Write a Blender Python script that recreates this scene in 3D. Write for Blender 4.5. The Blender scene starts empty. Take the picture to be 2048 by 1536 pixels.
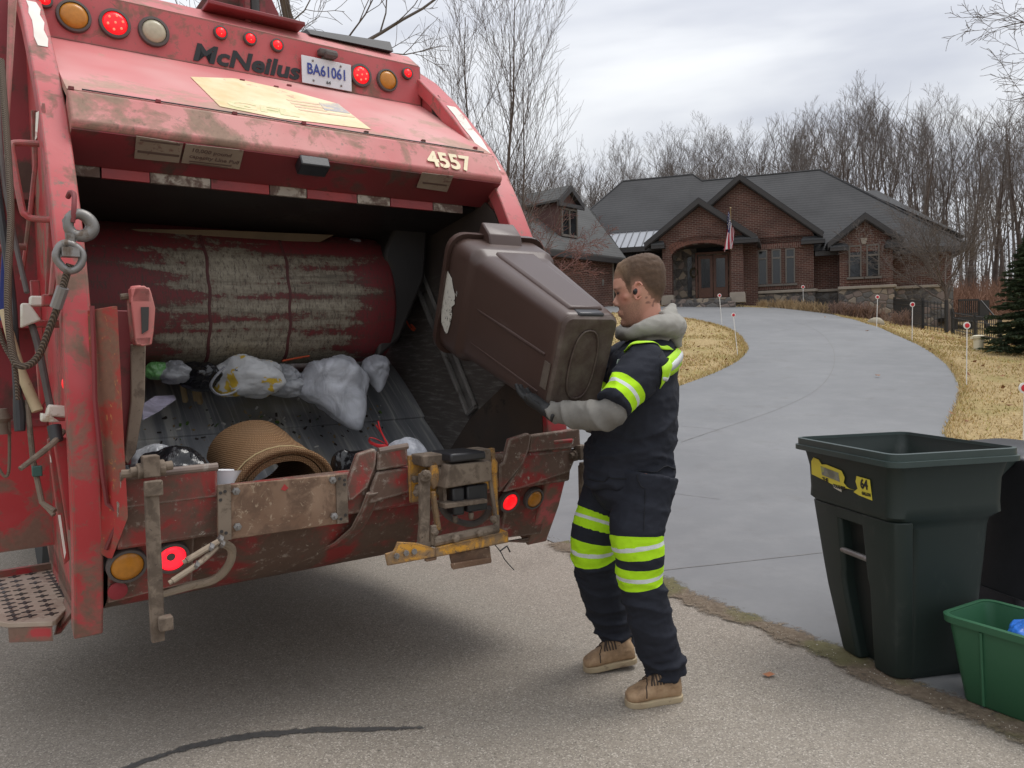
import bpy, bmesh, math, random
import numpy as np
from mathutils import Vector, Matrix, noise as mnoise

SC = bpy.context.scene
COL = SC.collection

# ------------------------------------------------------------------ camera
FPX = 1550.0                                   # focal length in pixels of a 2048 px wide frame
PITCH, ROLL, EYE = math.radians(2.45), math.radians(1.4), 1.45
sp, cp, sr, cr = math.sin(PITCH), math.cos(PITCH), math.sin(ROLL), math.cos(ROLL)
cam_d = bpy.data.cameras.new('camera')
cam_d.sensor_width = 36.0
cam_d.lens = FPX / 2048 * 36
cam_d.clip_start, cam_d.clip_end = 0.05, 3000
cam = bpy.data.objects.new('camera', cam_d)
COL.objects.link(cam)
M = Matrix(((cr, sr, 0, 0), (-sr * sp, cr * sp, -cp, 0), (-sr * cp, cr * cp, sp, EYE), (0, 0, 0, 1)))
cam.matrix_world = M
SC.camera = cam

# ------------------------------------------------------------------ overcast sky, soft sun, exposure
SUN_EL, SUN_AZ = math.radians(66), math.radians(70)      # azimuth measured clockwise from +Y
world = bpy.data.worlds.new('World')
SC.world = world
world.use_nodes = True
wn, wl = world.node_tree.nodes, world.node_tree.links
wn.clear()
w_out = wn.new('ShaderNodeOutputWorld')
sky = wn.new('ShaderNodeTexSky')
sky.sky_type = 'NISHITA'
sky.sun_disc = False
sky.sun_elevation = SUN_EL
sky.sun_rotation = SUN_AZ
bg1 = wn.new('ShaderNodeBackground'); bg1.inputs[1].default_value = 0.09
wl.new(sky.outputs[0], bg1.inputs[0])
tc = wn.new('ShaderNodeTexCoord')
sepx = wn.new('ShaderNodeSeparateXYZ'); wl.new(tc.outputs['Generated'], sepx.inputs[0])
mx = wn.new('ShaderNodeMath'); mx.operation = 'MAXIMUM'; mx.inputs[1].default_value = 0.0
wl.new(sepx.outputs[2], mx.inputs[0])
ad = wn.new('ShaderNodeMath'); ad.operation = 'ADD'; ad.inputs[1].default_value = 0.16
wl.new(mx.outputs[0], ad.inputs[0])
cmb = wn.new('ShaderNodeCombineXYZ')
for k in (0, 1):
    dv = wn.new('ShaderNodeMath'); dv.operation = 'DIVIDE'
    wl.new(sepx.outputs[k], dv.inputs[0]); wl.new(ad.outputs[0], dv.inputs[1])
    wl.new(dv.outputs[0], cmb.inputs[k])
mpw = wn.new('ShaderNodeMapping'); mpw.inputs['Scale'].default_value = (0.75, 1.25, 1); mpw.inputs['Rotation'].default_value = (0, 0, 0.5)
mpw.inputs['Location'].default_value = (1.3, 0.4, 0)
wl.new(cmb.outputs[0], mpw.inputs[0])
cn = wn.new('ShaderNodeTexNoise'); cn.inputs['Scale'].default_value = 1.05; cn.inputs['Detail'].default_value = 5; cn.inputs['Roughness'].default_value = 0.5
cn.inputs['Distortion'].default_value = 0.35
wl.new(mpw.outputs[0], cn.inputs['Vector'])
cramp = wn.new('ShaderNodeValToRGB')
cramp.color_ramp.interpolation = 'EASE'
cramp.color_ramp.elements[0].position = 0.33; cramp.color_ramp.elements[0].color = (0.54, 0.56, 0.62, 1)
cramp.color_ramp.elements[1].position = 0.66; cramp.color_ramp.elements[1].color = (0.88, 0.89, 0.90, 1)
wl.new(cn.outputs[0], cramp.inputs[0])
bg2 = wn.new('ShaderNodeBackground'); bg2.inputs[1].default_value = 1.0
wl.new(cramp.outputs[0], bg2.inputs[0])
zen = wn.new('ShaderNodeMath'); zen.operation = 'MULTIPLY_ADD'; zen.inputs[1].default_value = 1.15; zen.inputs[2].default_value = 0.78   # an overcast sky is brighter overhead
wl.new(mx.outputs[0], zen.inputs[0]); wl.new(zen.outputs[0], bg2.inputs[1])
mixw = wn.new('ShaderNodeMixShader'); mixw.inputs[0].default_value = 0.88
wl.new(bg1.outputs[0], mixw.inputs[1]); wl.new(bg2.outputs[0], mixw.inputs[2]); wl.new(mixw.outputs[0], w_out.inputs[0])
sun_d = bpy.data.lights.new('sun', 'SUN')
sun_d.energy = 1.5
sun_d.angle = math.radians(25)
sun_d.color = (1.0, 0.965, 0.92)
sun = bpy.data.objects.new('sun', sun_d)
COL.objects.link(sun)
sdir = Vector((math.sin(SUN_AZ) * math.cos(SUN_EL), math.cos(SUN_AZ) * math.cos(SUN_EL), math.sin(SUN_EL)))
sun.rotation_euler = sdir.to_track_quat('Z', 'Y').to_euler()
sun.location = (0, 0, 30)
SC.view_settings.view_transform = 'Standard'
SC.view_settings.look = 'None'
SC.view_settings.exposure = 0.15
SC.view_settings.gamma = 1
SC.view_settings.use_curve_mapping = False
SC.cycles.max_bounces = 6
SC.cycles.transparent_max_bounces = 8

# ------------------------------------------------------------------ measuring: a photo pixel meets a known plane
CAMP = np.array([0, 0, EYE])
def ray(x, y):
    a, b = (x - 1024) / FPX, (768 - y) / FPX
    dx, dy = a * cr + b * sr, -a * sr + b * cr
    return np.array([dx, cp + dy * sp, dy * cp - sp])
def at(x, y, Y):                                # world point at depth Y
    d = ray(x, y)
    return CAMP + d * (Y / d[1])
class Frame:
    """A thing's own axes on the ground: x along, y away, z up."""
    def __init__(s, o, az):
        s.o = np.array([o[0], o[1], 0.0])
        s.x = np.array([math.sin(az), math.cos(az), 0.0])
        s.y = np.array([-math.cos(az), math.sin(az), 0.0])
        s.ang = math.pi / 2 - az
    def loc(s, p):
        q = np.array(p) - s.o
        return np.array([q @ s.x, q @ s.y, q[2]])
    def wor(s, p):
        return s.o + p[0] * s.x + p[1] * s.y + np.array([0, 0, p[2]])
    def px(s, u, v, val):                       # on the plane x = val
        d = ray(u, v); k = (val - (CAMP - s.o) @ s.x) / (d @ s.x); return s.loc(CAMP + k * d)
    def py(s, u, v, val):
        d = ray(u, v); k = (val - (CAMP - s.o) @ s.y) / (d @ s.y); return s.loc(CAMP + k * d)
    def pz(s, u, v, val):
        d = ray(u, v); k = (val - EYE) / d[2]; return s.loc(CAMP + k * d)
d0 = ray(3175, 649)
TF = Frame(at(253, 1128, 3.1), math.atan2(d0[0], d0[1]))          # truck: x right, y forward
HF = Frame(at(1540, 582, 36.0), math.radians(109.6))              # house: x right along the front, y = into the house
if HF.y[1] < 0:
    HF.y = -HF.y                                                  # keep y pointing away from the camera
RNG = random.Random(7)

# ------------------------------------------------------------------ mesh builder
def rotm(rx=0, ry=0, rz=0):
    return np.array((Matrix.Rotation(rz, 3, 'Z') @ Matrix.Rotation(ry, 3, 'Y') @ Matrix.Rotation(rx, 3, 'X')))
def unit(v):
    v = np.array(v, float); n = np.linalg.norm(v)
    return v / n if n > 1e-12 else v
class MB:
    def __init__(s):
        s.v, s.f, s.m = [], [], []
        s.mi = 0
    def add(s, vs, fs):
        b = len(s.v)
        s.v += [tuple(map(float, p)) for p in vs]
        s.f += [tuple(b + i for i in q) for q in fs]
        s.m += [s.mi] * len(fs)
        return s
    def box(s, c, d, R=None, taper=1.0):
        c = np.array(c, float); h = np.array(d, float) / 2
        vs = []
        for z in (-1, 1):
            t = taper if z > 0 else 1.0
            for x, y in ((-1, -1), (1, -1), (1, 1), (-1, 1)):
                q = np.array([x * h[0] * t, y * h[1] * t, z * h[2]])
                if R is not None: q = R @ q
                vs.append(c + q)
        return s.add(vs, [(3, 2, 1, 0), (4, 5, 6, 7), (0, 1, 5, 4), (1, 2, 6, 5), (2, 3, 7, 6), (3, 0, 4, 7)])
    def prism(s, pts, ext):                     # planar polygon swept along ext
        pts = [np.array(p, float) for p in pts]; ext = np.array(ext, float)
        n = len(pts)
        vs = pts + [p + ext for p in pts]
        nrm = sum((np.cross(pts[i] - pts[0], pts[(i + 1) % n] - pts[0]) for i in range(n)), np.zeros(3))
        fl = nrm @ ext < 0
        a = tuple(range(n)); b = tuple(range(2 * n - 1, n - 1, -1))
        sides = [(i, i + n, (i + 1) % n + n, (i + 1) % n) for i in range(n)]
        fs = [a, b] + [t if True else t for t in sides]
        if not fl: fs = [tuple(reversed(t)) for t in fs]
        return s.add(vs, fs)
    def plate(s, pts, th):                      # planar polygon thickened along its normal, outer face on pts
        pts = [np.array(p, float) for p in pts]
        n = np.zeros(3)
        for i in range(len(pts)): n += np.cross(pts[i], pts[(i + 1) % len(pts)])
        return s.prism(pts, -unit(n) * th)
    def tube(s, path, r, n=8, closed=False, caps=True, flat=1.0):
        P = [np.array(p, float) for p in path]
        k = len(P)
        R = [r] * k if np.isscalar(r) else list(r)
        T = []
        for i in range(k):
            if closed: t = P[(i + 1) % k] - P[i - 1]
            else: t = P[min(i + 1, k - 1)] - P[max(i - 1, 0)]
            T.append(unit(t))
        ref = np.array([0, 0, 1.0]) if abs(T[0][2]) < 0.9 else np.array([1.0, 0, 0])
        nx = unit(np.cross(T[0], ref))
        vs = []
        for i in range(k):
            nx = unit(nx - T[i] * (nx @ T[i]))
            ny = np.cross(T[i], nx)
            for j in range(n):
                a = 2 * math.pi * j / n
                vs.append(P[i] + R[i] * (math.cos(a) * nx + flat * math.sin(a) * ny))
        fs = []
        for i in range(k if closed else k - 1):
            for j in range(n):
                a, b = i * n + j, i * n + (j + 1) % n
                c, d = ((i + 1) % k) * n + (j + 1) % n, ((i + 1) % k) * n + j
                fs.append((a, b, c, d))
        if caps and not closed:
            fs.append(tuple(range(n - 1, -1, -1))); fs.append(tuple((k - 1) * n + j for j in range(n)))
        return s.add(vs, fs)
    def loft(s, rings, cap=True):               # rings: equal-length closed rings of points
        n = len(rings[0]); vs = [p for r in rings for p in r]; fs = []
        for i in range(len(rings) - 1):
            for j in range(n):
                fs.append((i * n + j, i * n + (j + 1) % n, (i + 1) * n + (j + 1) % n, (i + 1) * n + j))
        if cap:
            fs.append(tuple(range(n - 1, -1, -1))); fs.append(tuple((len(rings) - 1) * n + j for j in range(n)))
        return s.add(vs, fs)
    def lathe(s, prof, c, axis=(0, 0, 1), n=16, sx=1.0):    # prof: (radius, height) along axis
        ax = unit(axis); ref = np.array([0, 0, 1.0]) if abs(ax[2]) < 0.9 else np.array([1.0, 0, 0])
        nx = unit(np.cross(ref, ax)); ny = np.cross(ax, nx); c = np.array(c, float)
        rings = [[c + ax * h + r * (math.cos(2 * math.pi * j / n) * nx + sx * math.sin(2 * math.pi * j / n) * ny) for j in range(n)] for r, h in prof]
        return s.loft(rings)
    def ball(s, c, r, R=None, n=12, m=8):
        r = np.array([r] * 3 if np.isscalar(r) else r, float)
        rings = []
        for i in range(m + 1):
            t = math.pi * i / m; t = min(max(t, 0.02), math.pi - 0.02)
            ring = []
            for j in range(n):
                a = 2 * math.pi * j / n
                q = np.array([math.sin(t) * math.cos(a), math.sin(t) * math.sin(a), -math.cos(t)]) * r
                ring.append(np.array(c) + (R @ q if R is not None else q))
            rings.append(ring)
        return s.loft(rings)
    def grid(s, P):                             # P[i][j] array of points
        P = np.asarray(P); a, b = P.shape[:2]
        fs = [(i * b + j, i * b + j + 1, (i + 1) * b + j + 1, (i + 1) * b + j) for i in range(a - 1) for j in range(b - 1)]
        return s.add(P.reshape(-1, 3), fs)
    def mesh(s, name, mats, smooth=30):
        me = bpy.data.meshes.new(name)
        me.from_pydata(s.v, [], s.f)
        mats = mats if isinstance(mats, (list, tuple)) else [mats]
        for m in mats: me.materials.append(m)
        if len(mats) > 1: me.polygons.foreach_set('material_index', s.m)
        if smooth:
            me.polygons.foreach_set('use_smooth', [True] * len(me.polygons))
            if smooth < 180: me.set_sharp_from_angle(angle=math.radians(smooth))
        me.update()
        return me
    def obj(s, name, mats, parent=None, bevel=0, smooth=30, fix=False):
        o = bpy.data.objects.new(name, s.mesh(name, mats, smooth))
        COL.objects.link(o)
        if fix or bevel:
            bm = bmesh.new(); bm.from_mesh(o.data); bmesh.ops.recalc_face_normals(bm, faces=bm.faces); bm.to_mesh(o.data); bm.free()
        if parent is not None: o.parent = parent
        if bevel:
            b = o.modifiers.new('bevel', 'BEVEL'); b.width = bevel; b.segments = 2; b.limit_method = 'ANGLE'; b.angle_limit = math.radians(35)
        return o
def tag(o, label=None, cat=None, group=None, kind=None):
    if label: o['label'] = label
    if cat: o['category'] = cat
    if group: o['group'] = group
    if kind: o['kind'] = kind
    return o
def empty(name, loc=(0, 0, 0), rz=0.0):
    o = bpy.data.objects.new(name, None)
    o.empty_display_size = 0.2
    COL.objects.link(o)
    o.location = loc; o.rotation_euler = (0, 0, rz)
    return o
def copy_tree(o, parent=None):
    c = o.copy(); COL.objects.link(c)
    if parent is not None: c.parent = parent
    for ch in list(o.children): copy_tree(ch, c)
    return c
def fbm(p, s=1.0, oc=3):
    return mnoise.fractal(Vector(p) * s, 1.0, 2.0, oc)
def smoothpath(pts, k=6, closed=False):         # Catmull-Rom through pts
    P = [np.array(p, float) for p in pts]; n = len(P); out = []
    rng = range(n) if closed else range(n - 1)
    for i in rng:
        p0 = P[i - 1] if (closed or i > 0) else P[0]; p1 = P[i]; p2 = P[(i + 1) % n]
        p3 = P[(i + 2) % n] if (closed or i + 2 < n) else P[-1]
        for j in range(k):
            t = j / k
            out.append(0.5 * (2 * p1 + (p2 - p0) * t + (2 * p0 - 5 * p1 + 4 * p2 - p3) * t * t + (3 * p1 - p0 - 3 * p2 + p3) * t ** 3))
    if not closed: out.append(P[-1])
    return out
def voxel(mb, vox, smooth_it=6, fac=0.5):       # fuse overlapping closed shapes into ONE continuous surface
    o = mb.obj('tmp', [], None, smooth=0, fix=True)
    r = o.modifiers.new('r', 'REMESH'); r.mode = 'VOXEL'; r.voxel_size = vox
    if smooth_it:
        s_ = o.modifiers.new('s', 'SMOOTH'); s_.iterations = smooth_it; s_.factor = fac
    dg = bpy.context.evaluated_depsgraph_get()
    me = bpy.data.meshes.new_from_object(o.evaluated_get(dg))
    bpy.data.objects.remove(o, do_unlink=True)
    co = np.empty(len(me.vertices) * 3); me.vertices.foreach_get('co', co)
    no = np.empty(len(me.vertices) * 3); me.vertices.foreach_get('normal', no)
    return me, co.reshape(-1, 3), no.reshape(-1, 3)
def setco(me, co):
    me.vertices.foreach_set('co', np.ascontiguousarray(co, dtype=np.float32).ravel()); me.update()
def fattr(me, name, vals):
    a = me.attributes.new(name, 'FLOAT', 'POINT'); a.data.foreach_set('value', np.ascontiguousarray(vals, dtype=np.float32))
def link(name, me, mats, parent=None):
    o = bpy.data.objects.new(name, me)
    me.materials.clear()
    for m in (mats if isinstance(mats, (list, tuple)) else [mats]): me.materials.append(m)
    me.polygons.foreach_set('use_smooth', [True] * len(me.polygons))
    COL.objects.link(o)
    if parent is not None: o.parent = parent
    return o
def lettering(name, text, mat, parent, origin, ex, ey, size, shear=0.0, bold=0.0, depth=0.0012, sx=1.0, align='LEFT'):
    """Raised letters: ex = reading direction, ey = up direction of the text."""
    cu = bpy.data.curves.new(name, 'FONT')
    cu.body = text; cu.size = size; cu.shear = shear; cu.offset = bold; cu.extrude = depth; cu.align_x = align; cu.resolution_u = 3
    t = bpy.data.objects.new(name, cu); COL.objects.link(t)
    dg = bpy.context.evaluated_depsgraph_get()
    me = bpy.data.meshes.new_from_object(t.evaluated_get(dg))
    bpy.data.objects.remove(t, do_unlink=True)
    ex, ey = unit(ex), unit(ey); ez = np.cross(ex, ey)
    co = np.empty(len(me.vertices) * 3); me.vertices.foreach_get('co', co); co = co.reshape(-1, 3)
    w = np.array(origin, float) + co[:, :1] * sx * ex + co[:, 1:2] * ey + (co[:, 2:3] + depth) * ez
    setco(me, w)
    me.materials.clear(); me.materials.append(mat)
    o = bpy.data.objects.new(name, me); COL.objects.link(o)
    if parent is not None: o.parent = parent
    return o
# ------------------------------------------------------------------ materials
class NT:
    def __init__(s, name):
        s.m = bpy.data.materials.new(name); s.m.use_nodes = True
        s.n, s.l = s.m.node_tree.nodes, s.m.node_tree.links
        s.b = s.n['Principled BSDF']
        s.tc = s.n.new('ShaderNodeTexCoord')
    def noise(s, scale, detail=4, rough=0.55, stretch=None, dist=0.0, off=(0, 0, 0), coord='Object', rot=(0, 0, 0)):
        mp = s.n.new('ShaderNodeMapping'); mp.inputs['Location'].default_value = off
        if stretch: mp.inputs['Scale'].default_value = stretch
        mp.inputs['Rotation'].default_value = rot
        s.l.new(s.tc.outputs[coord], mp.inputs[0])
        t = s.n.new('ShaderNodeTexNoise'); t.inputs['Scale'].default_value = scale; t.inputs['Detail'].default_value = detail
        t.inputs['Roughness'].default_value = rough; t.inputs['Distortion'].default_value = dist
        s.l.new(mp.outputs[0], t.inputs['Vector'])
        return t.outputs[0]
    def voro(s, scale, feat='F1', stretch=None, out=0, rand=1.0):
        mp = s.n.new('ShaderNodeMapping')
        if stretch: mp.inputs['Scale'].default_value = stretch
        s.l.new(s.tc.outputs['Object'], mp.inputs[0])
        t = s.n.new('ShaderNodeTexVoronoi'); t.feature = feat; t.inputs['Scale'].default_value = scale; t.inputs['Randomness'].default_value = rand
        s.l.new(mp.outputs[0], t.inputs['Vector'])
        return t.outputs[out]
    def ramp(s, src, stops, interp='LINEAR'):
        r = s.n.new('ShaderNodeValToRGB'); r.color_ramp.interpolation = interp
        e = r.color_ramp.elements
        while len(e) < len(stops): e.new(0.5)
        for q, (p, c) in zip(e, stops):
            q.position = p; q.color = (*c, 1) if not np.isscalar(c) else (c, c, c, 1)
        s.l.new(src, r.inputs[0])
        return r.outputs[0]
    def mix(s, fac, a, b, mode='MIX'):
        m = s.n.new('ShaderNodeMix'); m.data_type = 'RGBA'; m.blend_type = mode
        for k, v in ((0, fac), (6, a), (7, b)):
            if hasattr(v, 'is_output'): s.l.new(v, m.inputs[k])
            elif k == 0: m.inputs[0].default_value = v
            else: m.inputs[k].default_value = (*v, 1)
        return m.outputs[2]
    def math(s, op, a, b=0.0):
        m = s.n.new('ShaderNodeMath'); m.operation = op
        for k, v in ((0, a), (1, b)):
            if hasattr(v, 'is_output'): s.l.new(v, m.inputs[k])
            else: m.inputs[k].default_value = v
        return m.outputs[0]
    def attr(s, name):
        a = s.n.new('ShaderNodeAttribute'); a.attribute_name = name; return a.outputs['Fac']
    def sep(s, k, coord='Object'):
        q = s.n.new('ShaderNodeSeparateXYZ'); s.l.new(s.tc.outputs[coord], q.inputs[0]); return q.outputs[k]
    def done(s, col=None, rough=0.6, metal=0.0, bump=None, bstr=0.2, bdist=0.01, spec=0.5):
        b = s.b
        if col is not None:
            if hasattr(col, 'is_output'): s.l.new(col, b.inputs['Base Color'])
            else: b.inputs['Base Color'].default_value = (*col, 1)
        if hasattr(rough, 'is_output'): s.l.new(rough, b.inputs['Roughness'])
        else: b.inputs['Roughness'].default_value = rough
        b.inputs['Metallic'].default_value = metal
        b.inputs['Specular IOR Level'].default_value = spec
        if bump is not None:
            bp = s.n.new('ShaderNodeBump'); bp.inputs['Strength'].default_value = bstr; bp.inputs['Distance'].default_value = bdist
            s.l.new(bump, bp.inputs['Height']); s.l.new(bp.outputs[0], b.inputs['Normal'])
        return s.m
def grime(name, base, alt, dirt, dirt_amt=0.5, scale=3.0, rough=0.5, alt_amt=0.5, chip=None, chip_amt=0.62, metal=0.0, stretch=None, low=None, edge=None, zfade=None):
    """Painted or bare sheet metal: two tones, mud in patches, small chips; low = (z0, z1) adds road dirt towards the ground."""
    t = NT(name)
    n1 = t.noise(scale * 0.6, 3, stretch=stretch)
    if zfade:                                        # upper sheets bleached more by the sun
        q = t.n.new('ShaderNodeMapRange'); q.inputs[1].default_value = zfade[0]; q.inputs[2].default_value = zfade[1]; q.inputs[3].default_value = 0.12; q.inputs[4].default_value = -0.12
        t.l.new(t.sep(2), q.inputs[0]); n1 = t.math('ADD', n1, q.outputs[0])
    c = t.mix(t.ramp(n1, [(alt_amt - 0.12, 0.0), (alt_amt + 0.12, 1.0)]), alt, base)
    n2 = t.noise(scale * 1.7, 9, 0.68, off=(3, 1, 7), stretch=stretch, dist=0.4)
    mask = t.math('ADD', t.math('MULTIPLY', n2, 0.72), t.math('MULTIPLY', t.noise(scale * 0.55, 3, off=(6, 2, 9), stretch=stretch), 0.28))
    if low:
        z = t.n.new('ShaderNodeMapRange'); z.inputs[1].default_value = low[0]; z.inputs[2].default_value = low[1]; z.inputs[3].default_value = 0.14; z.inputs[4].default_value = 0.0
        t.l.new(t.sep(2), z.inputs[0]); mask = t.math('ADD', mask, z.outputs[0])
    th = 0.70 - 0.22 * dirt_amt
    dm = t.ramp(mask, [(th - 0.025, 0.0), (th + 0.005, 0.5), (th + 0.06, 0.9)])
    fine = t.noise(45, 4, 0.7)
    dcol = t.mix(fine, tuple(x * 0.7 for x in dirt), tuple(min(1, x * 1.35) for x in dirt))
    c = t.mix(dm, c, dcol)
    if chip is not None:
        n3 = t.noise(scale * 9, 6, 0.7, off=(9, 4, 2), dist=0.8)
        c = t.mix(t.ramp(n3, [(chip_amt, 0.0), (chip_amt + 0.03, 1.0)]), c, chip)
    if edge is not None:                             # paint rubbed off along the corners of the steel
        bv = t.n.new('ShaderNodeBevel'); bv.samples = 4; bv.inputs[0].default_value = 0.014
        ge = t.n.new('ShaderNodeNewGeometry'); dt = t.n.new('ShaderNodeVectorMath'); dt.operation = 'DOT_PRODUCT'
        t.l.new(bv.outputs[0], dt.inputs[0]); t.l.new(ge.outputs['Normal'], dt.inputs[1])
        em = t.math('ADD', t.math('MULTIPLY', t.math('SUBTRACT', 1.0, dt.outputs['Value']), 5.0), t.math('MULTIPLY', t.math('SUBTRACT', t.noise(22, 6, 0.75, off=(1, 8, 3)), 0.5), 1.6))
        c = t.mix(t.ramp(em, [(0.12, 0.0), (0.30, 0.9)]), c, edge)
    r = t.mix(dm, (rough,) * 3, (0.9,) * 3)
    hb = t.math('ADD', t.math('MULTIPLY', n2, 0.35), t.math('MULTIPLY', t.noise(1.7, 3, 0.5, off=(2, 7, 1)), 2.4))   # slightly dented sheet
    return t.done(c, r, metal, bump=hb, bstr=0.30, bdist=0.012)
def plain(name, col, rough=0.5, metal=0.0, var=0.15, scale=20, bstr=0.08, spec=0.5):
    t = NT(name); n = t.noise(scale, 4)
    c = t.mix(n, tuple(x * (1 - var) for x in col), tuple(min(1, x * (1 + var)) for x in col))
    return t.done(c, rough, metal, bump=n, bstr=bstr, bdist=0.004, spec=spec)
def lit(name, col, strength, glow_detail=None):
    t = NT(name)
    t.done(col, 0.3)
    t.b.inputs['Emission Color'].default_value = (*col, 1)
    if glow_detail:
        v = t.voro(glow_detail)
        r = t.ramp(v, [(0.0, 1.0), (0.5, 0.35), (0.9, 0.12)])
        t.l.new(t.math('MULTIPLY', r, strength), t.b.inputs['Emission Strength'])
    else: t.b.inputs['Emission Strength'].default_value = strength
    return t.m
MUD = (0.17, 0.125, 0.09)
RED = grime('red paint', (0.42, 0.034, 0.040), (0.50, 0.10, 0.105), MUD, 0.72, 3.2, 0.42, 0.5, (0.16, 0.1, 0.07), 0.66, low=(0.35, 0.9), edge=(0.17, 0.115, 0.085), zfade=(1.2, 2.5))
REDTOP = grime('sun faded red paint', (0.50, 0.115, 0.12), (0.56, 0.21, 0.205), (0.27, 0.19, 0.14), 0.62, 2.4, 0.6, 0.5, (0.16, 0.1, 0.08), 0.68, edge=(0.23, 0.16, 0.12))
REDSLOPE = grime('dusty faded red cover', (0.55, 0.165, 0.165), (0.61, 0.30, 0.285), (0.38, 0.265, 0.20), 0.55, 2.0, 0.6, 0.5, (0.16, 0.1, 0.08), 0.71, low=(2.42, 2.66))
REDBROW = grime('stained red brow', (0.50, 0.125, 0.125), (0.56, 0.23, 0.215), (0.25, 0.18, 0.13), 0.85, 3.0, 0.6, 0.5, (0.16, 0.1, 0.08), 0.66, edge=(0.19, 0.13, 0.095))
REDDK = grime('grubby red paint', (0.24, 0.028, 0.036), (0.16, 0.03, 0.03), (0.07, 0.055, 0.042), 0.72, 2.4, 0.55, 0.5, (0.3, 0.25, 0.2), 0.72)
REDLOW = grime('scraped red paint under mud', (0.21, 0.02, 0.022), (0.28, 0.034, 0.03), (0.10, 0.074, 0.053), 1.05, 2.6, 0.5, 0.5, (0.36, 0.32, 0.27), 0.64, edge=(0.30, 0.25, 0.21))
RUST = grime('rusty muddy steel', (0.15, 0.082, 0.048), (0.25, 0.16, 0.105), (0.11, 0.065, 0.042), 0.85, 5, 0.7, 0.5, (0.30, 0.22, 0.15), 0.60)
MUDDY = grime('mud caked steel', (0.15, 0.112, 0.083), (0.205, 0.16, 0.12), (0.09, 0.066, 0.048), 0.8, 8, 0.85, 0.5, (0.06, 0.045, 0.035), 0.63)
TREADM = grime('dusty punched tread', (0.42, 0.34, 0.27), (0.34, 0.26, 0.20), (0.24, 0.17, 0.13), 0.6, 9, 0.8)
LIPM = grime('worn sill lip', (0.2, 0.15, 0.12), (0.14, 0.10, 0.085), (0.3, 0.27, 0.24), 0.5, 12, 0.5)
YELLOW = grime('worn yellow paint', (0.62, 0.30, 0.03), (0.55, 0.27, 0.05), (0.2, 0.14, 0.09), 0.80, 6, 0.5, 0.5, (0.12, 0.07, 0.04), 0.60, edge=(0.13, 0.085, 0.055))
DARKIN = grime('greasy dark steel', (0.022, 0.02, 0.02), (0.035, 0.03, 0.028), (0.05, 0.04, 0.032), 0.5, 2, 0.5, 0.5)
STEEL = grime('worn grey steel', (0.27, 0.26, 0.255), (0.2, 0.19, 0.18), (0.16, 0.12, 0.09), 0.55, 9, 0.45, 0.5, metal=0.55)
CABLE = NT('twisted wire rope')
_w = CABLE.n.new('ShaderNodeTexWave'); _w.inputs['Scale'].default_value = 60; _w.inputs['Distortion'].default_value = 1.0
_w.wave_type = 'BANDS'; _w.bands_direction = 'DIAGONAL'; CABLE.l.new(CABLE.tc.outputs['Object'], _w.inputs[0])
CABLE = CABLE.done(CABLE.mix(_w.outputs[1], (0.05, 0.035, 0.025), (0.17, 0.125, 0.09)), 0.7, 0.2, bump=_w.outputs[1], bstr=0.6)
RUBBER = plain('black rubber', (0.028, 0.028, 0.03), 0.55, var=0.3)
BLACKPL = plain('black plastic', (0.022, 0.022, 0.025), 0.35, var=0.3)
GREYRUB = plain('dusty grey rubber', (0.10, 0.085, 0.08), 0.7, var=0.3)
WHITEPL = grime('dirty white plastic', (0.72, 0.70, 0.62), (0.62, 0.58, 0.48), (0.33, 0.24, 0.13), 0.35, 9, 0.45)
TAPEW = grime('worn white reflective tape', (0.50, 0.45, 0.38), (0.36, 0.31, 0.26), (0.10, 0.055, 0.045), 1.0, 9, 0.4)
TAPER_ = grime('worn red reflective tape', (0.36, 0.03, 0.03), (0.25, 0.025, 0.03), (0.09, 0.05, 0.04), 0.5, 7, 0.4)
STICK = grime('torn dirty sticker', (0.30, 0.23, 0.18), (0.36, 0.29, 0.23), (0.16, 0.06, 0.055), 0.6, 11, 0.6)
WHITEDECAL = grime('flaking white decal', (0.75, 0.72, 0.66), (0.66, 0.62, 0.55), (0.45, 0.16, 0.15), 0.55, 8, 0.55)
CREAM = grime('cream number paint', (0.78, 0.68, 0.45), (0.7, 0.6, 0.4), (0.42, 0.1, 0.09), 0.42, 14, 0.5)
INK = plain('black lettering', (0.012, 0.012, 0.014), 0.4)
REDDISHINK = plain('faded print', (0.14, 0.09, 0.075), 0.6)
AMBER = plain('amber lens', (0.50, 0.20, 0.02), 0.3, var=0.25, scale=60)
WHITELENS = plain('clear lens', (0.45, 0.41, 0.30), 0.3, var=0.2, scale=60)
GLOWRED = lit('lit red lens', (0.9, 0.008, 0.014), 0.85)
GLOWDOT = lit('lit red diode', (1.0, 0.10, 0.06), 2.2)
GLOWRING = lit('lit red lamp ring', (1.0, 0.015, 0.03), 1.3)
t = NT('hopper floor steel')                     # scraped bright along the sweep of the blade
_n = t.noise(2.2, 6, 0.6, stretch=(4.5, 0.32, 0.32), dist=0.25)
_n2 = t.noise(1.6, 5, off=(5, 2, 1))
_n3 = t.noise(14, 6, 0.6, stretch=(4.5, 0.12, 0.12))
c = t.ramp(_n, [(0.36, (0.17, 0.18, 0.195)), (0.55, (0.27, 0.275, 0.285)), (0.66, (0.52, 0.51, 0.48))])
c = t.mix(t.ramp(_n3, [(0.55, 0.0), (0.70, 0.6)]), c, (0.64, 0.63, 0.60))
c = t.mix(t.ramp(_n2, [(0.54, 0.0), (0.66, 0.6)]), c, (0.19, 0.16, 0.09))
FLOORST = t.done(c, 0.42, 0.2, bump=_n, bstr=0.08)
t = NT('worn packer blade paint')                 # red with paint rubbed off in ragged level bands
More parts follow.
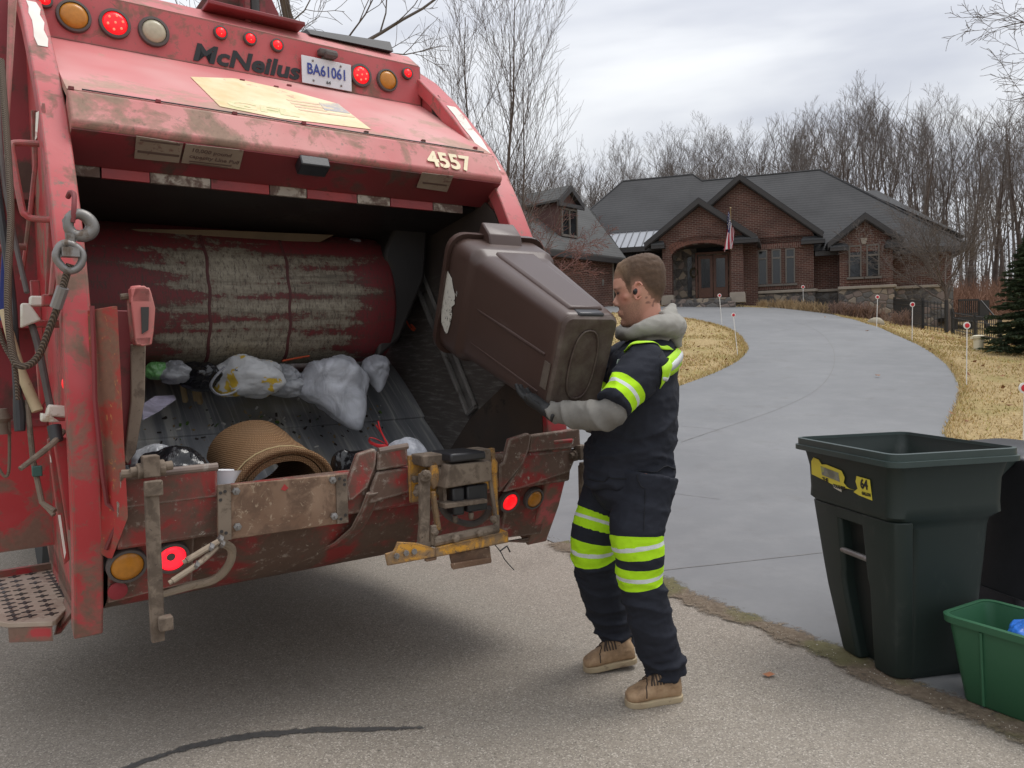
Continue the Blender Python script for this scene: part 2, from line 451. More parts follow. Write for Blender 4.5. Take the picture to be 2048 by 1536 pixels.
_b = t.noise(4.5, 4, 0.6, stretch=(0.3, 1.0, 3.2), dist=0.25); _g = t.noise(26, 10, 0.8); _big = t.noise(1.3, 4, 0.6, off=(2.3, 1, 0.4))
_wz = t.n.new('ShaderNodeTexWave'); _wz.bands_direction = 'Z'; _wz.inputs['Scale'].default_value = 3.6; _wz.inputs['Distortion'].default_value = 1.6; _wz.inputs['Detail'].default_value = 3
t.l.new(t.tc.outputs['Object'], _wz.inputs[0])
_x = t.sep(0); _xl = t.n.new('ShaderNodeMapRange'); _xl.inputs[1].default_value = 0.1; _xl.inputs[2].default_value = 0.6; t.l.new(_x, _xl.inputs[0])
_xr = t.n.new('ShaderNodeMapRange'); _xr.inputs[1].default_value = 1.40; _xr.inputs[2].default_value = 1.15; t.l.new(_x, _xr.inputs[0])
_zt = t.n.new('ShaderNodeMapRange'); _zt.inputs[1].default_value = 2.06; _zt.inputs[2].default_value = 1.93; t.l.new(t.sep(2), _zt.inputs[0])
m1 = t.math('ADD', t.math('MULTIPLY', _b, 0.5), t.math('MULTIPLY', _g, 0.42))
m1 = t.math('ADD', m1, t.math('MULTIPLY', _big, 0.25)); m1 = t.math('ADD', m1, t.math('MULTIPLY', _wz.outputs[1], 0.055))
_area = t.math('MULTIPLY', t.math('MULTIPLY', _xl.outputs[0], _xr.outputs[0]), _zt.outputs[0])
m1 = t.math('ADD', m1, t.math('SUBTRACT', t.math('MULTIPLY', _area, 0.175), 0.045))
c = t.ramp(m1, [(0.60, (0.17, 0.021, 0.026)), (0.66, (0.12, 0.028, 0.026)), (0.69, (0.19, 0.16, 0.12)), (0.82, (0.345, 0.31, 0.24))])
_sp = t.noise(60, 8, 0.85, stretch=(1.6, 1, 0.35)); c = t.mix(t.ramp(_sp, [(0.50, 0.0), (0.60, 0.85)]), c, (0.055, 0.036, 0.030))
_dk = t.noise(3.2, 6, 0.7, stretch=(0.25, 1, 4.0), off=(7, 3, 1), dist=0.3); c = t.mix(t.ramp(_dk, [(0.53, 0.0), (0.68, 0.8)]), c, (0.055, 0.042, 0.030))
BLADE = t.done(c, 0.6, 0.1, bump=_g, bstr=0.15)
# ------------------------------------------------------------------ ground, road, driveway, lawn
EDGE_P, EDGE_D = np.array([1.49, 3.43]), np.array([-0.462, 0.887]); EDGE_N = np.array([0.887, 0.462])
def spl(x, w): return w * math.log1p(math.exp(min(x / w, 60)))
def sstep(a, b, x):
    t = min(max((x - a) / (b - a), 0), 1); return t * t * (3 - 2 * t)
def gz(X, Y):
    Ye = min(Y, 44) + 0.25 * max(0, Y - 44)
    z = 0.1165 * spl(Ye - 7.0, 1.0)
    d = (X - EDGE_P[0]) * EDGE_N[0] + (Y - EDGE_P[1]) * EDGE_N[1]
    z *= sstep(-0.3, 3.6, d)
    z -= min(0.145 * spl(X - 11, 0.8), 1.15) * sstep(8, 16, Y) * (1 - 0.6 * sstep(40, 60, Y))
    if d > 1.0: z += 0.03 * mnoise.noise(Vector((X * 0.3, Y * 0.3, 0))) * min(1, (d - 1) / 4)
    return z
def onground(x, y, lift=0.0):
    d = ray(x, y); k = 1.0; lo = 0.5
    while k < 400:
        p = CAMP + d * k
        if p[2] < gz(p[0], p[1]): break
        lo = k; k *= 1.03
    for _ in range(30):
        m = (lo + k) / 2; p = CAMP + d * m
        if p[2] < gz(p[0], p[1]): k = m
        else: lo = m
    p = CAMP + d * k
    return np.array([p[0], p[1], gz(p[0], p[1]) + lift])
from mathutils.geometry import delaunay_2d_cdt
def inside(poly, x, y):
    r = False; n = len(poly); j = n - 1
    for i in range(n):
        xi, yi = poly[i]; xj, yj = poly[j]
        if (yi > y) != (yj > y) and x < (xj - xi) * (y - yi) / (yj - yi) + xi: r = not r
        j = i
    return r
def sheet(name, poly, lift, step, mat, far=None):
    """Flat piece of paving draped on the ground."""
    B = []
    for i in range(len(poly)):
        a, b = np.array(poly[i]), np.array(poly[(i + 1) % len(poly)]); n = max(1, int(np.linalg.norm(b - a) / step))
        B += [tuple(a + (b - a) * k / n) for k in range(n)]
    xs = [p[0] for p in B]; ys = [p[1] for p in B]
    inner = []
    y = min(ys)
    while y < max(ys):
        x = min(xs)
        while x < max(xs):
            if inside(poly, x, y): inner.append((x + 0.01 * math.sin(y * 7), y + 0.01 * math.cos(x * 9)))
            x += step
        y += step
    vs = [Vector(p) for p in B + inner]
    r = delaunay_2d_cdt(vs, [(i, (i + 1) % len(B)) for i in range(len(B))], [], 1, 1e-5)
    mb = MB(); mb.add([(p.x, p.y, gz(p.x, p.y) + lift) for p in r[0]], [tuple(f) for f in r[2]])
    o = mb.obj(name, mat, smooth=180)
    bm = bmesh.new(); bm.from_mesh(o.data)
    for f in bm.faces:
        if f.normal.z < 0: f.normal_flip()
    bm.to_mesh(o.data); bm.free()
    return tag(o, kind='structure')
def strip(mb, pts, w, lift, jag=0.0, seed=1):
    r = random.Random(seed); P = [np.array(p[:2], float) for p in pts]; rows = []
    for i, p in enumerate(P):
        t = unit(P[min(i + 1, len(P) - 1)] - P[max(i - 1, 0)]); n = np.array([-t[1], t[0]])
        ww = w[i] if not np.isscalar(w) else w
        a, b = p + n * (ww / 2 + r.uniform(-jag, jag)), p - n * (ww / 2 + r.uniform(-jag, jag))
        rows.append([(a[0], a[1], gz(*a) + lift), (p[0], p[1], gz(*p) + lift), (b[0], b[1], gz(*b) + lift)])
    mb.grid(np.array(rows)[:, ::-1])

# materials of the ground
t = NT('dry lawn and leaf litter')
n1 = t.noise(0.9, 5, 0.6); n2 = t.noise(18, 6, 0.75); n3 = t.noise(0.25, 3)
c = t.ramp(n2, [(0.3, (0.19, 0.13, 0.065)), (0.5, (0.36, 0.265, 0.13)), (0.72, (0.53, 0.415, 0.23))])
c = t.mix(t.ramp(n1, [(0.5, 0.0), (0.66, 0.55)]), c, (0.22, 0.20, 0.06))
lit_ = t.ramp(n2, [(0.3, (0.10, 0.06, 0.035)), (0.6, (0.23, 0.14, 0.08)), (0.8, (0.34, 0.22, 0.13))])
mr = t.n.new('ShaderNodeMapRange'); mr.inputs[1].default_value = 36; mr.inputs[2].default_value = 42
t.l.new(t.math('ADD', t.sep(1), t.math('MULTIPLY', n3, 6.0)), mr.inputs[0])
c = t.mix(mr.outputs[0], c, lit_)
LAWN = t.done(c, 0.95, bump=n2, bstr=0.8, bdist=0.03, spec=0.2)
t = NT('worn road aggregate')
v = t.voro(190, 'F1', out=1); n1 = t.noise(0.8, 5, 0.6); n2 = t.noise(60, 5, 0.7); n4 = t.noise(320, 2, 0.5)
sv = t.n.new('ShaderNodeSeparateColor'); t.l.new(v, sv.inputs[0])
g = t.ramp(sv.outputs[0], [(0.0, (0.075, 0.066, 0.058)), (0.09, (0.18, 0.157, 0.13)), (0.45, (0.228, 0.200, 0.166)), (0.82, (0.268, 0.237, 0.199)), (0.965, (0.46, 0.42, 0.365))])
c = t.mix(t.ramp(n2, [(0.38, 0.0), (0.72, 0.45)]), g, (0.31, 0.265, 0.215))
c = t.mix(t.ramp(n1, [(0.35, 0.0), (0.7, 0.35)]), c, (0.33, 0.30, 0.262))
c = t.mix(t.ramp(t.noise(1.9, 6, 0.7, off=(8, 3, 1), dist=0.6), [(0.56, 0.0), (0.72, 0.4)]), c, (0.17, 0.15, 0.128))
c = t.mix(t.ramp(n4, [(0.66, 0.0), (0.70, 0.8)]), c, (0.05, 0.045, 0.04))
c = t.mix(t.ramp(t.noise(210, 2, 0.5, off=(3, 3, 3)), [(0.69, 0.0), (0.72, 0.8)]), c, (0.72, 0.69, 0.64))
ROADM = t.done(c, 0.9, bump=t.math('ADD', sv.outputs[1], n2), bstr=0.35, bdist=0.006, spec=0.3)
t = NT('broom finished concrete')
n1 = t.noise(0.35, 5, 0.6, dist=0.5); n2 = t.noise(30, 6, 0.7); n3 = t.noise(2.2, 7, 0.7)
c = t.ramp(n1, [(0.3, (0.150, 0.153, 0.158)), (0.7, (0.200, 0.203, 0.208))])
c = t.mix(t.ramp(n3, [(0.45, 0.0), (0.75, 0.35)]), c, (0.26, 0.259, 0.258))
c = t.mix(t.ramp(n2, [(0.4, 0.0), (0.8, 0.3)]), c, (0.15, 0.15, 0.152))
c = t.mix(t.ramp(t.noise(1.6, 6, 0.7, off=(4, 9, 0)), [(0.56, 0.0), (0.72, 0.45)]), c, (0.13, 0.125, 0.12))
CONC = t.done(c, 0.75, bump=n2, bstr=0.15, bdist=0.004, spec=0.35)
t = NT('road edge dirt')
n1 = t.noise(30, 6, 0.75); n2 = t.noise(7, 5, 0.7)
DIRT = t.done(t.ramp(n1, [(0.3, (0.085, 0.062, 0.045)), (0.55, (0.16, 0.125, 0.092)), (0.75, (0.30, 0.25, 0.19))]), 0.95, bump=n1, bstr=0.8, bdist=0.01, spec=0.2)
t = NT('drifted road edge dirt')                 # ragged drift: bare where the noise is low
n1 = t.noise(34, 7, 0.78); n2 = t.noise(5, 5, 0.7); n3 = t.noise(2.2, 3, off=(4, 4, 4))
al = t.ramp(t.math('ADD', t.math('ADD', t.math('MULTIPLY', n1, 0.5), t.math('MULTIPLY', n2, 0.5)), t.math('MULTIPLY', t.attr('mid'), 0.34)), [(0.63, 0.0), (0.72, 0.92)])
c = t.ramp(n1, [(0.3, (0.10, 0.075, 0.055)), (0.55, (0.185, 0.145, 0.105)), (0.75, (0.31, 0.26, 0.20))]); c = t.mix(t.ramp(n3, [(0.52, 0.0), (0.62, 0.5)]), c, (0.12, 0.13, 0.04))
DRIFT = t.done(c, 0.95, bump=n1, bstr=0.7, bdist=0.01, spec=0.2); t.l.new(al, t.b.inputs['Alpha'])
TAR = plain('tar crack filler', (0.075, 0.072, 0.07), 0.6, var=0.4, scale=40, bstr=0.3)
JOINT = plain('concrete joint', (0.17, 0.165, 0.16), 0.9, var=0.4)

# ground: one sheet to the horizon, fine near the house
xs = sorted(set([-900, -500, -250, -120, -60, -35] + [round(-24 + 0.6 * i, 3) for i in range(95)] + [36, 45, 60, 120, 250, 500, 900]))
ys = sorted(set([-300, -100, -40, -15, -6] + [round(-3 + 0.5 * i, 3) for i in range(26)] + [round(10.5 + 0.6 * i, 3) for i in range(80)] + [62, 70, 85, 110, 150, 250, 500, 900, 1500]))
gp = np.array([[(x, y, gz(x, y)) for x in xs] for y in ys])
mb = MB(); mb.grid(gp)
tag(mb.obj('ground', LAWN, smooth=180), kind='structure')
# road
e = lambda k, w=0.0: tuple(EDGE_P + EDGE_D * k + EDGE_N * w)
sheet('road', [e(-26), e(-2), e(-0.9, 0.02), e(0, -0.01), e(1.1, 0.03), e(2.5), e(6), e(14), e(60), e(60, -8.5), e(6, -8.5), e(-26, -8.5)], 0.005, 0.8, ROADM)
# driveway outline, read off the photograph onto the sloping ground
rightside = [onground(*q)[:2] for q in [(1505, 609), (1560, 612), (1650, 626), (1725, 645), (1800, 674), (1860, 704), (1895, 732), (1917, 770), (1915, 800), (1899, 838), (1888, 862), (1898, 890)]]
isl = [onground(*q)[:2] for q in [(1262, 800), (1330, 782), (1372, 768), (1425, 748), (1468, 727), (1490, 708), (1494, 694), (1476, 669), (1440, 652), (1395, 641), (1340, 634), (1280, 629), (1225, 626)]]
rs = smoothpath(rightside, 4); il = smoothpath(isl, 4)
apron_r = [np.array(e(-1.2, 3.6)), np.array(e(-4.5, 4.2)), np.array(e(-9, 4.4)), np.array(e(-9, 0.0))]
front = [HF.wor((s_, y_, 0))[:2] for s_, y_ in [(0.2, -2.2), (-5.2, -2.6), (-7.4, -2.2), (-8.6, -6.0), (-14, -13)]]
poly = [e(4.6), *[e(k) for k in (2.5, 1.1)], e(0), e(-0.9), e(-2), *[tuple(p) for p in apron_r[::-1][0:1]], *[tuple(p) for p in apron_r[::-1][1:]],
        *[tuple(p) for p in rs[::-1]], *[tuple(p) for p in front], *[tuple(p) for p in il[::-1]], tuple(np.array(e(7.0, 1.4))), tuple(np.array(e(8.6, 0.0))), e(6)]
poly = [poly[i] for i in range(len(poly))][1:] + [poly[0]]
DRIVE = [tuple(map(float, p)) for p in poly]
sheet('driveway', DRIVE, 0.010, 0.5, CONC)
mb = MB()
for a in ([(1300, 1147), (1342, 1142), (1675, 1105), (1900, 1080)], [(1363, 854), (1400, 857), (1436, 861)], [(1363, 886), (1436, 861), (1560, 818), (1640, 775), (1668, 730), (1662, 690), (1630, 660), (1575, 640)],
          [(1345, 989), (1440, 1001)], [(1500, 672), (1590, 655), (1690, 636)]):
    w_pts = [onground(*q) for q in a]
    P = smoothpath(w_pts, 8)
    strip(mb, P, (0.011 if a[0][0] == 1300 else 0.003) + 0.0004 * np.mean([p[1] for p in w_pts]), 0.0125, 0.002)
tag(mb.obj('driveway_joints', JOINT), kind='structure')
mb = MB()
P = smoothpath([onground(*q) for q in [(240, 1545), (330, 1512), (430, 1487), (500, 1476), (560, 1470), (640, 1463), (740, 1462), (830, 1459), (866, 1456)]], 8)
t = NT('cracked tar filler')
n1 = t.noise(55, 6, 0.8); n2 = t.noise(11, 5, 0.7)
al = t.ramp(t.math('ADD', t.math('ADD', t.math('MULTIPLY', n1, 0.4), t.math('MULTIPLY', n2, 0.6)), t.math('MULTIPLY', t.attr('mid'), 0.30)), [(0.60, 0.0), (0.66, 1.0)])
TARM = t.done(t.ramp(n1, [(0.3, (0.045, 0.044, 0.044)), (0.7, (0.10, 0.096, 0.092))]), 0.55, bump=n1, bstr=0.5, bdist=0.004); t.l.new(al, t.b.inputs['Alpha'])
rows, mids = [], []
for i, p in enumerate(P):
    tt_ = unit(P[min(i + 1, len(P) - 1)][:2] - P[max(i - 1, 0)][:2]); nn = np.array([-tt_[1], tt_[0]]); f = i / (len(P) - 1)
    w = 0.030 + 0.020 * math.sin(math.pi * min(1, f * 1.25)) ; r_ = []
    for k in range(7):
        q = p[:2] + nn * w * (k / 6 - 0.5) * 1.6; r_.append((q[0], q[1], gz(*q) + 0.008)); mids.append((1 - abs(k - 3) / 3) * (1 if f < 0.75 else max(0.25, (1 - f) * 4)))
    rows.append(r_)
mb.grid(np.array(rows)[:, ::-1])
fattr(tag(mb.obj('tar_seam', TARM), kind='structure').data, 'mid', mids)
# dirt in the gutter line between road and driveway
mb = MB()
P = [np.array(e(k, 0.02 + 0.02 * math.sin(k * 5))) for k in np.arange(-3.2, 2.6, 0.03)]
rr = random.Random(4)
rows = []; mids = []
for p in P:
    r_ = []
    for k in range(9):
        w = -0.17 + 0.34 * k / 8; q = p + EDGE_N * w; r_.append((q[0], q[1], gz(*q) + 0.0135)); mids.append(1 - abs(k - 4) / 4)
    rows.append(r_)
mb.grid(np.array(rows)[:, ::-1])
go_ = tag(mb.obj('gutter_dirt', DRIFT), kind='structure'); fattr(go_.data, 'mid', mids)
mb = MB()
for _ in range(1500):
    k = rr.uniform(-3, 2.8); w = rr.gauss(0.0, 0.05)
    p = np.array(e(k, w)); s_ = rr.uniform(0.0012, 0.0036) * (1.8 if rr.random() < 0.04 else 1)
    mb.mi = 0 if rr.random() < 0.7 else 1
    mb.ball((p[0], p[1], gz(*p) + 0.014), (s_, s_ * rr.uniform(.6, 1), s_ * 0.6), rotm(0, 0, rr.uniform(0, 3)), 5, 3)
GRIT2 = plain('pale grit', (0.42, 0.38, 0.32), 0.9, var=0.3)
tag(mb.obj('road_grit', [DIRT, GRIT2], smooth=0), 'fine dirt and grit lying along the road edge', 'grit', kind='stuff')

# short dead grass over the lawn: real blades, thick near the driveway edges
rr = random.Random(11)
mb = MB()
strawm = []
for nm, a, b in (('straw blade', (0.40, 0.295, 0.145), (0.54, 0.43, 0.245)), ('tan blade', (0.36, 0.24, 0.09), (0.52, 0.37, 0.16)), ('greenish blade', (0.22, 0.21, 0.06), (0.38, 0.32, 0.10))):
    q = NT(nm); strawm.append(q.done(q.mix(q.noise(3, 3), a, b), 0.9, spec=0.2))
def blade(p, h, w):
    a = rr.uniform(0, 6.283); b = rr.uniform(0, 6.283); l = h * rr.uniform(0.3, 0.9)
    d = np.array([math.cos(a), math.sin(a), 0]) * w; q = np.array([math.cos(b), math.sin(b), 0]) * l
    mb.mi = rr.choice((0, 0, 0, 1, 1, 2))
    mb.add([p - d, p + d, p + q + np.array([0, 0, h])], [(0, 1, 2)])
def grass(n, x0, x1, y0, y1, hmin, hmax, sc=1.0):
    k = 0
    while k < n:
        px_, py_ = rr.uniform(x0, x1), y0 + (y1 - y0) * rr.random() ** 1.6
        d = (px_ - EDGE_P[0]) * EDGE_N[0] + (py_ - EDGE_P[1]) * EDGE_N[1]
        k += 1
        if d < 0.3 or mnoise.noise(Vector((px_ * 0.9, py_ * 0.9, 3))) < rr.uniform(-0.5, 0.1) or inside(DRIVE, px_, py_): continue
        q = HF.loc((px_, py_, 0))
        if -14 < q[0] < 8 and q[1] > -1.2: continue
        p = np.array([px_, py_, gz(px_, py_)])
        dd = px_ / py_
        if not (-0.12 < dd < 0.85): continue
        f = 0.0022 + py_ * 0.00055
        blade(p, rr.uniform(hmin, hmax), f * sc)
grass(60000, 1.5, 14, 7.0, 22, 0.02, 0.055)
grass(34000, 3.0, 24, 16, 36, 0.025, 0.07, 1.1)
for P in (rs, il):                                 # shaggy edge against the concrete
    for i in range(len(P) - 1):
        a, b = np.array(P[i]), np.array(P[i + 1]); L = np.linalg.norm(b - a); nn = unit(np.array([-(b - a)[1], (b - a)[0]]))
        if inside(DRIVE, *((a + b) / 2 + nn * 0.1)): nn = -nn
        for _ in range(int(L * 160)):
            q = a + (b - a) * rr.random() + nn * abs(rr.gauss(0, 0.12)) - nn * 0.02
            blade(np.array([q[0], q[1], gz(*q) + 0.005]), rr.uniform(0.03, 0.075), 0.002 + q[1] * 0.0004)
tag(mb.obj('dead_grass', strawm, smooth=0), 'short straw coloured winter grass covering the lawn', 'grass', kind='stuff')
mb = MB()
LEAFM = plain('dead leaf brown', (0.24, 0.12, 0.06), 0.85, var=0.5, scale=9)
for i in range(700):
    x, y = rr.uniform(2, 17), rr.uniform(7, 33)
    if inside(DRIVE, x, y) and rr.random() < 0.985: continue
    s_ = rr.uniform(0.03, 0.07); R = rotm(rr.gauss(0, 0.4), rr.gauss(0, 0.4), rr.uniform(0, 6))
    c0 = np.array([x, y, gz(x, y) + 0.05])
    mb.add([c0 + R @ np.array(q) * s_ for q in ((-1, 0, 0.2), (0, -0.55, -0.1), (1, 0, 0.25), (0, 0.55, -0.05))], [(0, 1, 2, 3)])
tag(mb.obj('fallen_leaves', LEAFM, smooth=0), 'dry brown leaves scattered over lawn and driveway', 'leaves', kind='stuff')
# ------------------------------------------------------------------ the brick house (HF axes: x right along the front, y into the house)
def brickmat(nm, mul=1.0, soldier=False):
    t = NT(nm)
    s3 = t.n.new('ShaderNodeSeparateXYZ'); t.l.new(t.tc.outputs['Object'], s3.inputs[0])
    cx = t.n.new('ShaderNodeCombineXYZ')
    h_ = t.math('ADD', s3.outputs[0], s3.outputs[1])
    t.l.new(h_, cx.inputs[1 if soldier else 0]); t.l.new(s3.outputs[2], cx.inputs[0 if soldier else 1])
    b = t.n.new('ShaderNodeTexBrick'); t.l.new(cx.outputs[0], b.inputs['Vector'])
    b.inputs['Scale'].default_value = 1.0; b.inputs['Brick Width'].default_value = 0.235; b.inputs['Row Height'].default_value = 0.082
    b.inputs['Mortar Size'].default_value = 0.008; b.inputs['Bias'].default_value = -0.1
    b.inputs['Color1'].default_value = (0.088 * mul, 0.040 * mul, 0.033 * mul, 1); b.inputs['Color2'].default_value = (0.145 * mul, 0.064 * mul, 0.051 * mul, 1)
    b.inputs['Mortar'].default_value = (0.24, 0.20, 0.165, 1)
    n = t.noise(1.2, 4)
    c = t.mix(t.ramp(n, [(0.35, 0.0), (0.7, 0.45)]), b.outputs[0], (0.05, 0.028, 0.025))
    return t.done(c, 0.9, bump=b.outputs[1], bstr=0.3, bdist=0.01, spec=0.2)
BRICK = brickmat('dark red brick'); SOLDIER = brickmat('upright brick course', 1.1, True)
t = NT('fieldstone')
vc = t.voro(3.1, 'F1', stretch=(1, 1, 1.25), out=1); ve = t.voro(3.1, 'DISTANCE_TO_EDGE', stretch=(1, 1, 1.25)); nn = t.noise(14, 5)
sc_ = t.n.new('ShaderNodeSeparateColor'); t.l.new(vc, sc_.inputs[0])
c = t.ramp(sc_.outputs[0], [(0.0, (0.075, 0.07, 0.07)), (0.25, (0.21, 0.165, 0.145)), (0.5, (0.135, 0.13, 0.125)), (0.75, (0.30, 0.25, 0.195)), (1.0, (0.16, 0.10, 0.095))], 'CONSTANT')
c = t.mix(t.ramp(nn, [(0.4, 0.0), (0.8, 0.35)]), c, (0.30, 0.27, 0.24))
c = t.mix(t.ramp(ve, [(0.03, 1.0), (0.07, 0.0)]), c, (0.13, 0.115, 0.10))
STONE = t.done(c, 0.9, bump=t.ramp(ve, [(0.0, 0.0), (0.15, 1.0)]), bstr=0.6, bdist=0.04, spec=0.2)
def shingle(nm, a, b, vertical=True):
    t = NT(nm)
    n1 = t.noise(0.5, 5, 0.6); n2 = t.noise(9, 5, 0.75, stretch=(1, 1, 2.5))
    w = t.n.new('ShaderNodeTexWave'); w.bands_direction = 'Z'; w.inputs['Scale'].default_value = 2.1; w.inputs['Distortion'].default_value = 0.6; w.inputs['Detail'].default_value = 2
    t.l.new(t.tc.outputs['Object'], w.inputs[0])
    c = t.mix(n2, a, b)
    c = t.mix(t.ramp(n1, [(0.4, 0.0), (0.7, 0.4)]), c, tuple(0.62 * x for x in a))
    c = t.mix(t.math('MULTIPLY', w.outputs[1], 0.18), c, tuple(0.4 * x for x in a))
    return t.done(c, 0.9, bump=t.math('ADD', w.outputs[1], n2), bstr=0.35, bdist=0.02, spec=0.25)
ROOFM = shingle('dark asphalt shingles', (0.038, 0.038, 0.040), (0.082, 0.082, 0.084))
ROOFG = shingle('grey garage shingles', (0.06, 0.06, 0.059), (0.125, 0.124, 0.122))
TRIM = plain('dark brown trim', (0.030, 0.027, 0.027), 0.5)
FRAMEM = plain('taupe window frame', (0.13, 0.115, 0.10), 0.5)
LIMES = plain('limestone ledge', (0.30, 0.26, 0.215), 0.85, scale=6)
GLASS = plain('dark window glass', (0.012, 0.014, 0.016), 0.06, var=0.4, scale=0.8, bstr=0, spec=0.7)
DOORW = plain('varnished door wood', (0.12, 0.045, 0.024), 0.4, var=0.35, scale=7)
METALR = plain('grey standing seam metal', (0.30, 0.31, 0.33), 0.35, metal=0.3, var=0.08, scale=2)
SEAMM = plain('metal roof seam', (0.10, 0.10, 0.11), 0.5)
SOFFIT_SHADE = plain('porch ceiling and painted shade', (0.03, 0.026, 0.022), 0.8)
house = empty('brick_house', (HF.o[0], HF.o[1], 0), HF.ang)
tag(house, 'single storey dark brick house with fieldstone base, arched porch and dark gabled roof', 'house')
def hp(name, m, fn, bevel=0, smooth=30, parent=None):
    b = MB(); fn(b); return b.obj(name, m, parent or house, bevel, smooth, fix=True)
ZL = 3.93                                           # top of the stone ledge
# walls: one brick body with its bays
def walls(b):
    b.box((-1.25, 3.5, 4.7), (6.3, 7.0, 3.4))                         # main bay
    b.box((2.6, 3.8, 4.25), (1.6, 6.2, 2.5))
    b.box((4.02, 3.1, 4.28), (2.14, 7.0, 2.66))                        # right bay
    b.box((6.3, 4.0, 4.22), (2.6, 6.0, 2.4))
    b.box((-6.4, 3.8, 4.6), (4.1, 6.4, 3.0))
    b.box((-0.83, -0.18, 5.0), (0.62, 0.4, 3.6))
hp('wall', BRICK, walls)
def stonebase(b):
    b.box((0.2, 3.5, 2.5), (3.5, 7.12, 2.6)); b.box((2.6, 3.78, 2.2), (1.6, 6.3, 3.2)); b.box((4.02, 3.06, 1.9), (2.24, 7.1, 3.8)); b.box((6.32, 3.95, 1.7), (2.66, 6.1, 4.2))
hp('stone_base', STONE, stonebase)
def ledge(b):
    b.box((0.2, -0.06, ZL - 0.06), (3.56, 0.2, 0.13)); b.box((2.5, 0.62, ZL - 0.06), (0.95, 0.2, 0.13)); b.box((4.02, -0.48, ZL - 0.06), (2.3, 0.2, 0.13)); b.box((6.32, 0.9, ZL - 0.06), (2.4, 0.2, 0.13))
    b.box((1.98, 0.3, ZL - 0.06), (0.16, 0.55, 0.13)); b.box((5.17, 0.25, ZL - 0.06), (0.16, 1.2, 0.13))
hp('stone_ledge', LIMES, ledge, 0.02)
def gable(xc, hw, yf, yb, ze, zp, zw, wallhw, roofname='gable_roof', wall=True):
    """Gable facing the road: brick triangle, two shingled slopes, dark rake boards."""
    sl = (zp - ze) / hw
    if wall:
        def gw(b): b.prism([(xc - wallhw, yf + 0.35, zw), (xc + wallhw, yf + 0.35, zw), (xc + wallhw, yf + 0.35, zp - wallhw * sl - 0.1), (xc, yf + 0.35, zp - 0.1), (xc - wallhw, yf + 0.35, zp - wallhw * sl - 0.1)], (0, 0.3, 0))
        hp('gable_wall', BRICK, gw)
    def gr(b):
        for sg in (-1, 1):
            a = np.array([xc, yf, zp]); c = np.array([xc + sg * hw, yf, ze])
            n = unit((sl, 0, 1)) * 0.1
            n = np.array([sg * n[0], 0, n[2]])
            b.prism([a + (0, 0, 0.115), c + n, c, a], (0, yb - yf, 0))
    hp(roofname, ROOFM, gr)
    def rk(b):
        for sg in (-1, 1):
            a = np.array([xc, yf - 0.05, zp + 0.08]); c = np.array([xc + sg * (hw + 0.02), yf - 0.05, ze + 0.08])
            b.prism([a, c, c - (0, 0, 0.24), a - (0, 0, 0.26)], (0, 0.1, 0))
            b.prism([a + (0, 0.1, -0.26), c + (0, 0.1, -0.24), c + (0, 0.1, -0.29), a + (0, 0.1, -0.31)], (0, 0.27, 0))
    hp('rake_board', TRIM, rk)
gable(-1.27, 3.54, -0.35, 6.0, 6.35, 9.25, 6.0, 3.12)
gable(-2.93, 2.42, -2.4, 2.6, 6.12, 7.95, 6.19, 1.83)
gable(3.97, 1.5, -0.8, 4.6, 5.78, 6.98, 5.43, 1.05)
# eave returns: little shingled pents under the gable ends
for x0, x1, y, z in ((-5.05, -4.45, -2.4, 6.1), (-1.45, -0.42, -2.4, 6.1), (1.35, 2.35, -0.35, 6.12), (2.55, 3.3, -0.8, 5.68), (4.75, 5.5, -0.8, 5.68)):
    er = hp('eave_return', ROOFM, lambda b: b.prism([(x0, y - 0.08, z), (x1, y - 0.08, z), (x1 - 0.12, y + 0.4, z + 0.22), (x0 + 0.12, y + 0.4, z + 0.22)], (0, 0, -0.06)))
    hp('fascia_board', TRIM, lambda b: b.box(((x0 + x1) / 2, y + 0.18, z - 0.1), (x1 - x0, 0.5, 0.17)), parent=er)
for c_, d_ in (((-0.43, -1.0, 6.0), (0.12, 2.3, 0.17)), ((2.33, 0.3, 6.02), (0.1, 1.0, 0.17)), ((2.5, 0.0, 5.50), (1.1, 0.14, 0.2)), ((6.75, 0.35, 5.42), (2.7, 0.14, 0.22)),
               ((8.05, 3.4, 5.42), (0.12, 6.0, 0.22)), ((-6.5, -1.02, 6.12), (3.4, 0.12, 0.24))):
    hp('fascia_board', TRIM, lambda b: b.box(c_, d_))
hp('soffit', TRIM, lambda b: b.box((-6.5, -0.5, 6.05), (3.4, 0.9, 0.08)))
# main hip roof
def mainroof(b):
    e0, e1, zf = -11.5, 8.1, 5.62
    yf, yr, yb = -0.15, 6.2, 12.5
    A, B_, C_, D_ = (e0, yf - 0.1, zf + 0.35), (e1, yf + 0.45, zf - 0.1), (e1, yb, zf), (e0, yb, zf)
    R0, R1, R2, R3 = (-8.0, yr, 10.92), (-4.1, yr, 10.92), (-3.6, yr, 10.52), (2.45, yr, 10.52)
    vs = [A, B_, C_, D_, R0, R1, R2, R3]
    vs += [(-4.1, yf + 0.1, zf + 0.18), (-3.6, yf + 0.14, zf + 0.165)]
    b.add(vs, [(0, 8, 5, 4), (8, 9, 6, 5), (9, 1, 7, 6), (1, 2, 7), (2, 3, 4, 5, 6, 7), (3, 0, 4), (0, 3, 2, 1, 9, 8)])
    b.add([(4.4, 5.4, 9.1), (5.3, 8.0, 9.55), (8.2, 1.2, 6.0), (8.2, 11, 6.0), (3.4, 11, 6.0)], [(0, 2, 1), (1, 2, 3), (1, 3, 4), (0, 1, 4)])
    b.tube([R0, R1, R2, R3], 0.06, 5); b.tube([R3, (e1, yf + 0.45, zf - 0.06)], 0.06, 5); b.tube([R0, (e0, yf, zf + 0.4)], 0.06, 5)
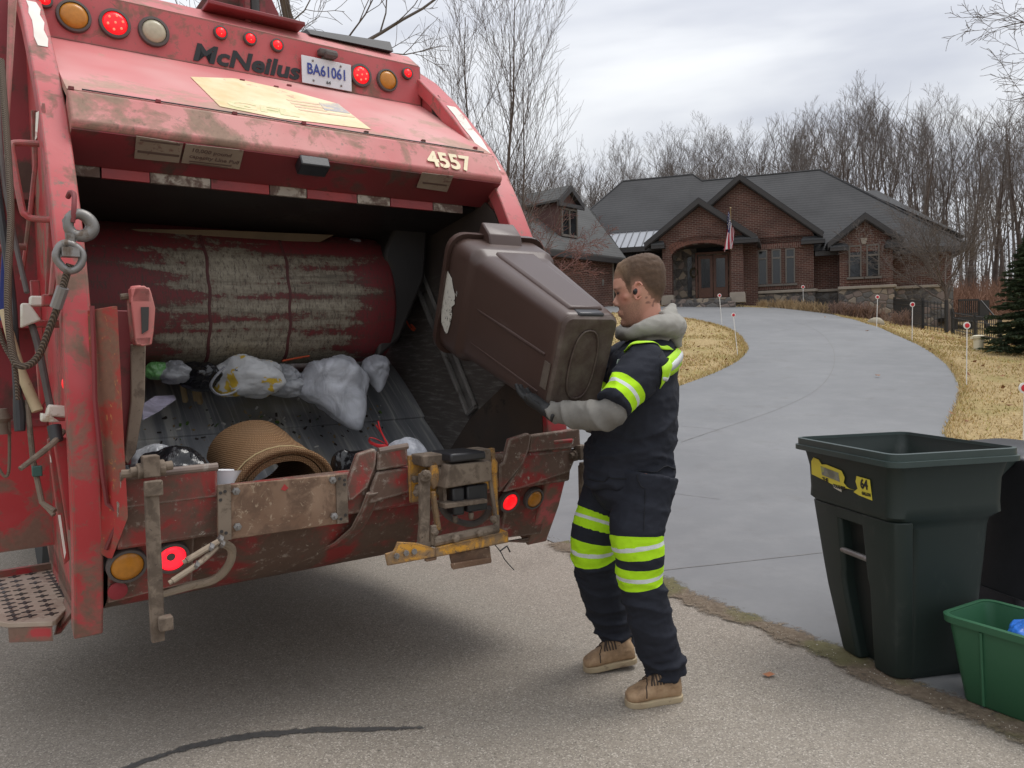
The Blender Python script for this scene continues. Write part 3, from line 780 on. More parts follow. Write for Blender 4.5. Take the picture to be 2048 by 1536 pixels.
hp('main_roof', ROOFM, mainroof, smooth=0)
# standing seam roof over the side porch
def mroof(b): b.prism([(-8.2, -1.05, 6.24), (-4.62, -1.05, 6.24), (-4.62, 0.65, 7.2), (-8.2, 0.65, 7.2)], (0, 0, -0.05))
mr_ = hp('metal_roof', METALR, mroof)
def seams(b):
    for k in range(11):
        x = -8.1 + k * 0.34; b.box((x, -0.2, 6.735), (0.035, 1.97, 0.05), rotm(math.atan2(0.96, 1.7), 0, 0))
    b.box((-6.41, 0.66, 7.21), (3.6, 0.1, 0.06))
hp('seam', SEAMM, seams, parent=mr_)
# porch: columns, arch, ceiling, back wall, door, steps
for x0, x1 in ((-4.62, -4.2), (-1.6, -1.08)):
    pc = hp('porch_column', BRICK, lambda b: b.box(((x0 + x1) / 2, -1.75, 5.05), (x1 - x0, 0.5, 2.5)))
    hp('plinth', LIMES, lambda b: b.box(((x0 + x1) / 2, -1.75, 3.58), (x1 - x0 + 0.16, 0.66, 0.46), taper=0.94), 0.02, parent=pc)
def archbody(b):
    n = 14; pts = []
    for k in range(n + 1):
        u = -1 + 2 * k / n; pts.append((-2.9 + u * 1.3, -2.02, 5.52 + 0.56 * math.sqrt(max(0, 1 - (u * 0.98) ** 2))))
    ring = [(-4.62, -2.02, 5.45), (-4.2, -2.02, 5.45)] + pts + [(-1.6, -2.02, 5.45), (-1.08, -2.02, 5.45), (-1.08, -2.02, 6.2), (-4.62, -2.02, 6.2)]
    b.prism(ring, (0, 0.45, 0))
hp('porch_arch', BRICK, archbody)
def archring(b):
    n = 22
    for row in (0, 1):
        for k in range(n):
            u0, u1 = -1 + 2 * (k + 0.08) / n, -1 + 2 * (k + 0.92) / n
            q = []
            for u, off in ((u0, row * 0.17 + 0.01), (u1, row * 0.17 + 0.01), (u1, row * 0.17 + 0.165), (u0, row * 0.17 + 0.165)):
                zz = 5.52 + 0.56 * math.sqrt(max(0, 1 - (u * 0.98) ** 2)); nx_ = u * 0.45
                q.append((-2.9 + u * 1.3 + nx_ * off, -2.05, zz + off))
            b.prism(q, (0, 0.06, 0))
ARCHB = plain('arch brick', (0.16, 0.07, 0.05), 0.9, var=0.4, scale=5)
hp('arch_course', ARCHB, archring)
def ceil_shade_(b): b.box((-2.9, -0.5, 6.12), (3.3, 2.7, 0.06)); b.box((-6.4, 0.55, 4.8), (3.6, 0.06, 3.0))  # second box: dark sheet painting in the shade below the metal roof
hp('porch_ceiling_and_shade', SOFFIT_SHADE, ceil_shade_)
def pwall(b): b.box((-2.9, -0.05, 4.9), (3.2, 0.1, 2.5))
hp('porch_wall', STONE, pwall)
dr = hp('double_door', DOORW, lambda b: [b.box((-2.53 + sg * 0.345, -0.14, 4.72), (0.67, 0.08, 1.98)) for sg in (-1, 1)] + [b.box((-3.3, -0.13, 4.78), (0.1, 0.1, 2.1)), b.box((-1.76, -0.13, 4.78), (0.1, 0.1, 2.1)), b.box((-2.53, -0.13, 5.83), (1.64, 0.1, 0.1))], 0.01)
hp('pane', GLASS, lambda b: [b.box((-2.53 + sg * 0.345, -0.19, 4.88), (0.4, 0.02, 1.35)) for sg in (-1, 1)] + [b.box((-2.53, -0.15, 6.0), (1.5, 0.04, 0.22))], parent=dr)
hp('side_window', GLASS, lambda b: b.box((-3.62, -0.12, 4.75), (0.2, 0.04, 1.9)))
hp('porch_step', STONE, lambda b: [b.box((-2.9, -1.6, 3.42), (2.6, 1.9, 0.3)), b.box((-2.9, -2.1, 3.25), (3.0, 1.5, 0.26))], 0.02)
def wreath(b): b.tube([(-3.42 + 0.16 * math.cos(a), -0.14, 4.95 + 0.22 * math.sin(a)) for a in np.linspace(0, 6.28, 14)[:-1]], 0.05, 6, closed=True)
tag(hp('wreath', plain('dry wreath', (0.05, 0.04, 0.02), 0.9), wreath))
bpy.data.objects['wreath'].parent = house
# windows
def window(x0, x1, z0, z1, y, split, arch=False):
    def fr(b):
        w = 0.055
        b.box(((x0 + x1) / 2, y - 0.03, z0 - 0.02), (x1 - x0 + 0.16, 0.16, 0.09)); b.box(((x0 + x1) / 2, y, z1 - w / 2), (x1 - x0, 0.1, w))
        b.box((x0 + w / 2, y, (z0 + z1) / 2), (w, 0.1, z1 - z0 - 2 * w)); b.box((x1 - w / 2, y, (z0 + z1) / 2), (w, 0.1, z1 - z0 - 2 * w))
        b.box(((x0 + x1) / 2, y, split), (x1 - x0 - 2 * w, 0.095, 0.075))
    f = hp('window', FRAMEM, fr)
    hp('pane', GLASS, lambda b: b.box(((x0 + x1) / 2, y + 0.02, (z0 + z1) / 2), (x1 - x0 - 0.1, 0.02, z1 - z0 - 0.1)), parent=f)
for k in range(3):
    window(-0.52 + k * 0.6, -0.1 + k * 0.6, 4.2, 5.82, -0.03, 5.42)
for k in range(2): window(3.32 + k * 0.72, 3.84 + k * 0.72, 4.3, 5.72, -0.43, 5.26)
for c_, d_ in (((0.65, -0.02, 5.96), (2.5, 0.08, 0.24)), ((0.65, -0.02, 4.06), (2.5, 0.08, 0.16)), ((4.02, -0.42, 4.14), (1.7, 0.08, 0.14))):
    hp('soldier_course', SOLDIER, lambda b: b.box(c_, d_))
hp('keystone', LIMES, lambda b: b.prism([(3.86, -0.5, 5.76), (4.02, -0.5, 5.76), (4.08, -0.5, 6.02), (3.8, -0.5, 6.02)], (0, 0.12, 0)))
# garage wing with dormer, its own axes
gE = HF.wor((-6.88, -2.0, 0)); GF = Frame(gE, math.radians(43))
garage = empty('garage_wing', (gE[0], gE[1], 0), GF.ang)
tag(garage, 'garage wing with grey shingled roof and dormer at the left end of the house', 'garage')
def gpart(name, m, fn, parent=None, bevel=0, smooth=30):
    b = MB(); fn(b); return b.obj(name, m, parent or garage, bevel, smooth, fix=True)
ZE = 5.66
def groof(b):
    b.prism([(-11, -0.45, ZE), (0.35, -0.45, ZE), (3.2, 3.4, ZE + 2.9), (3.2, 3.9, ZE + 3.3), (-11, 3.9, ZE + 3.3)], (0, 0, -0.14))
    b.prism([(-11, 3.9, ZE + 3.3), (3.2, 3.9, ZE + 3.3), (0.35, 8.3, ZE), (-11, 8.3, ZE)], (0, 0, -0.14))
    b.prism([(0.35, -0.45, ZE), (3.2, 3.4, ZE + 2.9), (3.2, 3.9, ZE + 3.3), (0.35, 8.3, ZE)], (0, 0, -0.14))
gpart('garage_roof', ROOFG, groof, smooth=0)
gpart('garage_gable', BRICK, lambda b: b.prism([(-10.8, 0.2, ZE - 0.02), (-10.8, 7.7, ZE - 0.02), (-10.8, 3.9, ZE + 3.05)], (0.2, 0, 0)))
gpart('garage_wall', BRICK, lambda b: b.box((-5.4, 3.9, 4.0), (10.9, 7.6, 3.3)))
gpart('garage_fascia', TRIM, lambda b: b.box((-5.3, -0.4, ZE - 0.2), (11.3, 0.12, 0.2)))
GDOOR = plain('dark red garage door', (0.085, 0.022, 0.018), 0.6, var=0.3, scale=3)
def gdoors(b):
    for x in (-3.0, -6.2):
        for k in range(4): b.box((x, 0.27, 2.95 + k * 0.55), (2.5, 0.06, 0.53))
gpart('garage_door', GDOOR, gdoors, bevel=0.02)
gpart('corner_stone', LIMES, lambda b: b.box((0.06, 0.35, 4.0), (0.16, 0.5, 3.0)))
gpart('wall_lamp', plain('lamp metal and frosted glass', (0.16, 0.16, 0.15), 0.4), lambda b: (b.lathe([(0.02, 0), (0.05, 0.05), (0.07, 0.24), (0.03, 0.3)], (-0.75, 0.1, 4.35), n=8), b.box((-0.75, 0.22, 4.5), (0.05, 0.2, 0.05))))
# dormer
dz = GF.py(1138, 375, 0.55); dr_ = GF.py(1159, 412, 0.55); db = GF.py(1146, 478, 0.75); dl = GF.py(1112, 468, 0.75)
xc, zp = dz[0], dz[2]; hw = max(0.9, abs(dr_[0] - dz[0])) ; ze = dr_[2]
def droof(b):
    for sg in (-1, 1):
        b.prism([(xc, 0.45, zp + 0.1), (xc + sg * hw, 0.45, ze + 0.1), (xc + sg * hw, 0.45, ze), (xc, 0.45, zp)], (0, 5.5, 0))
gpart('dormer_roof', ROOFG, droof)
def drake(b):
    for sg in (-1, 1):
        b.prism([(xc, 0.38, zp + 0.06), (xc + sg * hw, 0.38, ze + 0.06), (xc + sg * hw, 0.38, ze - 0.2), (xc, 0.38, zp - 0.2)], (0, 0.1, 0))
    b.box((xc, 0.46, ze - 0.1), (2 * hw, 0.14, 0.16))
gpart('dormer_trim', TRIM, drake)
w2 = hw * 0.72; zb = min(db[2], dl[2]) - 0.05
gpart('dormer_wall', plain('brown dormer siding', (0.10, 0.05, 0.045), 0.8), lambda b: b.prism([(xc - w2, 0.62, zb), (xc + w2, 0.62, zb), (xc + w2, 0.62, ze), (xc, 0.62, zp - 0.15), (xc - w2, 0.62, ze)], (0, 4.5, 0)))
dw = gpart('dormer_window', FRAMEM, lambda b: (b.box((xc, 0.58, zb + 0.12), (w2 * 1.7, 0.1, 0.1)), b.box((xc, 0.58, ze - 0.25), (w2 * 1.7, 0.1, 0.08)), [b.box((xc + k * w2 * 0.82, 0.58, (zb + ze) / 2 - 0.06), (0.07, 0.1, ze - zb - 0.38)) for k in (-1, 0, 1)]))
gpart('pane', GLASS, lambda b: b.box((xc, 0.6, (zb + ze) / 2 - 0.05), (w2 * 1.62, 0.02, ze - zb - 0.3)), parent=dw)

# flag on the porch column
FW = plain('white flag stripe', (0.72, 0.68, 0.70), 0.8); FR = plain('red flag stripe', (0.42, 0.02, 0.05), 0.8); FB = plain('blue flag canton', (0.02, 0.028, 0.12), 0.8)
fp = [HF.py(1463, 500, -2.1), HF.py(1461, 416, -2.7)]
flag = empty('flag', (HF.o[0], HF.o[1], 0), HF.ang); tag(flag, 'stars and stripes flag hanging limp from a pole on the porch column', 'flag')
b = MB(); b.tube([fp[0], fp[1]], 0.016, 6); b.ball(fp[1], 0.035, None, 8, 5); b.obj('pole', plain('brass flagpole', (0.42, 0.33, 0.18), 0.4, 0.6), flag)
b = MB(); ht, hb = fp[1] * 0.94 + fp[0] * 0.06 + np.array([-0.10, 0, 0]), fp[1] * 0.42 + fp[0] * 0.58 + np.array([0.14, 0, 0])
tipT, tipB = HF.py(1446, 504, -2.45), HF.py(1468, 492, -2.45)
NR, NC = 13, 14
P = np.zeros((NR + 1, NC + 1, 3))
for i in range(NR + 1):
    for j in range(NC + 1):
        u, v_ = i / NR, j / NC
        p = (ht * (1 - u) + hb * u) * (1 - v_) + (tipT * (1 - u) + tipB * u) * v_
        P[i, j] = p + np.array([0.07 * math.sin(u * 9 + v_ * 2) * (0.3 + v_), 0.13 * math.sin(u * 11 + v_), 0])
for i in range(NR):
    for j in range(NC):
        b.mi = 2 if (i < 7 and j < 6) else (0 if i % 2 == 0 else 1)
        b.add([P[i, j], P[i, j + 1], P[i + 1, j + 1], P[i + 1, j]], [(0, 1, 2, 3)])
b.mi = 1
for i in range(6):
    for j in range(5):
        c_ = (P[i, j] + P[i + 1, j + 1]) / 2
        for sg in (-1, 1): b.box(c_ + np.array([0, sg * 0.012, 0]), (0.028, 0.008, 0.028))
b.obj('cloth', [FR, FW, FB], flag, smooth=0)

# ------------------------------------------------------------------ small things in the garden
ORANGE = plain('red reflector', (0.55, 0.015, 0.03), 0.35); STAKEW = plain('white fibreglass', (0.74, 0.73, 0.70), 0.5)
def marker(bx, by, tx, ty, rp, label, dc=0.0):
    g = onground(bx, by); k = g[1] - dc
    top = at(tx, ty, k)
    o = empty('driveway_marker', tuple(g)); tag(o, label, 'driveway marker', 'reflector stakes along the driveway')
    L = top - g; r_ = rp / FPX * k
    b = MB(); b.tube([(0, 0, -0.05), L - np.array([0, 0, r_])], 0.0045 + k * 0.00022, 6); b.obj('rod', STAKEW, o)
    b = MB(); b.lathe([(r_ * 0.98, 0), (r_, 0.004), (r_, 0.014), (r_ * 0.6, 0.016)], L + np.array([0, 0.012, 0]), (0, -1, 0), 20); b.obj('disc', STAKEW, o)
    b = MB(); b.lathe([(r_ * 0.66, 0), (r_ * 0.66, 0.006), (r_ * 0.3, 0.009)], L + np.array([0, -0.004, 0]), (0, -1, 0), 16); b.obj('reflector', ORANGE, o)
marker(1933, 770, 1934, 651, 7, 'white driveway marker with red reflector, nearest whole one on the right lawn')
marker(1824, 683, 1825, 609, 5, 'white driveway marker in front of the fence, second along the right lawn')
marker(1753, 657, 1755, 594, 4.2, 'white driveway marker in front of the fieldstone wall, third along the right lawn')
marker(1607, 621, 1606, 574, 3.6, 'farthest white driveway marker, before the tan shrubs by the big windows')
marker(1444, 649, 1439, 591, 3.8, 'white driveway marker on the far rim of the grass island before the porch')
marker(1476, 712, 1467, 630, 4.2, 'white driveway marker on the tip of the grass island beside the worker')
marker(2046, 905, 2049, 776, 11, 'driveway marker cut by the right edge above the dark bins')
pg = onground(1957, 700); k = pg[1] / FPX
b = MB(); b.lathe([(9 * k, -0.1), (9 * k, 22 * k), (11 * k, 23 * k), (12 * k, 28 * k), (6 * k, 30 * k)], (0, 0, 0), n=14); b.box((-9 * k, 0, 25 * k), (10 * k, 8 * k, 5 * k))
o = b.obj('vent_pipe', plain('ivory plastic pipe', (0.66, 0.60, 0.44), 0.5)); o.location = pg
tag(o, 'short ivory plastic pipe with cap standing in the grass by the spruce', 'pipe')
# black iron fence on the slope
IRON = plain('black iron', (0.012, 0.012, 0.013), 0.5)
def fence(pts, h, label):
    P = [onground(*q) for q in pts]; o = empty('iron_fence', tuple(P[0])); tag(o, label, 'fence', 'black fence panels')
    L = [p - P[0] for p in P]
    for i in range(len(L) - 1):
        a, c = L[i], L[i + 1]
        b = MB(); n = int(np.linalg.norm(c - a) / 0.16)
        for k in range(n):
            q = a + (c - a) * (k + 0.5) / n; b.box(q + np.array([0, 0, h / 2]), (0.016, 0.016, h))
        for z in (0.15, h - 0.2, h - 0.04):
            b.tube([a + np.array([0, 0, z]), c + np.array([0, 0, z])], 0.014, 4)
        b.obj('fence_panel', IRON, o)
    for p in L:
        b = MB(); b.box(p + np.array([0, 0, h / 2 + 0.02]), (0.07, 0.07, h + 0.1)); b.obj('post', IRON, o)
fence([(1789, 645), (1845, 659), (1893, 666)], 1.0, 'black iron fence against the fieldstone wall, left of the bare tree')
fence([(1905, 668), (1950, 679), (2000, 690)], 0.72, 'black iron fence below the wooden deck, right of the bare tree')
# deck with stairs behind the fence
BLKW = plain('black stained timber', (0.016, 0.015, 0.015), 0.6)
dk = onground(1945, 668); dk = at(1945, 668, 33.0); dk[2] = gz(dk[0], dk[1])
deck = empty('deck', tuple(dk)); tag(deck, 'black stained timber deck with railing and stairs beside the house', 'deck')
def dpx(x, y, dy=0.0): return at(x, y, 33.0 + dy) - dk
a0, a1 = dpx(1913, 634), dpx(1982, 634)
b = MB(); b.box((a0 + a1) / 2 + np.array([0, 1.0, -0.06]), (a1[0] - a0[0], 2.2, 0.16)); b.obj('platform', BLKW, deck)
def rail(b, p0, p1, h):
    n = 9
    b.box((p0 + p1) / 2 + np.array([0, 0, h]), (abs(p1[0] - p0[0]) + 0.05, 0.08, 0.07)); b.box((p0 + p1) / 2 + np.array([0, 0, 0.1]), (abs(p1[0] - p0[0]), 0.05, 0.05))
    for k in range(n + 1):
        q = p0 + (p1 - p0) * k / n; b.box(q + np.array([0, 0, h / 2]), (0.035, 0.035, h))
b = MB(); rail(b, dpx(1918, 632), dpx(1956, 632), 0.68); b.obj('railing', BLKW, deck)
b = MB(); b.box((dpx(1959, 634) + dpx(1979, 634)) / 2 + np.array([0, 0.05, 0.35]), (0.42, 0.08, 0.72)); b.obj('privacy_panel', BLKW, deck)
b = MB()
for q in (1917, 1948, 1978): p = dpx(q, 634); b.box(p + np.array([0, 0.2, -0.6]), (0.1, 0.1, 1.2))
b.obj('post', BLKW, deck)
b = MB(); p0, p1 = dpx(1962, 601, -0.2), dpx(1990, 634, -1.2); b.tube([p0, p1], 0.03, 6); p0, p1 = dpx(1965, 636, -0.2), dpx(1992, 668, -1.2); b.tube([p0, p1], 0.06, 4); b.obj('stair_rail', BLKW, deck)
# ------------------------------------------------------------------ bare trees
BARK = NT('grey brown bark'); _n = BARK.noise(6, 6, 0.7, stretch=(1, 1, 0.25))
BARK = BARK.done(BARK.ramp(_n, [(0.3, (0.055, 0.042, 0.035)), (0.7, (0.15, 0.12, 0.105))]), 0.95, bump=_n, bstr=0.5, bdist=0.02, spec=0.2)
BARK2 = NT('pale grey bark'); _n = BARK2.noise(8, 6, 0.7, stretch=(1, 1, 0.3))
BARK2 = BARK2.done(BARK2.ramp(_n, [(0.3, (0.085, 0.07, 0.055)), (0.7, (0.20, 0.17, 0.145))]), 0.95, bump=_n, bstr=0.5, bdist=0.02, spec=0.2)
TWIG = plain('grey twig', (0.135, 0.117, 0.107), 0.95, var=0.35, scale=1.5, spec=0.2)
TWIGR = plain('reddish twig', (0.17, 0.085, 0.075), 0.95, var=0.3, scale=2, spec=0.2)
def branchpath(r, p, d, L, n, wob, up):
    P = [np.array(p, float)]; d = unit(d)
    for i in range(n):
        d = unit(d + np.array([r.gauss(0, wob), r.gauss(0, wob), r.gauss(0, wob) + up]))
        P.append(P[-1] + d * L / n)
    return P
def grow(r, mt, mc, p, d, L, rad, depth, cfg):
    """Recursive limb: thick ones go to mesh mt, thin ones to the crown mesh mc."""
    n = cfg['seg'][min(depth, len(cfg['seg']) - 1)]
    P = branchpath(r, p, d, L, n, cfg['wob'], cfg['up'])
    tip = max(rad * cfg['tip'], cfg['rmin'])
    R = [rad + (tip - rad) * (i / n) ** 0.8 for i in range(n + 1)]
    (mt if depth <= cfg['trunkdepth'] else mc).tube(P, R, 8 if depth == 0 else (5 if depth == 1 else 3), caps=False)
    if depth >= cfg['depth']: return
    k = cfg['kids'][depth]
    for c in range(k):
        t0 = cfg['start'][depth]
        f = t0 + (1 - t0) * (c + r.random()) / k
        i = min(int(f * n), n - 1); q = P[i] + (P[i + 1] - P[i]) * (f * n - i)
        base = unit(P[i + 1] - P[i]); ang = r.uniform(*cfg['ang'][depth]); az = c * 2.4 + r.uniform(-0.6, 0.6)
        s1 = unit(np.cross(base, [0.31, 0.17, 0.93] if abs(base[2]) < 0.95 else [1, 0.1, 0])); s2 = np.cross(base, s1)
        nd = base * math.cos(ang) + (s1 * math.cos(az) + s2 * math.sin(az)) * math.sin(ang)
        rr_ = R[i] * r.uniform(*cfg['rad'][depth])
        grow(r, mt, mc, q, nd, L * r.uniform(*cfg['len'][depth]) * (1.15 - 0.45 * f), max(rr_, cfg['rmin']), depth + 1, cfg)
def tree_meshes(seed, H, rad, cfg, stems=None):
    r = random.Random(seed); mt, mc = MB(), MB()
    if stems is None: grow(r, mt, mc, (0, 0, -0.15), (r.gauss(0, 0.03), r.gauss(0, 0.03), 1), H, rad, 0, cfg)
    else:
        for (dx, dy, tilt, hh, rr_) in stems: grow(r, mt, mc, (dx * 0.4, dy * 0.4, -0.15), (dx * tilt, dy * tilt, 1), H * hh, rad * rr_, 0, cfg)
    return mt, mc
def put_tree(name, mt, mc, loc, label, group, bark=BARK, twig=TWIG, rz=0.0, sc=1.0):
    o = empty(name, tuple(loc), rz); tag(o, label, 'tree', group)
    o.scale = (sc, sc, sc)
    mt.obj('trunk', bark, o, smooth=60); mc.obj('crown', twig, o, smooth=0)
    return o
def topz(mt, mc): return max(v[2] for v in mt.v + mc.v)
def recopy(src, loc, rz, sc, label, group=None):
    o = copy_tree(src); o.location = tuple(loc); o.rotation_euler = (0, 0, rz); o.scale = (sc, sc, sc * 1.0); o['label'] = label
    if group: o['group'] = group
    return o
WOOD = dict(depth=4, seg=(10, 7, 5, 3, 2), wob=0.055, up=0.10, tip=0.14, rmin=0.007, trunkdepth=0, kids=(10, 7, 5, 4), start=(0.30, 0.25, 0.25, 0.3),
            ang=((0.3, 0.6), (0.3, 0.65), (0.3, 0.7), (0.3, 0.7)), rad=((0.35, 0.6), (0.45, 0.65), (0.45, 0.65), (0.5, 0.7)), len=((0.30, 0.55), (0.35, 0.6), (0.35, 0.6), (0.4, 0.7)))
WOODF = dict(WOOD, kids=(9, 7, 5, 4), start=(0.48, 0.25, 0.2, 0.2), ang=((0.2, 0.5), (0.25, 0.6), (0.3, 0.7), (0.3, 0.7)))
protos = []
for i in range(7):
    cfg = WOOD if i % 2 else WOODF
    st = None
    if i in (2, 5): st = [(0.3, 0.1, 0.35, 1.0, 1.0), (-0.4, 0.2, 0.4, 0.9, 0.8), (0.1, -0.4, 0.3, 0.85, 0.7)]
    protos.append(tree_meshes(100 + i, 14.0, 0.26, dict(cfg, kids=(6, 5, 4, 3)) if st else cfg, st))
# the wood behind the house, read along its skyline: x pixel, top pixel, depth
rt = random.Random(21)
spots = []
sky_pts = [(880, 330), (1000, 300), (1130, 265), (1200, 275), (1270, 262), (1310, 270), (1370, 235), (1420, 232), (1480, 245), (1520, 222), (1560, 225), (1600, 190), (1660, 160), (1700, 165), (1750, 128), (1790, 140), (1840, 178), (1880, 200), (1930, 185), (1980, 190), (2030, 155), (2070, 165), (2110, 150), (2180, 170)]
def skyline(x):
    for (a, b), (c, d) in zip(sky_pts, sky_pts[1:]):
        if a <= x <= c: return b + (d - b) * (x - a) / (c - a)
    return 200
x = 930
while x < 2150:
    spots.append((x, skyline(x) + rt.uniform(-8, 30), rt.uniform(52, 60))); x += rt.uniform(32, 52) * (0.72 if x < 1560 else 1.0)
x = 940
while x < 2160:
    spots.append((x, skyline(x) + rt.uniform(10, 70), rt.uniform(62, 74))); x += rt.uniform(34, 54) * (0.66 if x < 1560 else 1.0)
used = {}
TOP = [topz(*q) for q in protos]
ZONES = [(1130, 'bare woodland tree seen between the red truck and the garage dormer', 'woodland trees left of the dormer'),
         (1390, 'bare woodland tree rising behind the left half of the dark roof', 'woodland trees behind the left roof'),
         (1640, 'bare woodland tree rising behind the ridge above the big gable', 'woodland trees behind the gable'),
         (1900, 'tall bare woodland tree rising behind the sloping right end of the roof', 'woodland trees behind the right roof'),
         (9999, 'bare woodland tree standing in the open wood right of the house', 'woodland trees right of the house')]
for k, (x, ytop, Y) in enumerate(spots):
    i = rt.randrange(len(protos))
    b_ = at(x, 600, Y); g = gz(b_[0], b_[1]) - 0.1
    top = at(x, ytop, Y)[2]
    if k in (): continue
    lab, grp = next((l, g_) for lim, l, g_ in ZONES if x < lim)
    sc = (top - g) / TOP[i]
    if i not in used: used[i] = put_tree('woodland_tree', *protos[i], (b_[0], b_[1], g), lab, grp, rz=rt.uniform(0, 6), sc=sc)
    else: recopy(used[i], (b_[0], b_[1], g), rt.uniform(0, 6), sc, lab, grp)
    o = used[i] if k == 0 else None
# far wood: one mass of stems and twigs closing the view below the skyline
b = MB(); rf = random.Random(5)
for k in range(430):
    Y = rf.uniform(76, 105); x = rf.uniform(850, 2250); p = at(x, 600, Y); g = gz(p[0], p[1])
    h = (at(x, skyline(min(x, 2170)) + 62 + rf.uniform(0, 90), Y)[2] - g)
    r_ = rf.uniform(0.05, 0.16)
    P = branchpath(rf, (p[0], p[1], g - 0.2), (rf.gauss(0, 0.06), 0, 1), h, 4, 0.06, 0.05)
    b.tube(P, [r_, r_ * 0.8, r_ * 0.6, r_ * 0.4, 0.02], 3, caps=False)
    for q in range(11):
        f = rf.uniform(0.3, 1); s_ = P[min(int(f * 4), 3)] + (P[min(int(f * 4), 3) + 1] - P[min(int(f * 4), 3)]) * (f * 4 - int(f * 4) if f < 1 else 1)
        a = rf.uniform(0, 6.28); L = h * rf.uniform(0.08, 0.22)
        d = np.array([math.cos(a) * 0.6, math.sin(a) * 0.6, rf.uniform(0.4, 1.0)])
        Q = branchpath(rf, s_, d, L, 2, 0.15, 0.1); b.tube(Q, [r_ * 0.35, r_ * 0.2, 0.012], 3, caps=False)
for k in range(520):
    Y = rf.uniform(64, 98); x = rf.uniform(900, 2250); p = at(x, 600, Y); g = gz(p[0], p[1]); h = rf.uniform(2.5, 6.5)
    P = branchpath(rf, (p[0], p[1], g - 0.2), (rf.gauss(0, 0.12), 0, 1), h, 3, 0.1, 0.05); b.tube(P, [0.05, 0.04, 0.03, 0.01], 3, caps=False)
    for q in range(9):
        s_ = P[0] + (P[3] - P[0]) * rf.uniform(0.15, 1); a = rf.uniform(0, 6.28)
        Q = branchpath(rf, s_, (math.cos(a), math.sin(a), rf.uniform(0.3, 1.2)), h * rf.uniform(0.15, 0.35), 2, 0.2, 0.05); b.tube(Q, [0.025, 0.018, 0.009], 3, caps=False)
tag(b.obj('far_wood', TWIG, smooth=0), 'far grey brown wood closing the view behind the house', 'wood', kind='stuff')
# undergrowth right of the house
BRUSH = plain('russet brush', (0.20, 0.115, 0.08), 0.95, var=0.4, scale=0.7, spec=0.1)
b = MB()
for k in range(5200):
    Y = rf.uniform(37, 62); x = rf.uniform(1890, 2200) - (Y - 37) * 1.0; p = at(x, 600, Y); g = gz(p[0], p[1])
    hl = HF.loc(p)
    if hl[0] < 8.6 and hl[1] > -1: continue
    L = rf.uniform(0.6, 1.9) * (0.7 + (Y - 37) / 40)
    Q = branchpath(rf, (p[0], p[1], g), (rf.gauss(0, 0.5), rf.gauss(0, 0.5), 1), L, 3, 0.22, 0.0); b.tube(Q, [0.018, 0.014, 0.01, 0.006], 3, caps=False)
tag(b.obj('undergrowth', BRUSH, smooth=0), 'tangled russet undergrowth between the house end and the wood', 'undergrowth', kind='stuff')
# tall slender group behind the truck's right shoulder
SLIM = dict(depth=3, seg=(10, 6, 4, 3), wob=0.035, up=0.09, tip=0.12, rmin=0.0028, trunkdepth=0, kids=(17, 8, 5), start=(0.14, 0.15, 0.2), ang=((0.35, 0.75), (0.3, 0.6), (0.35, 0.7)),
            rad=((0.28, 0.45), (0.4, 0.6), (0.5, 0.7)), len=((0.24, 0.46), (0.30, 0.52), (0.35, 0.6)))
st = [(-0.9, 0.1, 0.13, 0.9, 0.9), (-0.4, 0.2, 0.07, 1.05, 1.0), (0.1, 0.0, 0.03, 1.1, 1.1), (0.5, 0.2, 0.10, 1.0, 1.0), (0.8, -0.2, 0.17, 0.85, 0.85)]
b_ = at(990, 600, 17.5)
mt, mc = tree_meshes(300, 7.6, 0.058, SLIM, st)
put_tree('slender_tree', mt, mc, (b_[0], b_[1], gz(b_[0], b_[1])), 'clump of tall slender bare stems rising just behind the truck\'s right side', None, BARK, BARK)
# two big trees above the truck
BIG = dict(depth=4, seg=(8, 8, 5, 4, 3), wob=0.14, up=0.03, tip=0.35, rmin=0.008, trunkdepth=0, kids=(9, 7, 6, 4), start=(0.42, 0.2, 0.2, 0.2), ang=((0.7, 1.3), (0.4, 0.9), (0.4, 0.9), (0.4, 0.9)),
           rad=((0.3, 0.5), (0.4, 0.6), (0.45, 0.65), (0.5, 0.7)), len=((0.35, 0.55), (0.4, 0.6), (0.4, 0.6), (0.4, 0.65)))
b_ = at(628, 600, 24); mt, mc = tree_meshes(411, 15, 0.27, BIG)
put_tree('big_tree', mt, mc, (b_[0], b_[1], gz(b_[0], b_[1])), 'thick bare tree above the truck roof, spreading branches to the right', None, BARK, TWIG, rz=0.6)
b_ = at(562, 600, 27); mt, mc = tree_meshes(419, 15, 0.22, BIG)
put_tree('big_tree', mt, mc, (b_[0], b_[1], gz(b_[0], b_[1])), 'thinner bare tree above the truck roof, left of the thick one', None, BARK, TWIG, rz=2.4)
# ornamental tree before the right end of the house
ORN = dict(depth=4, seg=(4, 8, 5, 4, 3), wob=0.07, up=0.035, tip=0.25, rmin=0.0045, trunkdepth=1, kids=(12, 11, 7, 4), start=(0.62, 0.18, 0.2, 0.2), ang=((0.35, 0.95), (0.35, 0.7), (0.4, 0.8), (0.4, 0.8)),
           rad=((0.35, 0.5), (0.3, 0.5), (0.45, 0.65), (0.5, 0.7)), len=((1.7, 2.5), (0.3, 0.5), (0.4, 0.6), (0.4, 0.65)))
g = onground(1895, 663); mt, mc = tree_meshes(507, 1.9, 0.15, ORN)
put_tree('ornamental_tree', mt, mc, g, 'bare spreading ornamental tree standing before the right end of the house', None, BARK, TWIG, rz=1.0, sc=1.0)
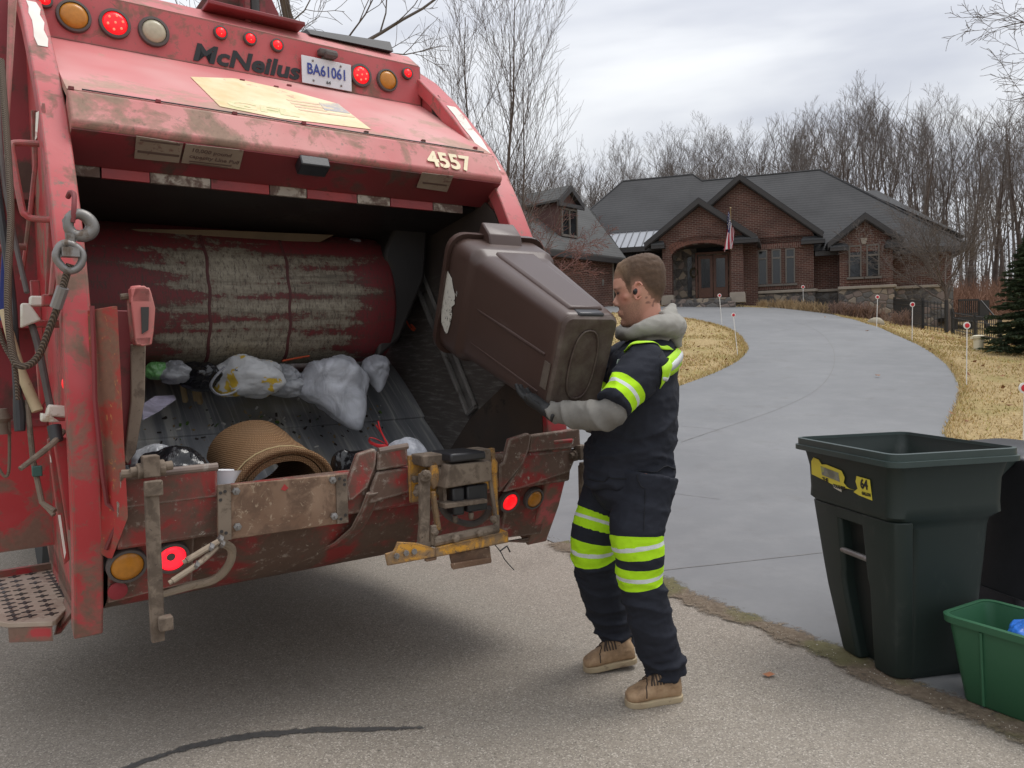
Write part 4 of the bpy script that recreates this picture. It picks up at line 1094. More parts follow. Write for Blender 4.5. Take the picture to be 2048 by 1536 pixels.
# red twigged maple before the garage
MAP = dict(ORN, depth=4, wob=0.12, up=-0.02, kids=(9, 8, 6, 5), ang=((0.5, 1.2), (0.4, 0.8), (0.4, 0.9), (0.4, 0.9)), len=((0.9, 1.5), (0.35, 0.55), (0.4, 0.6), (0.4, 0.7)), start=(0.45, 0.18, 0.2, 0.2), rmin=0.004)
b_ = at(1095, 600, 26.5); mt, mc = tree_meshes(604, 1.9, 0.075, MAP)
put_tree('red_twig_maple', mt, mc, (b_[0], b_[1], gz(b_[0], b_[1])), 'low bare maple with reddish weeping twigs before the garage', None, TWIGR, TWIGR, rz=0.4, sc=1.35)
# overhanging branches at the top right come from a tree standing outside the frame
b_ = at(2990, 640, 12.5); mt, mc = tree_meshes(733, 9.5, 0.15, dict(BIG, kids=(12, 8, 6, 4), rmin=0.005))
put_tree('roadside_tree', mt, mc, (b_[0], b_[1], gz(b_[0], b_[1])), 'bare tree whose branch tips hang in at the top right corner', None, BARK, TWIG, rz=0.2)
# dark spruce at the right edge
NEEDLE = NT('spruce needles'); _n = NEEDLE.noise(3.5, 4); _n2 = NEEDLE.noise(60, 3)
NEEDLE = NEEDLE.done(NEEDLE.mix(_n2, NEEDLE.ramp(_n, [(0.3, (0.016, 0.030, 0.018)), (0.7, (0.045, 0.075, 0.040))]), (0.07, 0.09, 0.05)), 0.9, spec=0.2)
g = onground(2066, 712); rs_ = random.Random(9); mt, mc = MB(), MB(); Hs = 2.7
mt.tube([(0, 0, -0.1), (0.03, 0, Hs * 0.5), (0, 0, Hs)], [0.11, 0.07, 0.015], 7)
for k in range(250):
    f = (k + rs_.random()) / 250; z = 0.12 + f * (Hs - 0.2); L = 1.0 * (1 - f) ** 0.8 + 0.10; a = k * 2.39996 + rs_.uniform(-.3, .3); L *= rs_.uniform(0.75, 1.1)
    d = np.array([math.cos(a), math.sin(a), 0.05 - 0.25 * (1 - f)])
    Q = branchpath(rs_, (0, 0, z), d, L, 4, 0.05, 0.03); mt.tube(Q, [0.018, 0.014, 0.01, 0.007, 0.004], 3, caps=False)
    for q in range(int(40 * L) + 8):
        ff = rs_.uniform(0.15, 1); i = min(int(ff * 4), 3); p = Q[i] + (Q[i + 1] - Q[i]) * (ff * 4 - i)
        aa = a + rs_.choice((-1, 1)) * rs_.uniform(0.4, 1.1); l = rs_.uniform(0.08, 0.18) * (1.2 - 0.5 * ff)
        dd = unit(np.array([math.cos(aa), math.sin(aa), rs_.uniform(-0.45, 0.15)])); sd = unit(np.cross(dd, [0, 0, 1]))
        mc.tube([p, p + dd * l * 0.5, p + dd * l], [0.012, 0.02, 0.003], 3, caps=False)
        for n_ in range(11):
            t_ = rs_.uniform(0.1, 1); c_ = p + dd * l * t_; nd = unit(dd * 0.6 + sd * rs_.uniform(-1, 1) + np.array([0, 0, rs_.uniform(-0.6, 0.7)])); w_ = np.cross(nd, [0.3, 0.5, 0.8]) * 0.008
            mc.add([c_ - w_, c_ + w_, c_ + nd * 0.055], [(0, 1, 2)])
sp_ = put_tree('spruce', mt, mc, g, 'dark green spruce at the right edge behind the lawn', None, BARK, NEEDLE)
# shrubs and dead ornamental grass along the foundation
def clump(seed, h, spread, n, mat):
    r = random.Random(seed); b = MB()
    for k in range(n):
        a = r.uniform(0, 6.28); s_ = abs(r.gauss(0, 0.45)); d = np.array([math.cos(a) * s_, math.sin(a) * s_, 1])
        Q = branchpath(r, (r.gauss(0, spread * 0.22), r.gauss(0, spread * 0.22), -0.03), d, h * r.uniform(0.55, 1.05), 4, 0.14, -0.03)
        b.tube(Q, [0.012, 0.011, 0.009, 0.007, 0.003], 3, caps=False)
        if mat == 1:
            for q in range(4):
                Q2 = branchpath(r, Q[2] + (Q[4] - Q[2]) * r.random(), d + np.array([r.gauss(0, .7), r.gauss(0, .7), 0]), h * 0.3, 2, 0.2, 0); b.tube(Q2, [0.008, 0.006, 0.003], 3, caps=False)
    return b
TANG = plain('tan dead grass', (0.42, 0.30, 0.17), 0.95, var=0.35, scale=5, spec=0.1); PINKB = plain('brown bare shrub', (0.25, 0.165, 0.13), 0.95, var=0.35, scale=5, spec=0.1)
tc_ = [clump(70 + i, 0.48, 0.7, 150, 0) for i in range(2)]; bc_ = [clump(80 + i, 0.55, 0.9, 90, 1) for i in range(2)]
cl = [(1526, 602, 0, .8), (1553, 605, 0, 1), (1577, 607, 0, 1.1), (1596, 609, 0, 1.1), (1618, 612, 0, 1.1), (1642, 616, 0, 1.1), (1680, 624, 1, 1.1), (1708, 631, 1, 1.15), (1732, 637, 1, 1.2), (1755, 641, 1, .8), (1810, 652, 1, 1.1)]
first = {}
for k, (x, y, kind, s_) in enumerate(cl):
    hq = HF.py(x, y, -1.0 if x < 1660 else -1.25); p = HF.wor((hq[0], hq[1], 0)); p[2] = gz(p[0], p[1])
    if x > 1790: p = onground(x, y)
    if (kind, k % 2) not in first:
        o = (tc_ if kind == 0 else bc_)[k % 2].obj('dead_grass_clump' if kind == 0 else 'bare_shrub', TANG if kind == 0 else PINKB, smooth=0); first[(kind, k % 2)] = o
    else: o = first[(kind, k % 2)].copy(); COL.objects.link(o)
    o.location = tuple(p); o.scale = (s_,) * 3; o.rotation_euler = (0, 0, k * 1.3)
    tag(o, 'clump of tan dead grass beneath the triple window' if kind == 0 and x < 1600 else 'clump of tan dead grass where brick wall meets fieldstone' if kind == 0 else 'leafless brown shrub behind the iron fence' if x > 1780 else 'leafless brown shrub in the row before the fieldstone wall', 'shrub',
        ('grass clumps by the windows' if x < 1600 else 'grass clumps by the corner') if kind == 0 else ('shrubs by the stone wall' if x < 1780 else None))
ROCKM = plain('pale boulder', (0.33, 0.29, 0.22), 0.9, var=0.3, scale=6, bstr=0.4)
for x, y, s_, lab in ((1478, 604, 0.34, 'yellowish boulder beside the right porch column'), (1512, 606, 0.38, 'flat pale boulder at the lawn corner under the windows'), (1752, 648, 0.3, 'pale square rock at the foot of the fieldstone wall')):
    p = onground(x, y); b = MB(); b.ball((0, 0, 0.1 * s_), (s_, s_ * 0.8, s_ * 0.7), rotm(0, 0.1, x), 12, 8)
    o = b.obj('boulder', ROCKM, smooth=60); o.location = tuple(p); tag(o, lab, 'boulder')
    co = np.array([v.co for v in o.data.vertices]); setco(o.data, co * np.array([[1 + 0.18 * mnoise.noise(Vector(c * 5 + x))] for c in co]))
# ------------------------------------------------------------------ the rear loading garbage truck (TF axes: x right, y forward, z up)
truck = empty('garbage_truck', (TF.o[0], TF.o[1], 0), TF.ang)
tag(truck, 'red mud stained rear loading garbage truck with its hopper open and tail lamps lit', 'garbage truck')
def Q(x, y, v): return TF.py(x, y, -v)               # photo pixel on the plane v metres behind the lamp panel
def tpl(x, y, p0, n):                                # photo pixel on any plane of the truck
    p0, n = np.array(p0, float), np.array(n, float); o = TF.loc(CAMP); d = TF.loc(CAMP + ray(x, y)) - o
    return o + d * (((p0 - o) @ n) / (d @ n))
def tp(name, m, fn, parent=None, bevel=0.0, smooth=30, label=None):
    b = MB(); fn(b)
    if name in SPLIT:                                # one object for each piece
        parts = pieces(b)
        for q in parts: o = q.obj(name, m, parent or truck, bevel, smooth, fix=True)
        return o
    o = b.obj(name, m, parent or truck, bevel, smooth, fix=True)
    if label: o['label'] = label
    return o
SPLIT = {'rivet', 'bolt', 'bolt_hole', 'plate_edge', 'rib', 'brace', 'hazard_strip', 'hose_clamp', 'diode', 'flag_stripe', 'print', 'tread_hole', 'air_hose', 'blade_rib', 'lift_link', 'green_print', 'roller_block'}
def pieces(b):
    par = list(range(len(b.v)))
    def find(i):
        while par[i] != i: par[i] = par[par[i]]; i = par[i]
        return i
    for f in b.f:
        for k in f[1:]: par[find(k)] = find(f[0])
    out = {}
    for f in b.f: out.setdefault(find(f[0]), []).append(f)
    res = []
    for fs in out.values():
        ids = sorted({i for f in fs for i in f}); mp = {i: k for k, i in enumerate(ids)}
        q = MB(); q.add([b.v[i] for i in ids], [tuple(mp[i] for i in f) for f in fs]); res.append(q)
    return res
def slab(b, pix, v, th=0.02): b.prism([Q(x, y, v) for x, y in pix], (0, th, 0))
XL0, XL1, XR0, XR1 = -0.235, -0.145, 1.745, 1.865
PROF = [(-1.5, 3.47), (-1.2, 3.38), (-0.9, 3.24), (-0.58, 3.04), (-0.38, 2.88), (-0.2, 2.71), (-0.03, 2.54), (0.1, 2.39), (0.22, 2.2), (0.33, 2.0), (0.42, 1.8), (0.48, 1.58), (0.52, 1.35), (0.55, 1.18), (0.555, 1.05)]
PL = PROF[:-3] + [(0.51, 1.35), (0.52, 1.07), (0.50, 0.82), (0.44, 0.62), (0.385, 0.485)]
PR = PROF + [(0.60, 1.02), (0.545, 0.84), (0.48, 0.68), (0.37, 0.48)]
def inset(P, d):
    out = []
    for i, p in enumerate(P):
        t_ = unit(np.array(P[min(i + 1, len(P) - 1)]) - np.array(P[max(i - 1, 0)])); n = np.array([t_[1], -t_[0]])
        out.append(tuple(np.array(p) + n * d))
    return out
def flange(b, P, x0, x1, d):
    I = inset(P, d); ring = list(P) + I[::-1]
    b.prism([(x0, -v, h) for v, h in ring], (x1 - x0, 0, 0))
tp('tailgate_flange', RED, lambda b: flange(b, PL, XL0, XL1, 0.075), bevel=0.006, smooth=40)
tp('tailgate_flange', RED, lambda b: flange(b, PR, XR0, XR1, 0.075), bevel=0.006, smooth=40)
def cheek(b, P, x0, x1):
    I = inset(P, 0.05)
    b.prism([(x0, -v, h) for v, h in I] + [(x0, 0.9, 0.5), (x0, 1.6, 0.8), (x0, 1.6, 3.42)], (x1 - x0, 0, 0))
tp('side_panel', RED, lambda b: cheek(b, PL, -0.195, -0.165)); tp('side_panel', RED, lambda b: cheek(b, PR, XR0 + 0.03, XR0 + 0.06))
# white decal remnants on the flanges
def decal(P, x0, x1, k0, k1):
    O = inset(P, -0.0025)
    def fn(b):
        idx = np.linspace(k0, k1, 7)
        pts = []
        for k in idx:
            i = int(min(k, len(O) - 2)); f = k - i; q = np.array(O[i]) * (1 - f) + np.array(O[i + 1]) * f; pts.append(q)
        b.grid(np.array([[(x0 + 0.004 * math.sin(j * 2.3), -q[0], q[1]), (x1 - 0.006 * math.sin(j * 3.1 + 1), -q[0], q[1])] for j, q in enumerate(pts)]))
    tp('flange_decal', WHITEDECAL, fn)
decal(PL, XL0 + 0.03, XL1 - 0.018, 3.15, 5.0); decal(PR, XR0 + 0.025, XR1 - 0.03, 4.3, 7.0)
# upper lamp panel, chamfer, slope, brow, underside
vP = -0.6
def body_sheet(b, prof, x0, x1): b.grid(np.array([[(x0 + (x1 - x0) * k / 8, -v, h) for v, h in prof] for k in range(9)]))
tp('lamp_panel', RED, lambda b: b.prism([(XL1, -vP, 2.9), (XR0 + 0.02, -vP, 2.9), (XR0 + 0.02, -vP, 3.125), (XL1, -vP, 3.125)], (0, 0.03, 0)))
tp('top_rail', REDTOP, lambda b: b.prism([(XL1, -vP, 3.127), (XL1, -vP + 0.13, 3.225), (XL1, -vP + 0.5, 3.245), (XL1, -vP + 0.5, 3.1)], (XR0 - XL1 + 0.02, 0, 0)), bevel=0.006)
EX, EZ = np.array([1.0, 0, 0]), np.array([0, 0, 1.0])
SL0, SL1 = np.array([0, 0.6, 2.898]), np.array([0, -0.12, 2.462]); SLN = unit(np.cross([1, 0, 0], SL1 - SL0))
if SLN[2] < 0: SLN = -SLN
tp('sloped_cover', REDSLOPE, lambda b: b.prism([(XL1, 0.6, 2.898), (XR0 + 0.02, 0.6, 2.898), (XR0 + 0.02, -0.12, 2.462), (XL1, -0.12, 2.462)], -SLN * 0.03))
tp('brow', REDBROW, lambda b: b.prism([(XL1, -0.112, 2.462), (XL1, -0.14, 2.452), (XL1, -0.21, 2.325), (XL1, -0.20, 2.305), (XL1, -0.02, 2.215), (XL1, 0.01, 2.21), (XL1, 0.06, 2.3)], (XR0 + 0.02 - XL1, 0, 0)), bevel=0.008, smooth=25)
U0, U1 = np.array([0, -0.2, 2.305]), np.array([0, -0.02, 2.215]); UN = unit(np.cross([1, 0, 0], U1 - U0))
if UN[2] > 0: UN = -UN
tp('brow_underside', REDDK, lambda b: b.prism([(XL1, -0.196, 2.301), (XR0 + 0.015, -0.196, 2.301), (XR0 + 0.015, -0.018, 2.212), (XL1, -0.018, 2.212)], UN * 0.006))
def bolts(b):
    for x, y in ((142, 179), (316, 205), (469, 229), (607, 249), (732, 267), (846, 284), (950, 298)):
        p = tpl(x, y, SL1, SLN); b.box(p + SLN * 0.004, (0.018, 0.018, 0.012), rotm(0, 0, 0))
    for x, y in ((484, 162), (552, 175), (578, 172)):
        p = tpl(x, y, SL1, SLN); b.box(p + SLN * 0.003, (0.022, 0.014, 0.008))
tp('rivet', REDDK, bolts); tp('seam_line', DARKIN, lambda b: b.tube([(XL1 + 0.05, -0.118, 2.468), (0.5, -0.118, 2.469), (XR0 - 0.03, -0.118, 2.468)], 0.003, 4))
# faded company decal with little flag on the slope
DEC = [tpl(x, y, SL1, SLN) + SLN * 0.002 for x, y in ((381, 155), (470, 158), (570, 180), (676, 209), (742, 260), (640, 247), (560, 238), (440, 214))]
t = NT('sun bleached cream decal'); _a = t.noise(3.5, 5, 0.6); _b = t.noise(5, 4, off=(2, 2, 2))
c = t.ramp(_a, [(0.35, (0.72, 0.52, 0.28)), (0.6, (0.80, 0.70, 0.47))]); c = t.mix(t.ramp(_b, [(0.56, 0.0), (0.66, 0.6)]), c, (0.42, 0.48, 0.2)); c = t.mix(t.ramp(t.noise(11, 6, 0.75), [(0.62, 0.0), (0.68, 0.8)]), c, (0.52, 0.22, 0.18))
DECM = t.done(c, 0.6)
dcl = tp('company_decal', DECM, lambda b: b.plate(DEC, 0.0015))
FLB = grime('faded flag blue', (0.36, 0.36, 0.42), (0.46, 0.42, 0.40), (0.7, 0.58, 0.38), 0.9, 14, 0.7); FLR = grime('faded flag red', (0.66, 0.42, 0.31), (0.7, 0.5, 0.35), (0.74, 0.6, 0.4), 0.9, 14, 0.7); FLG = grime('faded green print', (0.55, 0.58, 0.30), (0.62, 0.60, 0.36), (0.74, 0.62, 0.40), 1.0, 14, 0.7)
def sq(pts): return [tpl(x, y, SL1, SLN) + SLN * 0.004 for x, y in pts]
tp('flag_print', FLB, lambda b: b.plate(sq([(637, 207), (676, 209), (700, 229), (650, 222)]), 0.001), parent=dcl)
def stripes(b):
    for k in range(4):
        y = 201 + k * 6.5; b.plate(sq([(572 + k * 8, y - 1), (636 + k * 7, y + 8), (640 + k * 7, y + 11), (576 + k * 8, y + 2)]), 0.001)
    b.plate(sq([(655, 227), (705, 233), (710, 237), (658, 231)]), 0.001)
tp('flag_stripe', FLR, stripes, parent=dcl)
SU = unit(np.array([0, 0.72, 0.436]))
_g0 = tpl(452, 213, SL1, SLN) + SLN * 0.004; _g1 = tpl(570, 228, SL1, SLN) + SLN * 0.004
lettering('green_print', 'GFL', FLG, dcl, _g0, EX, SU, 0.15, shear=0.2, bold=0.004, depth=0.0005, sx=1.25)
# lettering on the lamp panel, number on the brow, stickers
p0 = Q(384, 119, vP); p1 = Q(600, 160, vP)
lettering('lettering', 'McNeilus', INK, truck, p0 + np.array([0, -0.002, 0.0]), EX, EZ, 0.118, shear=0.22, bold=0.004, depth=0.0012, sx=(p1[0] - p0[0]) / 0.455)
MUDPATCH = grime('old mud patch', (0.30, 0.19, 0.14), (0.36, 0.2, 0.16), (0.2, 0.12, 0.09), 0.6, 9, 0.8)
BR = unit(np.array([0, -0.07, -0.127]))                # down the brow face
p0 = tpl(858, 331, (0, -0.176, 2.388), (0, -0.127, 0.07)); p1 = tpl(958, 343, (0, -0.176, 2.388), (0, -0.127, 0.07))
lettering('number', '4557', CREAM, truck, p0 + np.array([0, -0.006, 0.0]), EX, -BR, 0.128, bold=0.004, sx=(p1[0] - p0[0]) / 0.30)
def upt(x, y): return tpl(x, y, (0, -0.2, 2.299), UN)
UD = unit(U1 - U0)                                     # forward and down along the underside: text 'down'
def ustick(name, pix, m): return tp(name, m, lambda b: b.plate([upt(x, y) + UN * 0.008 for x, y in pix], 0.0015))
s1 = ustick('warning_sticker', [(272, 268), (366, 283), (357, 322), (268, 313)], STICK)
tp('print', REDDISHINK, lambda b: [b.plate([upt(x, y) + UN * 0.0105 for x, y in q], 0.001) for q in ([(275, 296), (358, 306), (357, 310), (274, 300)], [(280, 274), (360, 284), (359, 287), (279, 277)])], parent=s1)
s2 = ustick('capacity_sticker', [(371, 284), (487, 297), (478, 335), (362, 322)], STICK)
a0, a1 = upt(381, 298), upt(470, 311)
ux = unit(a1 - a0); uy = unit(np.cross(UN, ux)); uy = uy if uy[2] > 0 else -uy
if np.cross(ux, uy) @ UN < 0: uy = -uy
for k, (txt, sz) in enumerate((('10,000 pound', 0.030), ('capacity Line Pull', 0.030))):
    q0 = upt(381 - 4 * k, 299 + 12 * k) + UN * 0.0095
    lettering('print', txt, REDDISHINK, s2, q0, ux, uy, sz, bold=0.0005, depth=0.0005, sx=0.95)
tp('print', REDDISHINK, lambda b: [b.plate([upt(x, y) + UN * 0.0105 for x, y in q], 0.001) for q in ([(378, 317), (462, 327), (462, 329), (378, 319)], [(378, 321), (455, 331), (455, 333), (378, 323)])], parent=s2)
s3 = ustick('warning_sticker', [(843, 342), (906, 349), (893, 381), (832, 372)], STICK)
tp('print', REDDISHINK, lambda b: b.plate([upt(x, y) + UN * 0.0105 for x, y in [(845, 360), (893, 366), (892, 369), (844, 363)]], 0.001), parent=s3)
tp('rear_camera', BLACKPL, lambda b: b.box(upt(623, 323) + UN * 0.025, (0.13, 0.075, 0.05), rotm(-0.45, 0, 0)), bevel=0.006)
# reflective tape along the lip
for i, (x0, x1) in enumerate(((150, 200), (204, 300), (302, 422), (424, 540), (542, 615), (617, 716), (718, 782), (784, 868), (870, 928))):
    y0, y1 = 325 + (x0 - 150) * 0.109, 325 + (x1 - 150) * 0.109
    a, c_ = Q(x0, y0, 0.03), Q(x1, y1, 0.03)
    tp('reflective_tape', TAPEW if i % 2 == 0 else TAPER_, lambda b: b.box(((a[0] + c_[0]) / 2, -0.005, 2.195), (c_[0] - a[0], 0.02, 0.056)))
# lamps
def lamp(x, y, v, ro, rl, lens, dots=0, tilt=0.0, ring=False):
    p = Q(x, y, v); ax = np.array([0, -math.cos(tilt), -math.sin(tilt)])
    o = tp('lamp', GREYRUB, lambda b: b.lathe([(ro, 0), (ro, 0.012), (ro * 0.97, 0.02), (rl * 1.03, 0.022), (rl * 1.0, 0.012)], p, ax, 28), smooth=40)
    l = tp('lens', lens, lambda b: b.lathe([(rl, 0.013), (rl * 0.96, 0.02), (rl * 0.6, 0.026), (rl * 0.1, 0.028)], p, ax, 24), parent=o, smooth=60)
    if dots:
        def fn(b):
            pos = [(0, 0)] + [(0.62 * rl * math.cos(a), 0.62 * rl * math.sin(a)) for a in np.linspace(0.3, 6.58, dots)[:-1]]
            if dots == 2: pos = [(0, rl * 0.4), (0, -rl * 0.4)]
            up = np.array([0, -math.sin(tilt), math.cos(tilt)])
            for dx, dz_ in pos: b.ball(p + ax * 0.027 + EX * dx + up * dz_, rl * 0.11, None, 8, 5)
        tp('diode', GLOWDOT, fn, parent=o)
lamp(88, 2, vP, 0.034, 0.024, GLOWRED, 2)
lamp(147, 34, vP, 0.072, 0.058, AMBER); lamp(229, 49, vP, 0.068, 0.053, GLOWRED, 7); lamp(307, 65, vP, 0.070, 0.054, WHITELENS)
for q in ((440, 67), (499, 79), (553, 92), (813, 148)): lamp(*q, vP, 0.034, 0.025, GLOWRED, 2)
lamp(720, 152, vP, 0.064, 0.048, GLOWRED, 7); lamp(773, 162, vP, 0.064, 0.052, AMBER)
# licence plate and its light
PLT = plain('white licence plate', (0.66, 0.68, 0.72), 0.4, var=0.06); PBLUE = plain('blue plate characters', (0.03, 0.05, 0.28), 0.4)
a0, a1 = Q(604, 165, vP + 0.02), Q(703, 181, vP + 0.02)
pw = a1[0] - a0[0]; ph = Q(604, 110, vP + 0.02)[2] - a0[2]
plate = tp('licence_plate', PLT, lambda b: b.box((a0[0] + pw / 2, 0.6 - 0.022, a0[2] + ph / 2), (pw, 0.004, ph)), bevel=0.0015)
lettering('characters', 'BA61061', PBLUE, plate, (a0[0] + pw * 0.5, 0.6 - 0.026, a0[2] + ph * 0.36), EX, EZ, ph * 0.56, bold=0.001, sx=0.76, align='CENTER')
lettering('characters', '64', INK, plate, (a0[0] + pw * 0.52, 0.6 - 0.026, a0[2] + ph * 0.1), EX, EZ, ph * 0.18, align='CENTER')
tp('bolt', STEEL, lambda b: [b.ball((a0[0] + pw * fx, 0.6 - 0.027, a0[2] + ph * fz), 0.006, None, 8, 5) for fx, fz in ((0.22, 0.86), (0.78, 0.86), (0.22, 0.14), (0.78, 0.14))], parent=plate)
p = Q(656, 106, vP + 0.03); tp('plate_light', GREYRUB, lambda b: (b.box(p + (0, 0.01, 0.0), (0.10, 0.05, 0.035)), b.box(p + (0.01, -0.01, -0.012), (0.07, 0.05, 0.03)), b.box(p + (0, 0.02, -0.03), (0.06, 0.02, 0.03))), bevel=0.008)
# top: rubber flap, hoist bracket
a0 = Q(615, 72, -0.72); a1 = Q(778, 103, -0.72)
tp('rubber_flap', RUBBER, lambda b: b.prism([(a0[0], 0.68, 3.205), (a1[0], 0.66, 3.205), (a1[0], 0.70, 3.275), (a0[0], 0.74, 3.255)], (0, 0.12, 0.01)), bevel=0.004)
c0 = Q(500, 40, -0.8); cx_ = c0[0]
tp('hoist_bracket', REDDK, lambda b: (b.prism([(cx_ - 0.30, 0.80, 3.22), (cx_ + 0.21, 0.80, 3.22), (cx_ + 0.02, 0.80, 3.62), (cx_ - 0.05, 0.80, 3.62)], (0, 0.03, 0)), b.box((cx_ - 0.045, 0.76, 3.5), (0.03, 0.14, 0.6)), b.box((cx_ + 0.02, 0.77, 3.5), (0.075, 0.12, 0.6)), b.box((cx_ - 0.02, 0.75, 3.22), (0.5, 0.3, 0.02))), bevel=0.004)
tp('hoist_cylinder', DARKIN, lambda b: b.tube([(cx_ - 0.005, 0.72, 3.24), (cx_ - 0.005, 0.72, 4.0)], 0.032, 12))
# flame cut hole in the right cheek
hp_ = [TF.px(x, y, XR0 + 0.027) for x, y in ((876, 190), (886, 203), (875, 236), (866, 232), (862, 213), (868, 196))]
tp('slot', DARKIN, lambda b: b.prism(hp_, (0.002, 0, 0)))
# ---- inside the hopper
def inner(b, P, x0, x1):
    I = inset(P, 0.085); pts = [q for q in I if q[1] < 2.32]
    b.prism([(x0, 0.06, 2.32)] + [(x0, -v, h) for v, h in pts] + [(x0, 0.3, 0.45), (x0, 1.6, 1.0), (x0, 1.6, 2.32)], (x1 - x0, 0, 0))
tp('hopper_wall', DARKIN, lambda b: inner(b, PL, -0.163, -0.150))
t = NT('scuffed side wall steel')
_n = t.noise(3, 6, 0.65, stretch=(0.3, 0.3, 0.3)); _s = t.noise(16, 8, 0.75, stretch=(1, 0.35, 3.2), rot=(0.95, 0, 0))
c = t.ramp(_n, [(0.35, (0.08, 0.065, 0.06)), (0.6, (0.12, 0.10, 0.088)), (0.75, (0.17, 0.055, 0.05))])
_z = t.n.new('ShaderNodeMapRange'); _z.inputs[1].default_value = 1.95; _z.inputs[2].default_value = 1.6; t.l.new(t.sep(2), _z.inputs[0])
c = t.mix(t.math('MULTIPLY', t.ramp(_s, [(0.50, 0.1), (0.72, 0.8)]), _z.outputs[0]), c, (0.42, 0.415, 0.39))
WALLST = t.done(c, 0.5, 0.3, bump=_s, bstr=0.1)
tp('hopper_wall', WALLST, lambda b: inner(b, PR, XR0 + 0.005, XR0 + 0.02))
FL = [(0.50, 0.97), (0.43, 0.82), (0.31, 0.71), (0.14, 0.65), (-0.06, 0.67), (-0.25, 0.77), (-0.42, 0.90), (-0.60, 1.03), (-0.64, 1.06), (-0.66, 1.10), (-1.0, 1.36), (-1.6, 1.7)]
FLs = [tuple(q) for q in smoothpath([(a, b_, 0) for a, b_ in FL], 3)]
tp('hopper_floor', FLOORST, lambda b: b.grid(np.array([[(-0.15 + (XR0 + 0.15) * k / 8, -q[0], q[1]) for q in FLs] for k in range(9)])), smooth=60)
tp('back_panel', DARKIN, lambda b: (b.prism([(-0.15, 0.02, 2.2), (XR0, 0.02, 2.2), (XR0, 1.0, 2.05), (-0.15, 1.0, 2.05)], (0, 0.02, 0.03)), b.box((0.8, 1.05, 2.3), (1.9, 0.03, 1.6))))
# packer blade: rounded, worn
BP = [(-0.78, 2.13), (-0.62, 2.10), (-0.5, 2.03), (-0.425, 1.9), (-0.40, 1.74), (-0.42, 1.58), (-0.49, 1.46), (-0.62, 1.41), (-0.8, 1.44)]
BPs = [tuple(q) for q in smoothpath([(a, b_, 0) for a, b_ in BP], 4)]
def blade_(b):
    n = 10; rings = []
    cx, cz = -0.62, 1.76
    for k in range(n + 1):
        x = -0.10 + 1.54 * k / n; rings.append([(x, -q[0], q[1]) for q in BPs])
    for f_, dx in ((0.9, 0.025), (0.75, 0.05), (0.4, 0.06)):
        rings.append([(1.44 + dx, -(cx + (q[0] - cx) * f_), cz + (q[1] - cz) * f_) for q in BPs])
    b.loft(rings)
tp('packer_blade', BLADE, blade_, smooth=50)
tp('blade_rib', plain('worn rib paint', (0.085, 0.024, 0.024), 0.7, var=0.6, scale=30), lambda b: [b.tube([(x + 0.004 * math.sin(q[1] * 40), -q[0] + 0.003, q[1]) for q in BPs[6:-6]], 0.011, 5, flat=0.5) for x in (0.47, 0.86)])
tp('blade_arm', DARKIN, lambda b: (b.prism([Q(x, y, -0.45) for x, y in ((770, 498), (815, 400), (862, 400), (850, 560), (800, 680), (755, 718))], (0, 0.25, 0)), b.box((1.6, 0.9, 2.1), (0.2, 0.6, 0.6))), bevel=0.02)
tp('blade_arm', DARKIN, lambda b: b.box((-0.12, 0.6, 1.75), (0.06, 0.3, 0.75)), bevel=0.02)
BOARD = grime('dirty cardboard', (0.16, 0.11, 0.065), (0.12, 0.085, 0.05), (0.05, 0.035, 0.025), 0.5, 8, 0.9)
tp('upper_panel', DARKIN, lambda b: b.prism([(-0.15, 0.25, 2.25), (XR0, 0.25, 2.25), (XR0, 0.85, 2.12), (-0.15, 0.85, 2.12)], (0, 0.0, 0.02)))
# guide rail on the right wall and lower corner plate
def guide(b):
    for (x0, y0), (x1, y1), r_ in (((806, 505), (936, 828), 0.016), ((838, 532), (950, 812), 0.012), ((936, 828), (950, 812), 0.014)):
        b.tube([TF.px(x0, y0, XR0 - 0.02), TF.px(x1, y1, XR0 - 0.02)], r_, 6)
    b.prism([TF.px(x, y, XR0 - 0.004) for x, y in ((815, 520), (838, 528), (948, 812), (938, 826))], (0.01, 0, 0))
tp('guide_rail', grime('scraped rail steel', (0.10, 0.095, 0.09), (0.2, 0.19, 0.18), (0.06, 0.045, 0.035), 0.5, 7, 0.5, metal=0.3), guide)
tp('corner_plate', grime('brown wear plate', (0.075, 0.05, 0.036), (0.055, 0.042, 0.035), (0.03, 0.024, 0.02), 0.5, 5, 0.7), lambda b: b.prism([TF.px(x, y, XR0 - 0.006) for x, y in ((868, 950), (940, 836), (1040, 740), (1082, 790), (1085, 880), (1060, 930))], (0.01, 0, 0)))
# ---- sill and belly
tp('belly', REDLOW, lambda b: b.grid(np.array([[(-0.12 + 1.97 * k / 10, -v, h) for v, h in [tuple(q)[:2] for q in smoothpath([(a, c_, 0) for a, c_ in ((0.50, 0.97), (0.47, 0.8), (0.40, 0.66), (0.27, 0.55), (0.08, 0.50), (-0.15, 0.52), (-0.5, 0.66), (-1.0, 1.0))], 3)]] for k in range(11)])), smooth=60)
tp('sill_beam', REDLOW, lambda b: b.prism([(-0.11, -0.57, 0.985), (-0.11, -0.585, 0.975), (-0.11, -0.56, 0.815), (-0.11, -0.50, 0.80), (-0.11, -0.50, 0.985)], (1.98, 0, 0)), bevel=0.008)
tp('sill_plate', REDLOW, lambda b: b.prism([(-0.10, -0.585, 0.955), (0.212, -0.585, 0.955), (0.212, -0.60, 1.06), (-0.10, -0.60, 1.06)], (0, 0.02, 0)), bevel=0.005)
tp('sill_lip', LIPM, lambda b: b.tube([(-0.10, -0.592, 1.064), (0.214, -0.592, 1.064)], 0.015, 10))
